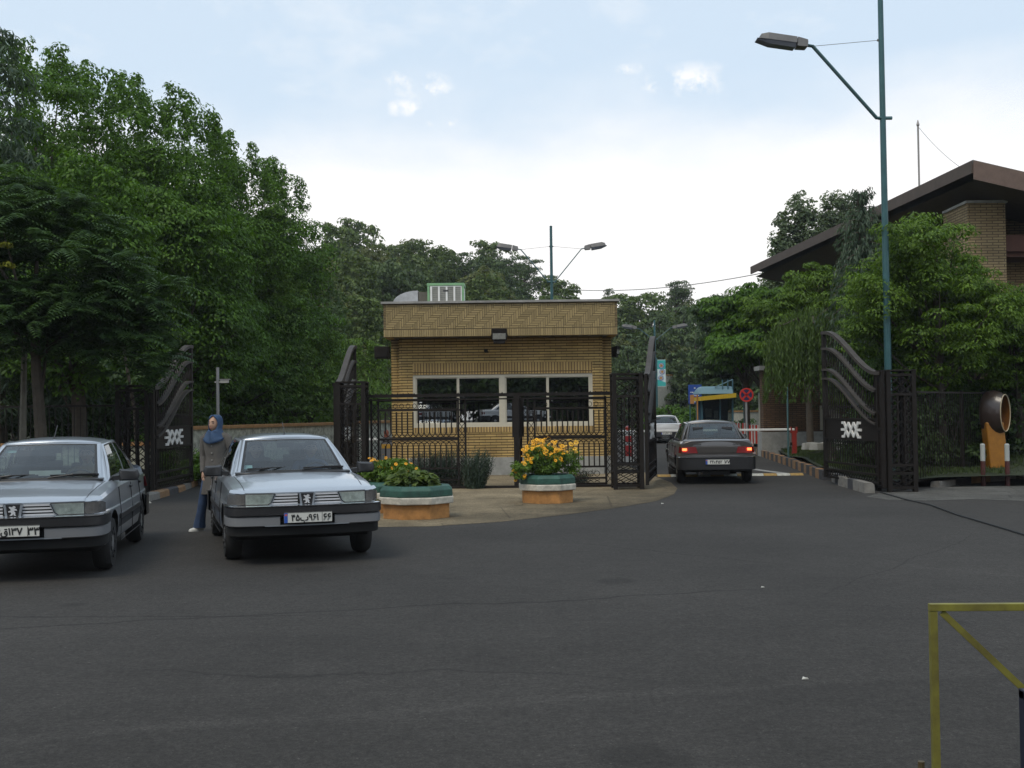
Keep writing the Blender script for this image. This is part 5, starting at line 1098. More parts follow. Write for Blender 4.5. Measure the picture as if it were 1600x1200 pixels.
# far, wooded hillside: five kinds, copied
protos = []
r_ = random.Random(4)
def hill_proto(i):
    rg_ = random.Random(40+i)
    if i == 3: # conifer
        blobs = [(0, 0, 1.5+k*.9, 1.9-k*.28, 1.9-k*.28, .6) for k in range(6)]; return tree('conifer', (0, 0, -50), blobs, 190, .42, 26, .30, .10, LHILL[1], 70+i, 'x', th=6.6, tr=.12, flat=.4, droop=.5, tips=4)
    blobs = [(rg_.uniform(-.9, .9), rg_.uniform(-.9, .9), 3.0+rg_.uniform(-.8, 1.8), rg_.uniform(1.2, 2.1), rg_.uniform(1.2, 2.1), rg_.uniform(1.0, 1.9)) for k in range(6)]+[(0, 0, 1.6, 2.3, 2.3, 1.2)]
    if i == 4: blobs = [(rg_.uniform(-1.3, 1.3), rg_.uniform(-1, 1), 4.4+rg_.uniform(-.6, 1.0), 1.0, 1.0, .7) for k in range(7)]; return tree('pine_tree', (0, 0, -50), blobs, 110, .5, 26, .26, .11, LHILL[1], 75, 'x', th=4.6, tr=.14, flat=.5)
    return tree('broadleaf_tree', (0, 0, -50), blobs, 230, .48, 27, .26, .17, LHILL[i], 60+i, 'x', tr=.15, tips=5)
protos = [hill_proto(i) for i in range(5)]
HL = ['dark green broadleaf tree on the wooded hillside behind the lodge', 'blue green bushy tree on the wooded hillside behind the lodge', 'olive tinged broadleaf tree on the wooded hillside behind the lodge', 'dark narrow conifer standing on the hillside', 'open crowned pine showing sky through it on the hill ridge']
cnt = [0]*5
def put(i, x, y, z, s, rz, sz=1, label=None, group='trees on the wooded hillside'):
    o = protos[i] if cnt[i] == 0 else copy_tree(protos[i]); cnt[i] += 1
    o.location = (x, y, z); o.scale = (s, s, s*sz); o.rotation_euler = (0, 0, rz); o['label'] = label or HL[i]; o['group'] = group; return o
y = 56
while y < 140:
    stp = 3.6+y*.018; xlo, xhi = -y*.24-3, y*.34+6; x = xlo+r_.uniform(0, stp)
    while x < xhi:
        xx, yy2 = x+r_.uniform(-1, 1), y+r_.uniform(-1.6, 1.6); z = hz(xx, yy2)
        sx_ = 800+xx/yy2*F
        if z > .2 and not (sx_ > 1010 and sx_ < 1200 and yy2 < 90):
            i = r_.choices(range(4), (5, 4, 2.2, 3 if xx > 8 else .8))[0]; s = r_.uniform(.65, 1.15)*(1.1 if y > 100 else 1)
            if 780 < sx_ < 930 and y > 112: s *= .8
            if i == 3 and y > 95: s *= .75
            put(i, xx, yy2, z-.5, s, r_.uniform(0, 6.28), r_.uniform(.85, 1.25))
        x += stp*r_.uniform(.8, 1.2)
    y += stp*1.15
for px, py, d_, s in ((800, 398, 118, 1.0), (822, 405, 121, 1.0), (850, 428, 118, .8), (1058, 440, 112, 1.0)):
    zt_ = Z(px, py, d_); put(4, X(px, d_), d_, zt_-5.6*s, s, r_.uniform(0, 6), 1)
# tall dark conifers flanking the far road
for px, py, d_, s in ((990, 470, 96, 1.2), (1030, 478, 92, 1.2), (1068, 470, 98, 1.25), (1105, 474, 90, 1.2), (1010, 505, 84, 1.1), (1050, 512, 82, 1.1), (1090, 508, 84, 1.2), (1128, 500, 82, 1.2), (1120, 540, 76, 1), (1160, 500, 78, 1.2), (980, 530, 80, 1), (1075, 560, 80, .8), (1040, 560, 80, .8), (1185, 520, 74, 1.2)):
    zt_ = Z(px, py, d_); h = 7*s; sz = 1.25; put(3 if (px//10) % 3 else 1, X(px, d_), d_, zt_-h*sz, s*1.25, r_.uniform(0, 6), 1, 'dark tall tree standing beyond the far end of the right lane', 'dark trees beyond the right lane')
# near broadleaf trees
def mk_blobs(rg_, w_, h0, h1, k=7, dp=None):
    return [(rg_.uniform(-w_, w_)*.55, rg_.uniform(-1, 1)*(dp or w_)*.5, lerp(h0, h1, rg_.uniform(.15, .85)), w_*rg_.uniform(.42, .62), (dp or w_)*rg_.uniform(.42, .62), (h1-h0)*rg_.uniform(.18, .28)) for _ in range(k)]+[(0, 0, lerp(h0, h1, .45), w_*.8, (dp or w_)*.8, (h1-h0)*.42)]
def shoots(rg, pts, n, h, r=.12):
    out = []
    for p in pts:
        for k in range(n): out.append((p[0]+rg.uniform(-.12, .12), p[1]+rg.uniform(-.1, .1), p[2]+h*k/n))
    return np.array(out)
def big_tree(px, pytop, d_, wpx, label, seed, lm=LG1, n=470, per=112, z0=1.0, cr=.64, L_=.135, W_=.066, name='broadleaf_tree', group='tall trees left of the left lane'):
    h1 = Z(px, pytop, d_)-.8; w_ = wpx/F*d_/2; rg_ = random.Random(seed); rg = np.random.default_rng(seed)
    bl_ = [(0, 0, z0+(h1-z0)*.34, w_*.95, w_*.8, (h1-z0)*.36), (0, 0, z0+(h1-z0)*.62, w_*.78, w_*.7, (h1-z0)*.39), (0, 0, z0+(h1-z0)*.5, w_*.55, w_*.5, (h1-z0)*.33)]+[(rg_.uniform(-.6, .6)*w_, rg_.uniform(-.7, .1)*w_, lerp(z0, h1, rg_.uniform(.2, .85)), w_*.4, w_*.4, (h1-z0)*.14) for _ in range(7)]
    ups = [(rg_.uniform(-.75, .75)*w_, rg_.uniform(-.5, .3)*w_, 0) for _ in range(26)]
    ups = [(x, y_, z0+(h1-z0)*(.60+.38*math.sqrt(max(0, 1-(x/(w_*.9))**2-(y_/(w_*1.2))**2))) ) for x, y_, _ in ups]
    ex = shoots(rg, [(x, y_, z+.1) for x, y_, z in ups], 7, 1.15)
    t = tree(name, (X(px, d_), d_, 0), bl_, n, cr, per, L_, W_, lm, seed, label, group, tr=.2, extra=ex, droop=.45, flat=.5, tips=18, jit=.2, under=.1, shell=.6)
    return t
big_tree(60, 78, 33, 400, 'tall broadleaf tree at the far left reaching highest into the sky', 1)
big_tree(215, 130, 34, 380, 'tall broadleaf tree second from the left behind the near dark tree', 2)
big_tree(330, 212, 40, 320, 'rounded broadleaf tree above the left gate leaf', 3)
big_tree(398, 255, 43, 270, 'rightmost tall broadleaf tree of the left row before the hill', 4)
big_tree(120, 260, 27, 260, 'dense broadleaf tree over the far left iron fence', 5, z0=2.0, n=380)
big_tree(300, 330, 34.5, 240, 'mid height broadleaf tree behind the left gate leaf', 6, z0=1.8, n=360)
big_tree(420, 430, 41, 170, 'bright green low tree behind the stone wall', 7, LG3, z0=.9, n=300, per=48)
big_tree(480, 520, 44, 150, 'bright green bushy tree beyond the stone wall left of the lodge', 8, LG3, z0=.9, n=260, per=48)
big_tree(560, 540, 49, 110, 'small green tree in the gap between gate pillar and lodge', 9, LG3, z0=.5, n=200, per=46)
big_tree(140, 112, 36, 340, 'tall broadleaf tree between the two highest crowns of the left row', 13)
big_tree(275, 170, 38, 300, 'tall broadleaf tree on the downward slope of the left row', 14)
big_tree(372, 258, 41, 230, 'green tree at the lower end of the left row above the woman', 16)
big_tree(262, 235, 33, 240, 'green tree filling the slope between the feathery tree and the left gate leaf', 15)
big_tree(20, 200, 40, 300, 'tall back row tree at the left edge', 10, n=300)
big_tree(480, 430, 52, 150, 'back row broadleaf tree where the left row meets the hill', 12, LG2, n=300)
# dark conifer at the very left edge
rg = np.random.default_rng(31); bl_ = [(0, 0, 2+k*1.0, 2.4-k*.2, 2.4-k*.2, .6) for k in range(10)]
tree('conifer', (X(-12, 28), 28, 0), bl_, 330, .5, 40, .30, .05, LCED, 32, 'blue green conifer cut by the left edge of the photo', th=Z(0, 70, 28), tr=.2, flat=.35, droop=.8)
# feathery tree with long compound leaves, near left
def compound(rg, tips, m, parent, Lr=.62, pairs=9, ll=.15, lw=.045, per=9, name='crown'):
    C = []; Dv = []; Nv = []
    for p in tips:
        for _ in range(per):
            a = rg.uniform(0, 2*math.pi); el = rg.uniform(-.1, .75); d = np.array([math.cos(a)*math.cos(el), math.sin(a)*math.cos(el), math.sin(el)]); side = np.array([-math.sin(a), math.cos(a), 0]); L0 = Lr*rg.uniform(.7, 1.15)
            for k in range(pairs):
                t_ = (k+1.2)/pairs; pos = p+d*L0*t_+np.array([0, 0, -.42*L0*t_*t_]); f = math.sin(math.pi*min(.97, t_*.8+.12))
                for s in (-1, 1):
                    dd = side*s*.9+d*.35+np.array([0, 0, -.35]); C.append(pos+dd*ll*.5*f); Dv.append(dd); Nv.append(np.array([0, 0, 1.])+d*.3+rg.normal(size=3)*.12)
    return leaf_obj(name, np.array(C), np.array(Dv), np.array(Nv), ll, lw, m, parent)
def feather_tree(loc, blobs, n, seed, label, lm, th, **k):
    rg = np.random.default_rng(seed); t = empty('feather_leaf_tree', loc, 0, label=label, cat='tree'); cc, _ = clump_centers(rg, blobs, n); compound(rg, cc, lm, t, **k)
    trunk(t, th, .13, [tuple(x) for x in cc[rg.choice(len(cc), 6, False)]], rg, m=BARK); return t
dF = 21.0
feather_tree((X(60, dF), dF, 0), [(0, 0, 4.6, 2.0, 1.6, 1.5), (-.6, -.2, 5.4, 1.3, 1.2, .9), (1.2, .1, 3.9, 1.3, 1.2, .9), (1.6, .1, 3.0, .9, .9, .8), (.4, 0, 3.6, 1.9, 1.4, .7), (-1.2, 0, 3.6, 1.3, 1.2, .9)], 330, 51, 'dark feathery leaved tree with a pale forked trunk over the left silver car', leaf_mat('feather_leaf', (.020, .050, .018), (.06, .115, .035), .3), 4.6)
rg = np.random.default_rng(77)
t = empty('yellow_sprig', (X(8, 19.5), 19.5, 0), label='yellow green flowering branch tips at the left edge', cat='plant'); cc = np.array([(rg.uniform(-.25, .1), rg.uniform(-.1, .1), z+rg.uniform(-.05, .05)) for z in (Z(8, 382, 19.5), Z(10, 412, 19.5)) for _ in range(5)]); crown_leaves(rg, cc, None, .09, 30, .07, .04, LYEL, t, name='leaves'); q = MB(); q.tube([(-.6, 0, 0), (-.5, 0, 2.5), (-.2, 0, 4.6)], [.04, .03, .015], 6); q.build('stem', BARK, t)
# understorey on the left
def bush(name, loc, rx, ry, h, seed, lm, label, group=None, n=60, per=60, L_=.12, W_=.05, cr=.28, cat='shrub', rz=0):
    rg = np.random.default_rng(seed); t = empty(name, loc, rz, label=label, cat=cat, group=group)
    cc, c2 = clump_centers(rg, [(0, 0, h*.5, rx*.85, ry*.85, h*.42), (0, 0, h*.3, rx, ry, h*.28)], n); crown_leaves(rg, cc, None, cr*rg.uniform(.7, 1.3, n), per, L_, W_, lm, t, .7, .3, 'foliage')
    q = MB(); 
    for k in range(5): a = k*1.26; q.tube([(rx*.15*math.cos(a), ry*.15*math.sin(a), 0), (rx*.5*math.cos(a), ry*.5*math.sin(a), h*.6)], [.025, .012], 5)
    q.build('stem', BARK, t); return t
for k, (px, d_, rx, h) in enumerate(((60, 30, 1.8, 2.8), (150, 31, 1.8, 3.0), (235, 31, 1.7, 2.8), (310, 42, 2.0, 3.2), (365, 43, 2.0, 3.4), (425, 47, 2.2, 3.4), (480, 50, 2.2, 3.2))):
    bush('undergrowth_bush', (X(px, d_), d_, 0), rx, 1.2, h, 100+k, LG2 if k < 5 else LG1, ['dark bush at the far left behind the iron fence', 'dark bush behind the far left gate pillar', 'dark bush directly behind the left gate leaf', 'dark bush behind the stone wall left of the woman', 'dark bush behind the stone wall right of the woman', 'green bush behind the middle of the stone wall', 'green bush behind the right end of the stone wall'][k], 'undergrowth bushes at the left', n=110, per=50, L_=.15, W_=.07, cr=.4)
for k, (px, d_, rx) in enumerate(((255, 26.8, 1.5), (318, 26.6, .55), (372, 29.5, 1.0))):
    bush('hedge', (X(px, d_), d_, .1), rx, .5, Z(px, 704, d_)-.1 if k else 1.2, 120+k, LG1, ['clipped green hedge seen through the left gate leaf', 'green hedge behind the woman', 'green hedge behind the middle silver car'][k], 'hedges below the stone wall', n=80, per=60, L_=.08, W_=.04, cr=.2, cat='hedge')
t = empty('sapling', (X(34, 22.2), 22.2, 0), label='pale trunk with forked branches rising at the left edge behind the silver car', cat='tree')
q = MB(); q.tube([(0, 0, 0), (.02, 0, 1.6), (.05, 0, Z(36, 545, 22.2))], [.08, .07, .055], 8); q.tube([(.05, 0, Z(36, 545, 22.2)), (-.25, 0, Z(20, 505, 22.2)), (-.4, 0, 4.4)], [.045, .03, .02], 6); q.tube([(.05, 0, Z(36, 545, 22.2)), (.3, 0, Z(60, 520, 22.2)), (.55, 0, 3.9)], [.045, .03, .02], 6); q.build('trunk', BARKP, t, True)
rg = np.random.default_rng(5); compound(rg, np.array([(-.4, 0, 4.3), (.5, 0, 3.8), (.2, .2, 4.3), (-.1, -.2, 4.0), (.9, 0, 3.5)]), LG2, t, per=10)
# large leaved branch hanging beside the left pillar
t = empty('broad_leaf_sapling', (X(205, 23.9), 24.4, 0), label='young tree with large pale green leaves above the far left gate pillar', cat='tree')
cc = np.array([(X(px, 24.2)-X(205, 24.2), rg.uniform(-.3, .3), Z(px, py, 24.2)) for px, py in ((170, 540), (185, 560), (200, 570), (212, 585), (190, 530), (175, 590), (160, 570), (205, 600), (165, 520), (180, 505))]); crown_leaves(rg, cc, None, .22, 20, .17, .10, leaf_mat('big_leaf', (.04, .08, .03), (.10, .16, .06)), t, .9, .5); q = MB(); q.tube([(0, 0, 0), (-.1, 0, 1.8), (-.35, 0, 3.2), (-.45, 0, 3.9)], [.05, .04, .03, .01], 6); q.build('trunk', BARK, t, True)
# right side trees
def rtree(px, d_, pytop, wpx, label, seed, lm, z0=1.2, n=360, per=120, L_=.098, W_=.042, cr=.38, name='broadleaf_tree', droop=.5, tips=16, tr=.12):
    h1 = Z(px, pytop, d_)-.35; w_ = wpx/F*d_/2; rg_ = random.Random(seed)
    bl_ = [(0, 0, z0+(h1-z0)*.4, w_*.78, w_*.7, (h1-z0)*.40), (rg_.uniform(-.15, .15)*w_, 0, z0+(h1-z0)*.68, w_*.5, w_*.5, (h1-z0)*.32)]+[(rg_.uniform(-.8, .8)*w_, rg_.uniform(-.5, .2)*w_, lerp(z0, h1, rg_.uniform(.15, .85)), w_*.34, w_*.34, (h1-z0)*.11) for _ in range(9)]
    return tree(name, (X(px, d_), d_, 0), bl_, n, cr, per, L_, W_, lm, seed, label, 'trees in front of the right hand building', tr=tr, droop=droop, flat=.5, tips=tips, jit=.22, under=.12, shell=.55)
LGR = leaf_mat('leaf_right', (.026, .062, .007), (.125, .215, .022), .36)
rtree(1468, 25.6, 312, 290, 'bright green locust tree before the brick building right of the lamp post', 21, LGR, z0=1.9, n=340)
rtree(1425, 27.2, 352, 170, 'slim green tree just right of the tall lamp post', 30, LGR, z0=1.9, n=240)
rtree(1590, 26.5, 425, 210, 'green tree at the right edge above the phone booth', 22, LGR, z0=1.9, n=300)
rtree(1262, 37, 398, 200, 'green tree standing before the sloped roof end', 23, LGR, z0=3.2, n=240, cr=.42, L_=.16)
rtree(1165, 44, 432, 130, 'green tree beside the far kerb left of the brick building', 24, LG1, z0=3.0, n=240, cr=.5, L_=.2, W_=.08)
rtree(1195, 41, 500, 150, 'dark green tree overhanging the no stopping sign', 25, LG1, z0=3.2, n=260, cr=.45, L_=.18, W_=.08)
rtree(1350, 31, 462, 170, 'green tree between the willow and the lamp post', 26, LGR, z0=1.2, n=280)
rtree(1420, 27, 450, 180, 'dense green tree directly behind the right gate leaf', 27, LG1, z0=1.0, n=280)
rtree(1520, 29, 372, 190, 'green tree in front of the brick balcony', 28, LG1, z0=.8, n=280)
rtree(1130, 60, 455, 100, 'dark tree behind the kiosk roof', 29, LG2, z0=1.5, n=200, cr=.6, L_=.25, W_=.12)
for k, (px, d_, rx, h) in enumerate(((1470, 25.8, 1.4, 1.9), (1560, 27.5, 1.6, 2.2), (1390, 25.5, 1.2, 1.7), (1620, 26.5, 1.4, 2.4))):
    bush('undergrowth_bush', (X(px, d_), d_, .2), rx, .9, h, 140+k, LG2, ['dark bush between the right gate pillar and the phone booth', 'dark bush behind the phone booth', 'dark bush behind the right gate leaf', 'dark bush at the right edge behind the fence'][k], 'undergrowth bushes at the right', n=90, per=50, L_=.12, W_=.06, cr=.32)
# weeping willow: hanging strands
dw = 30.5; t = empty('willow_tree', (X(1262, dw)+.15, dw, .2), label='weeping willow hanging over the grass left of the right gate leaf', cat='tree'); rg = np.random.default_rng(61)
C = []; Dv = []
for _ in range(760):
    a = rg.uniform(0, 2*math.pi); r = 1.25*math.sqrt(rg.uniform(0, 1)); x, y_ = r*math.cos(a), r*math.sin(a); zt_ = 4.1-.45*r*r+rg.uniform(-.5, .2); ln = rg.uniform(.7, 2.0)*(.6+.4*r/1.25)
    n = int(ln/.055)
    for k in range(n): C.append((x*(1+.10*k*.055)+rg.uniform(-.03, .03), y_*(1+.08*k*.055)+rg.uniform(-.03, .03), max(1.65, zt_-k*.055)+.0)); Dv.append((rg.uniform(-.5, .5), rg.uniform(-.5, .5), -1.0))
C = np.array(C); Dv = np.array(Dv); leaf_obj('crown', C, Dv, rg.normal(size=C.shape)+np.array([0, -.6, .5]), .13, .034, leaf_mat('willow_leaf', (.035, .065, .015), (.10, .16, .04), .35), t)
q = MB(); q.tube([(.55, 0, -.2), (.42, 0, .8), (.2, 0, 2.2), (.0, 0, 4.0)], [.11, .09, .07, .03], 8); 
for a in range(7): q.tube([(.1, 0, 2.9), (.5*math.cos(a*.9), .5*math.sin(a*.9), 3.9), (1.0*math.cos(a*.9), 1.0*math.sin(a*.9), 3.7)], [.04, .03, .01], 5)
q.build('trunk', BARK, t, True)
# drooping cedar in front of the roof
dc = 29.5; t = empty('cedar_tree', (X(1352, dc), dc, 0), label='tall drooping blue green cedar rising in front of the sloped roof', cat='tree'); C = []; Dv = []; rg = np.random.default_rng(8); H_ = Z(1345, 300, dc); q = MB(); q.tube([(0, 0, 0), (0, 0, H_*.6), (-.1, 0, H_)], [.14, .09, .02], 8)
for i in range(150):
    k = (i/150)**.8; z = lerp(2.6, H_-.05, k); a = i*2.4; rl = (1.35*(1-k)**.7+.22)*rg.uniform(.7, 1.1); d = np.array([math.cos(a), math.sin(a), 0]); up = .25 if k < .93 else .9
    pts = []
    for j in range(int(rl/.05)+2):
        s = j*.05; zz = z+s*up-.55*s*s; p = d*s+np.array([0, 0, zz]); pts.append(p)
        for _ in range(5):
            hang = rg.uniform(0, .30)*(min(1, s*2)); C.append(p+np.array([rg.uniform(-.07, .07), rg.uniform(-.07, .07), -hang])); Dv.append(np.array([rg.uniform(-.4, .4), rg.uniform(-.4, .4), -1])+d*.4)
    q.tube([pts[0], pts[len(pts)//2], pts[-1]], [.02, .014, .006], 4)
q.build('trunk', BARK, t, True); C = np.array(C); leaf_obj('crown', C, np.array(Dv), rg.normal(size=C.shape)+np.array([0, -.5, .6]), .15, .03, LCED, t)
# poplar cluster behind the roof
dq = 56
for k, (px, py, w_) in enumerate(((1222, 330, 40), (1262, 292, 60), (1300, 292, 60), (1335, 300, 50))):
    h1 = Z(px, py, dq); w2 = w_/F*dq/2; rg_ = random.Random(k)
    bl_ = [(rg_.uniform(-.3, .3)*w2, 0, h1-1.2-j*1.1, w2*(.6+.3*j), w2*(.6+.25*j), 1.1) for j in range(6)]
    tree('poplar_tree', (X(px, dq), dq, 0), bl_, 520, .34, 44, .17, .11, LPOP, 90+k, ['short leftmost poplar', 'second poplar from the left', 'third poplar from the left', 'rightmost poplar'][k]+' showing above the sloped roof line', 'poplars behind the roof', th=h1-1, tr=.15, flat=.9, droop=-.2)
# shaped bushes on the far side near the white car
for k, (px, py, d_, r0) in enumerate(((1027, 633, 60, .7), (1047, 625, 62, 1.0), (1065, 634, 60, .65), (1083, 636, 58, .7))):
    h = Z(px, py, d_); bush('round_bush', (X(px, d_), d_, 0), r0, .8, h, 160+k, LG1, ['leftmost', 'largest', 'third from left', 'rightmost'][k]+' rounded bush behind the white car', 'rounded bushes behind the white car', n=60, per=45, L_=.16, W_=.09, cr=.3)
bush('hedge', (X(1165, 60), 60, 0), 2.2, .5, 1.2, 170, LG1, 'low clipped hedge behind the striped barriers', None, n=90, per=40, L_=.14, W_=.08, cr=.28, cat='hedge')
# ---------------------------------------------------------------- planters
PG = mat('planter_green', (.018, .075, .055), .6, var=.5, vscale=7, bump=.2); PW = mat('planter_white', (.50, .47, .40), .7, var=.4, vscale=9); PO = mat('planter_orange', (.42, .20, .06), .75, var=.4, vscale=6); SOIL = mat('soil', (.05, .035, .02), .95, bump=.8)
def planter(loc, rz, r, label):
    t = empty('planter', loc, rz, label=label, cat='planter', group='octagonal concrete planters')
    def oc(r_, z): return [(r_*math.cos(math.pi/8+k*math.pi/4), r_*math.sin(math.pi/8+k*math.pi/4), z) for k in range(8)]
    q = MB(); q.ring([oc(r*.89, 0), oc(r*.89, .23)]); q.build('base', PO, t, bevel=.008)
    q = MB(); q.ring([oc(r*.86, .225), oc(r, .235), oc(r*1.005, .335), oc(r*.98, .345)]); q.build('white_band', PW, t, bevel=.012)
    q = MB(); q.ring([oc(r*.96, .34), oc(r*.985, .35), oc(r*.975, .45), oc(r*.88, .505), oc(r*.70, .51), oc(r*.66, .44)], cap=False); q.build('green_rim', PG, t, bevel=.012)
    q = MB(); q.ring([oc(r*.69, .40), oc(r*.68, .46)]); q.build('soil', SOIL, t); return t
def flower_plant(loc, rx, ry, h, seed, label, nf, fc, lm=LG3, name='marigold_plant', fh=(.55, 1.0), fr=.045, side=0, n=50):
    rg = np.random.default_rng(seed); t = empty(name, loc, 0, label=label, cat='plant'); cc, _ = clump_centers(rg, [(0, 0, h*.38, rx*.85, ry*.85, h*.33)], n)
    crown_leaves(rg, cc, None, .10, 44, .09, .022, lm, t, .9, .1, 'foliage', .6); q = MB()
    FM = mat('flower_'+str(fc), ((.88, .42, .002), (.85, .38, .004), (.85, .48, .03))[fc], .6, island=.35); FCm = mat('flower_eye', (.30, .09, .01), .7)
    for i in range(nf):
        a = rg.uniform(0, 6.28); r = math.sqrt(rg.uniform(0, 1)); x = r*rx*math.cos(a)+side*rx*rg.uniform(-.5, 1)*.0; y = r*ry*math.sin(a); z = h*rg.uniform(*fh)*(1.0-.35*r*r); n_ = Vector((rg.normal()*.5, -.7+rg.normal()*.4, .8+rg.normal()*.3)).normalized(); s_ = n_.cross(Vector((1, 0, .1))).normalized(); u_ = n_.cross(s_); p = Vector((x, y, z)); R0 = fr*rg.uniform(.7, 1.25); m = 9
        for k in range(m):
            a0, a1, am = 2*math.pi*(k-.42)/m, 2*math.pi*(k+.42)/m, 2*math.pi*k/m
            f = lambda an, rr, lift=0: p+(s_*math.cos(an)+u_*math.sin(an))*rr+n_*lift
            q.add([f(am, R0*.15), f(a0, R0*.85, R0*.15), f(am, R0*1.05, R0*.1), f(a1, R0*.85, R0*.15)], [(0, 1, 2, 3)], FM)
        q.add([p+n_*.006+(s_*math.cos(k)+u_*math.sin(k))*R0*.28 for k in np.linspace(0, 2*math.pi, 7)[:-1]], [tuple(range(6))], FCm)
        if i % 2 == 0: q.tube([(x*.5, y*.5, h*.2), p], .004, 3, mat('stem_green', (.04, .09, .02), .7), cap=False)
    q.build('flowers', None, t); return t
p1 = G(650, 813); d1 = p1.y+.62; P1 = (X(649, d1), d1, 0); planter(P1, R(4), .63, 'front left octagonal planter with leafy plants beside the middle silver car')
d5 = 2888/(789-644.5)+.55; P2 = (X(853, d5), d5, 0); planter(P2, R(2), .55, 'octagonal planter full of tall orange flowers')
d6 = d1+1.15; P3 = (X(606, d6), d6, 0); planter(P3, R(10), .58, 'rear left octagonal planter half hidden by the middle silver car')
flower_plant((P2[0]-.06, P2[1], .45), .42, .36, .76, 201, 'tall clump of bright orange daisy like flowers in the right planter', 150, 0, n=95, fr=.037)
flower_plant((P2[0]+.42, P2[1]+.1, .42), .2, .2, .74, 202, 'thin pale orange flower stems at the right end of the right planter', 9, 2, n=16, fh=(.6, 1.05))
flower_plant((P2[0]-.50, P2[1]-.3, .44), .16, .14, .38, 204, 'few orange flowers spilling over the left rim of the right planter', 12, 0, n=14, fh=(-.1, .9), fr=.032)
flower_plant((P3[0]+.02, P3[1], .42), .55, .42, .58, 203, 'orange and yellow marigolds in the rear left planter', 42, 1, LG3, n=90, fr=.028)
def leafy(loc, rx, ry, h, seed, label, n=26):
    rg = np.random.default_rng(seed); t = empty('leafy_plant', loc, 0, label=label, cat='plant'); C = []; Dv = []; Nv = []
    for i in range(n*9):
        a = rg.uniform(0, 6.28); r = math.sqrt(rg.uniform(0, 1)); z = h*rg.uniform(.15, 1)*(1-.5*r*r); C.append((r*rx*math.cos(a), r*ry*math.sin(a), z)); Dv.append((math.cos(a), math.sin(a), rg.uniform(-.5, .3))); Nv.append((rg.normal()*.4, rg.normal()*.4-.3, 1))
    leaf_obj('foliage', np.array(C), np.array(Dv), np.array(Nv), .15, .085, leaf_mat('leafy_green', (.05, .09, .02), (.14, .19, .05)), t); q = MB()
    for i in range(8): a = i*.8; q.tube([(0, 0, -.02), (rx*.6*math.cos(a), ry*.6*math.sin(a), h*.7)], .006, 4)
    q.build('stem', mat('stem_green', (.04, .09, .02), .7), t); return t
leafy((P1[0]-.12, P1[1], .45), .36, .30, .34, 211, 'broad leaved seedlings in the middle of the front left planter')
leafy((P1[0]+.18, P1[1]-.05, .45), .18, .18, .30, 212, 'pale broad leaved plant at the right of the front left planter', n=10)
# rosemary like shrubs at the fence
LROS = leaf_mat('rosemary', (.022, .038, .028), (.055, .085, .055), .15)
def spiky(loc, rx, ry, h, seed, label, ns=150, lean=0):
    rg = np.random.default_rng(seed); t = empty('rosemary_shrub', loc, 0, label=label, cat='shrub', group='rosemary shrubs before the lodge'); C = []; Dv = []
    for i in range(ns):
        a = rg.uniform(0, 6.28); r = math.sqrt(rg.uniform(0, 1)); bx, by2 = r*rx*.6*math.cos(a), r*ry*.6*math.sin(a); hh = h*rg.uniform(.5, 1.05)*(1-.25*r); tx, ty = bx*1.6+lean*hh+rg.normal()*.05, by2*1.6
        for k in range(int(hh/.022)):
            u_ = k*.022/hh; C.append((lerp(bx, tx, u_)+rg.uniform(-.018, .018), lerp(by2, ty, u_)+rg.uniform(-.018, .018), hh*u_)); Dv.append((rg.normal()*.8, rg.normal()*.8, .8))
    C = np.array(C); leaf_obj('foliage', C, np.array(Dv), rg.normal(size=C.shape), .055, .014, LROS, t); q = MB()
    for i in range(6): q.tube([(0, 0, 0), (rx*.4*math.cos(i), ry*.4*math.sin(i), h*.5)], .01, 4)
    q.build('stem', BARK, t); return t
ys2 = 25.1
spiky((X(668, ys2), ys2, 0),   .66, .45, .92, 221, 'dark rosemary shrub behind the left fence panel, left of three', 280)
spiky((X(702, ys2), ys2, 0), .55, .45, .95, 222, 'dark rosemary shrub behind the lattice post of the left fence panel, middle of three', 260)
spiky((X(740, ys2-.7), ys2-.7, 0), .34, .34, .98, 223, 'tall leaning rosemary shrub in the opening between the fence panels', 260, .14)
spiky((X(900, ys2), ys2, 0), .4, .3, .45, 224, 'low rosemary shrub behind the right fence panel', 120)
# plants along the fence foot and grass tufts
def grass(name, f, n, seed, h, m, label):
    rg = np.random.default_rng(seed); C = f(rg, n); D_ = rg.normal(size=(n, 3))*.35+np.array([0, 0, 1]); o = leaf_obj(name, C+np.array([0, 0, h*.4]), D_, rg.normal(size=(n, 3))+np.array([0, -.4, 0]), h*rg.uniform(.6, 1.4, n), .018, m); tag(o, label, 'grass', kind='stuff'); return o
LGRS = leaf_mat('grass_blade', (.028, .05, .014), (.07, .10, .03), .3)
grass('grass', lambda rg, n: (lambda y, u: np.stack([np.interp(y, [21.7, 25.5, 31, 38, 46, 60], [7.25, 7.3, 8.1, 8.95, 9.9, 11])+.25+u*9, y, .17+1.0*np.minimum(1, u*9/22*3.3)*(1-np.exp(-(y-22)/8))+.05*np.sin(u*9/22*40+y)], 1))(rg.uniform(23.2, 44, n), rg.uniform(0, 1, n)**1.3), 46000, 301, .11, LGRS, 'short grass and weeds on the bank right of the striped kerb')
grass('grass', lambda rg, n: (lambda y, u: np.stack([-7.3-(y-22)*.09-.2-u*8, y, .12+.5*np.minimum(1, u*8/30*5)+.04*np.sin(u*8/30*40+y)], 1))(rg.uniform(23.5, 40, n), rg.uniform(0, 1, n)), 26000, 302, .12, LGRS, 'grass on the verge behind the left gate leaf')
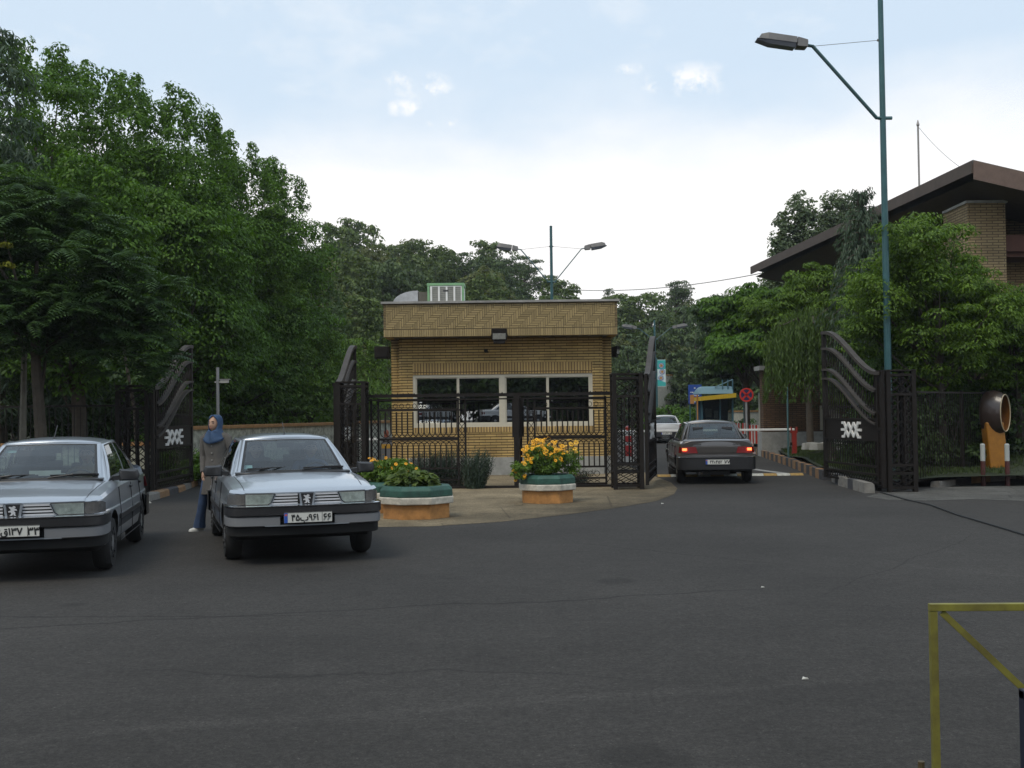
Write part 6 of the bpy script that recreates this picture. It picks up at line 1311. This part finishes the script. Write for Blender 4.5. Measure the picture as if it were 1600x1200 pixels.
# ---------------------------------------------------------------- people
SKIN = mat('skin', (.38, .225, .15), .55); 
def skin_body(name, joints, edges, parent, m, sub=2):
    "joints: {key:(x,y,z,r)}; first is the root"
    keys = list(joints); me = bpy.data.meshes.new(name); me.from_pydata([joints[k][:3] for k in keys], [(keys.index(a), keys.index(b)) for a, b in edges], [])
    o = bpy.data.objects.new(name, me); COL.objects.link(o); md = o.modifiers.new('s', 'SKIN'); md.use_smooth_shade = True
    for i, k in enumerate(keys):
        r = joints[k][3]; me.skin_vertices[0].data[i].radius = (r, r) if not isinstance(r, tuple) else r; me.skin_vertices[0].data[i].use_root = (i == 0)
    s = o.modifiers.new('d', 'SUBSURF'); s.levels = sub; s.render_levels = sub
    bpy.context.view_layer.update(); m2 = bpy.data.meshes.new_from_object(o.evaluated_get(bpy.context.evaluated_depsgraph_get())); bpy.data.objects.remove(o)
    m2.name = name; m2.materials.clear(); m2.materials.append(m); m2.polygons.foreach_set('use_smooth', [True]*len(m2.polygons)); o = bpy.data.objects.new(name, m2); COL.objects.link(o); o.parent = parent; return o
def head_mesh(mb, c, s=1.0, yaw=0, m=SKIN):
    "human head, face towards -Y before yaw; c = centre, s=1 gives 0.23 tall"
    n, k = 28, 22; secs = []
    for j in range(k+1):
        v = math.pi*max(.03, min(.97, j/k)); z = -.115*math.cos(v); rr = math.sin(v); sec = []
        for i in range(n):
            a = 2*math.pi*i/n; x = .076*rr*math.cos(a); y = .096*rr*math.sin(a)
            if z < 0: x *= 1+z*2.2; y = y*(1+z*.8)-(.012 if math.sin(a) < 0 else 0)*(-z/.1)
            if z < -.03 and math.sin(a) > 0: y *= 1+z*3.5
            front = max(0, -math.sin(a)); f = front**6
            xx = x
            # nose, brow, eye sockets, lips, chin
            y -= .024*math.exp(-((xx/.012)**2))*math.exp(-(((z+.022)/.022)**2))*(front > .5)
            y -= .006*math.exp(-(((z-.028)/.012)**2))*f; 
            for ex in (-.031, .031): y += .012*math.exp(-(((xx-ex)/.014)**2+((z-.008)/.012)**2))*(front > .5)
            y -= .008*math.exp(-((xx/.02)**2+((z+.058)/.010)**2))*(front > .5); y -= .010*math.exp(-((xx/.022)**2+((z+.095)/.014)**2))*(front > .5)
            sec.append(Vector((x, y, z)))
        secs.append(sec)
    Mz = Matrix.Rotation(yaw, 4, 'Z'); C = Vector(c)
    mb.ring([[C+(Mz@(p*s)) for p in sec] for sec in secs], m)
    def tf(p): return C+(Mz@(Vector(p)*s))
    for sg in (-1, 1):
        mb.add([tf(p) for p in ((sg*.016, -.094, .026), (sg*.050, -.080, .026), (sg*.049, -.082, .037), (sg*.018, -.096, .037))], [(0, 1, 2, 3)], mat('eyebrow', (.02, .014, .01), .8))
        e = MB(); e.ball((sg*.031, -.077, .010), (.015, .010, .008), 10, 6); mb.add([tf(p) for p in e.v], e.f, mat('eye_dark', (.03, .02, .018), .3))
        e = MB(); e.ball((sg*.078, .005, -.005), (.010, .018, .03), 8, 6); mb.add([tf(p) for p in e.v], e.f, m)
    e = MB(); e.ball((0, -.0945, -.057), (.022, .008, .008), 10, 6); mb.add([tf(p) for p in e.v], e.f, mat('lips', (.30, .10, .09), .5))
def hand(mb, p, d, up, s=1.0, m=SKIN):
    "p wrist, d direction of the fingers, up = back of the hand"
    p = Vector(p); d = Vector(d).normalized(); up = Vector(up); sd = d.cross(up).normalized(); up = sd.cross(d).normalized()
    mb.ring([[p+d*a+sd*x*w_+up*z*h_ for x, z in ((-1, -.6), (-.6, -1), (.6, -1), (1, -.6), (1, .6), (.6, 1), (-.6, 1), (-1, .6))] for a, w_, h_ in ((0, .026*s, .018*s), (.03*s, .036*s, .015*s), (.08*s, .040*s, .013*s), (.088*s, .037*s, .009*s))], m)
    for k, (o, l) in enumerate(((-.030, .068), (-.010, .078), (.010, .073), (.029, .058))):
        b = p+d*.084*s+sd*o*s; c = b+d*l*.45*s-up*.010*s; e = c+d*l*.35*s-up*.022*s; mb.tube([b, c, e, e+d*.008*s-up*.016*s], [.0095*s, .009*s, .008*s, .005*s], 6, m)
    b = p+d*.025*s-sd*.032*s; mb.tube([b, b+d*.03*s-sd*.026*s-up*.008*s, b+d*.06*s-sd*.03*s-up*.016*s], [.012*s, .011*s, .008*s], 6, m)
# the woman: faces the camera, walking towards it, weight on her right leg (photo left)
wd_ = 2888/(829-650.0); Wp = (X(337, wd_), wd_, 0)
wm = empty('person', Wp, R(-14), label='woman in a blue headscarf, grey coat and jeans walking beside the middle silver car', cat='person')
J = dict(pel=(0, 0, .88, .11), waist=(0, -.01, 1.05, .10), chest=(.0, 0, 1.25, .115), neck=(0, 0, 1.40, .052), hb=(0, -.01, 1.47, .05), hipL=(.09, 0, .84, .085), kneeL=(.12, -.02, .47, .055), ankL=(.13, .10, .09, .030), toeL=(.14, -.02, .04, .016),
         hipR=(-.09, 0, .84, .085), kneeR=(-.16, -.08, .47, .055), ankR=(-.25, -.04, .09, .030), toeR=(-.29, -.12, .04, .016),
         shL=(.165, .0, 1.33, .05), elL=(.25, .02, 1.08, .036), wrL=(.22, -.12, .88, .024), shR=(-.165, 0, 1.33, .05), elR=(-.215, .02, 1.06, .036), wrR=(-.155, -.10, .84, .024))
E_ = [('pel', 'waist'), ('waist', 'chest'), ('chest', 'neck'), ('neck', 'hb'), ('pel', 'hipL'), ('hipL', 'kneeL'), ('kneeL', 'ankL'), ('ankL', 'toeL'), ('pel', 'hipR'), ('hipR', 'kneeR'), ('kneeR', 'ankR'), ('ankR', 'toeR'), ('chest', 'shL'), ('shL', 'elL'), ('elL', 'wrL'), ('chest', 'shR'), ('shR', 'elR'), ('elR', 'wrR')]
b_ = skin_body('body', J, E_, wm, SKIN)
q = MB(); hc = (-.01, -.02, 1.535); head_mesh(q, hc, 1.0, R(-8)); hand(q, (-.155, -.10, .845), (.10, -.25, -1), (-.6, -.6, .1)); hand(q, (.22, -.12, .885), (0, -.3, -1), (1, -.3, 0))
# join head and hands into the body mesh
bm_ = bmesh.new(); bm_.from_mesh(b_.data)
mslots = [SKIN]+[x for x in q.mats if x is not SKIN]
for mm in mslots[1:]: b_.data.materials.append(mm)
vv = [bm_.verts.new(v) for v in q.v]
for f, mi_ in zip(q.f, q.m):
    nf = bm_.faces.new([vv[i] for i in f]); nf.material_index = mslots.index(q.mats[mi_]); nf.smooth = True
bm_.to_mesh(b_.data); bm_.free()
def fell(mb, secs, n=28, fold=.0, m=None):
    "garment rings with soft folds"
    out = []
    for j, (x, y, z, rx, ry) in enumerate(secs):
        out.append([(x+(rx+fold*math.sin(5*a+j*.5)*(j/len(secs)))*math.cos(a), y+(ry+fold*math.sin(7*a+1+j*.4)*(j/len(secs)))*math.sin(a), z+.004*math.sin(3*a+j)) for a in [2*math.pi*i/n for i in range(n)]])
    mb.ring(out, m, cap=False)
COAT = mat('grey_coat', (.085, .078, .07), .9, var=.15, vscale=20, bump=.3, bscale=80); SCF = mat('blue_scarf', (.022, .055, .12), .8, var=.2, vscale=14, bump=.3, bscale=30); JEAN = mat('jeans', (.022, .045, .10), .85, var=.35, vscale=9, bump=.3, bscale=120); SHO = mat('white_shoe', (.55, .55, .52), .6)
q = MB(); fell(q, [(0, 0, 1.435, .06, .055), (0, 0, 1.40, .14, .075), (0, 0, 1.355, .195, .10), (0, -.005, 1.27, .185, .125), (0, -.01, 1.18, .170, .128), (0, -.005, 1.08, .150, .112), (0, 0, 1.0, .158, .118), (0, .0, .90, .185, .140), (0, -.005, .80, .198, .150), (-.005, -.01, .68, .208, .158), (-.01, -.015, .56, .222, .166), (-.012, -.015, .535, .224, .168)], fold=.012)
for sx_, el, wr in ((1, J['elL'], J['wrL']), (-1, J['elR'], J['wrR'])):
    q.tube([(sx_*.135, 0, 1.36), (sx_*.185, 0, 1.32), Vector((sx_*.185, 0, 1.32)).lerp(Vector(el[:3]), .5), el[:3], Vector(el[:3]).lerp(Vector(wr[:3]), .5), wr[:3]], [.055, .066, .058, .052, .046, .040], 14)
q.build('coat', COAT, wm, True)
q = MB()
for k in range(4): q.tube([(0, -.128+.004*k, 1.22-.10*k), (0, -.136+.004*k, 1.22-.10*k)], .012, 10)
q.build('button', mat('coat_button', (.2, .19, .17), .5), wm)
q = MB(); n = 28; secs = []
for z, rx, ry, y0, op in ((1.667, .02, .02, .01, 0), (1.660, .06, .068, .01, .0), (1.640, .082, .096, .010, .30), (1.60, .094, .117, .012, .72), (1.55, .098, .118, .012, .86), (1.50, .096, .112, .008, .84), (1.455, .098, .106, .0, .55), (1.43, .112, .112, -.01, .0), (1.38, .135, .118, -.008, 0), (1.33, .165, .14, -.004, 0), (1.29, .178, .150, -.004, 0), (1.255, .17, .15, -.01, 0)):
    sec = []
    for i in range(n):
        a = -math.pi/2+(op+(2*math.pi-2*op)*i/(n-1)) if op else -math.pi/2+2*math.pi*i/(n-1)
        fo = .007*math.sin(6*a+z*40)*(1 if z < 1.45 else .25); dz = -.05*abs(math.cos(a)) if z < 1.26 else 0
        sec.append((-.005+(rx+fo)*math.cos(a), y0-.012+(ry+fo)*math.sin(a), z+dz*-1*.0+(.05*math.cos(a)**2 if z < 1.30 else 0)))
    secs.append(sec)
q.ring(secs, SCF, cap=False, close=False); o = q.build('headscarf', None, wm, True); md = o.modifiers.new('s', 'SOLIDIFY'); md.thickness = .008
for sx_, hp, kn, an_ in ((1, J['hipL'], J['kneeL'], J['ankL']), (-1, J['hipR'], J['kneeR'], J['ankR'])):
    pass
q = MB()
for hp, kn, an_ in ((J['hipL'], J['kneeL'], J['ankL']), (J['hipR'], J['kneeR'], J['ankR'])):
    h0, k0, a0 = Vector(hp[:3]), Vector(kn[:3]), Vector(an_[:3]); fell(q, [(*h0, .10, .11), (*h0.lerp(k0, .5), .086, .09), (*k0, .066, .07), (*k0.lerp(a0, .5), .064, .068), (*k0.lerp(a0, .9), .078, .086), (*(a0+Vector((0, 0, -.045))), .086, .10)], 18, .005)
q.build('jeans', JEAN, wm, True)
for an_, to in ((J['ankL'], J['toeL']), (J['ankR'], J['toeR'])):
    a0 = Vector(an_[:3]); d = (Vector(to[:3])-a0); d.z = 0; d.normalize(); s_ = Vector((-d.y, d.x, 0)); q = MB(); secs = []
    for a, w_, h_ in ((-.075, .02, .05), (-.065, .036, .075), (-.02, .040, .085), (.04, .042, .070), (.09, .046, .052), (.14, .040, .042), (.168, .018, .028)):
        c = a0+d*a; secs.append([(c.x+s_.x*w_*x, c.y+s_.y*w_*x, z*h_) for x, z in ((-1, 0), (-1, .45), (-.6, .9), (0, 1), (.6, .9), (1, .45), (1, 0))])
    q.ring(secs); q.build('shoe', SHO, wm, 60)
# people sitting in cars (local car frame: faces -Y)
def sitter(car, x, y, label, shirt, hair, scarf=False, lean=0, wheel=False, skin=SKIN):
    Mc = Matrix.Translation(car.location) @ Matrix.Rotation(car.rotation_euler[2], 4, 'Z'); loc = Mc @ Vector((x, y, .42))
    t = empty('person', loc, car.rotation_euler[2], label=label, cat='person')
    z0 = .20; hx = .0
    J2 = dict(pel=(0, .05, .16, .11), waist=(0, .08, .32, .11), chest=(hx, .12, .52, .125), neck=(hx, .11, .68, .05), hd=(hx, .08, .75, .05), hL=(.1, -.02, .14, .08), kL=(.13, -.42, .16, .06), aL=(.13, -.55, -.14, .045), hR=(-.1, -.02, .14, .08), kR=(-.13, -.42, .16, .06), aR=(-.13, -.55, -.14, .045),
              sL=(.18, .12, .60, .055), eL=(.24, -.06, .42, .042), wL=(.15, -.30, .52 if wheel else .25, .03), sR=(-.18, .12, .60, .055), eR=(-.24, -.06, .42, .042), wR=(-.15, -.30, .50 if wheel else .25, .03))
    E2 = [('pel', 'waist'), ('waist', 'chest'), ('chest', 'neck'), ('neck', 'hd'), ('pel', 'hL'), ('hL', 'kL'), ('kL', 'aL'), ('pel', 'hR'), ('hR', 'kR'), ('kR', 'aR'), ('chest', 'sL'), ('sL', 'eL'), ('eL', 'wL'), ('chest', 'sR'), ('sR', 'eR'), ('eR', 'wR')]
    b = skin_body('body', J2, E2, t, shirt, 1); q = MB(); head_mesh(q, (hx, .055, .785), .98, lean); hand(q, J2['wL'][:3], (-.2, -1, .1), (0, 0, 1)); hand(q, J2['wR'][:3], (.2, -1, .1), (0, 0, 1))
    bm_ = bmesh.new(); bm_.from_mesh(b.data)
    for mm in q.mats: b.data.materials.append(mm)
    vv = [bm_.verts.new(v) for v in q.v]
    for f, mi_ in zip(q.f, q.m): nf = bm_.faces.new([vv[i] for i in f]); nf.material_index = 1+mi_; nf.smooth = True
    bm_.to_mesh(b.data); bm_.free()
    q = MB(); q.ell([(hx, .085, .80, .088, .085), (hx, .075, .84, .090, .102), (hx, .07, .88, .07, .085), (hx, .07, .91, .03, .04)] if not scarf else [(hx, .11, .62, .15, .12), (hx, .12, .72, .10, .09), (hx, .10, .80, .096, .09), (hx, .078, .86, .088, .10), (hx, .07, .91, .05, .06)], 18); q.build('headscarf' if scarf else 'hair', hair, t, True); return t
# ---------------------------------------------------------------- placing cars and their passengers
LOWSHADE = mat('silver_bumper_shaded', (.19, .195, .205), .45, .1)  # silver lower panel with the shade of facing the ground put into its colour
SILVER = paint('silver_paint', (.40, .44, .49), .55, .28); GREY = paint('grey_paint', (.115, .105, .10), .6, .3); WHITEP = paint('white_paint_car', (.62, .62, .62), .1, .3)
c1 = make_car('car', SILVER, '۴۵ب۹۶۱', '۶۶', lower=LOWSHADE, label='silver saloon car beside the walking woman, nose towards the camera, in front of the planters')
c1.location = (-2.95, 14.45, 0); c1.rotation_euler = (0, 0, R(18))
c2 = make_car('car', SILVER, '۱۴ق۱۳۷', '۳۳', lower=LOWSHADE, label='silver saloon car cut off by the left edge of the photo'); c2.location = (-5.45, 13.35, 0); c2.rotation_euler = (0, 0, R(12))
c3 = make_car('car', GREY, '۲۲ه۴۵۲', '۷۷', rear_lit=True, label='dark grey saloon seen from behind with lit brake lamps driving through the right gate'); c3.location = (4.66, 26.9, 0); c3.rotation_euler = (0, 0, R(180-4))
c4 = make_car('car', WHITEP, '۱۸د۴۶۳', '۱۱', tall_lamps=True, label='distant white saloon seen from behind beyond the gate leaf'); c4.location = (X(1036, 58), 58, 0); c4.rotation_euler = (0, 0, R(180-4))
H1 = mat('dark_hair', (.015, .012, .01), .8); S1 = mat('dark_jacket', (.03, .032, .04), .9); S2 = mat('khaki_shirt', (.22, .18, .11), .9); S3 = mat('blue_shirt', (.08, .12, .22), .9)
sitter(c1, -.35, .0, 'passenger in dark clothes in the front seat of the middle silver car', S1, H1, True)
sitter(c1, .35, .0, 'driver with both hands on the wheel of the middle silver car', S3, H1, wheel=True)
sitter(c2, .35, .0, 'driver at the wheel of the silver car at the left edge', S2, H1, wheel=True)
sitter(c3, -.35, .0, 'driver of the dark grey saloon seen through its rear window', S1, H1, wheel=False)
def sticker(car, x, y, z, label, rx=0):
    Mc = Matrix.Translation(car.location) @ Matrix.Rotation(car.rotation_euler[2], 4, 'Z'); q = MB(); q.box(-.06, .06, -.002, .002, -.045, .045); o = q.build('sticker', mat('sticker_blue', (.40, .62, .66), .6)); o.matrix_world = Mc @ Matrix.Translation((x, y, z)) @ Matrix.Rotation(R(-62), 4, 'X'); tag(o, label, 'sticker')
sticker(c2, -.44, -.22, 1.27, 'pale blue sticker in the top corner of the left car windscreen'); sticker(c1, -.52, -.72, 1.02, 'pale blue sticker low in the corner of the middle car windscreen')
q = MB(); q.box(-.17, .17, -.15, .15, 0, .01); q.box(-.17, .17, -.15, -.14, .01, .06); o = q.build('papers', WPT); Mc = Matrix.Translation(c2.location) @ Matrix.Rotation(c2.rotation_euler[2], 4, 'Z'); o.matrix_world = Mc @ Matrix.Translation((.0, -.45, .99)); tag(o, 'white papers lying on the dashboard of the left silver car', 'papers')
q = MB(); q.box(-60, 60, -59, -7, .0, .85); struct('terrace', q, CONC)
# what stands behind the photographer and shows in the lodge window
b1 = make_car('car', WHITEP, '۴۴م۲۲۵', '۱۱', label='white saloon parked behind the photographer, reflected in the middle of the lodge window'); b1.location = (.1, -10, .85); b1.rotation_euler = (0, 0, R(78))
b2 = copy_tree(b1); b2.location = (-5.2, -10.6, .85); b2.rotation_euler = (0, 0, R(25)); b2['label'] = 'white saloon parked behind the photographer, reflected at the left of the lodge window'
for k, (x, y_, s, i) in enumerate(((-14, -20, 1.9, 0), (-8, -21, 2.0, 1), (-2, -20, 2.1, 0), (4, -21, 2.0, 2), (10, -20, 1.9, 1), (16, -21, 2.0, 0), (-5, -25, 2.4, 1), (7, -26, 2.4, 0), (1, -17, 1.1, 1), (5, -17.5, 1.2, 0), (-6, -17.5, 1.1, 0), (-20, -20, 2.2, 1), (22, -20, 2.2, 0))):
    put(i, x, y_, -.5, s, k*1.3, 1, 'street tree behind the photographer, seen only as a reflection in the lodge window', 'street trees behind the photographer')
# ---------------------------------------------------------------- air
q = MB(); q.box(-200, 200, -61, 200, -1.0, 34); hzo = q.build('haze'); hzo.data.materials.clear(); hm = bpy.data.materials.new('haze_air'); hm.use_nodes = True; ht = hm.node_tree; ht.nodes.clear()
ho = ht.nodes.new('ShaderNodeOutputMaterial'); pv = ht.nodes.new('ShaderNodeVolumePrincipled'); pv.inputs['Color'].default_value = (.85, .9, 1, 1); pv.inputs['Density'].default_value = .00035; pv.inputs['Anisotropy'].default_value = .2; ht.links.new(pv.outputs[0], ho.inputs['Volume'])
hzo.data.materials.append(hm); tag(hzo, 'thin pale summer haze over the whole place', 'haze', kind='stuff')
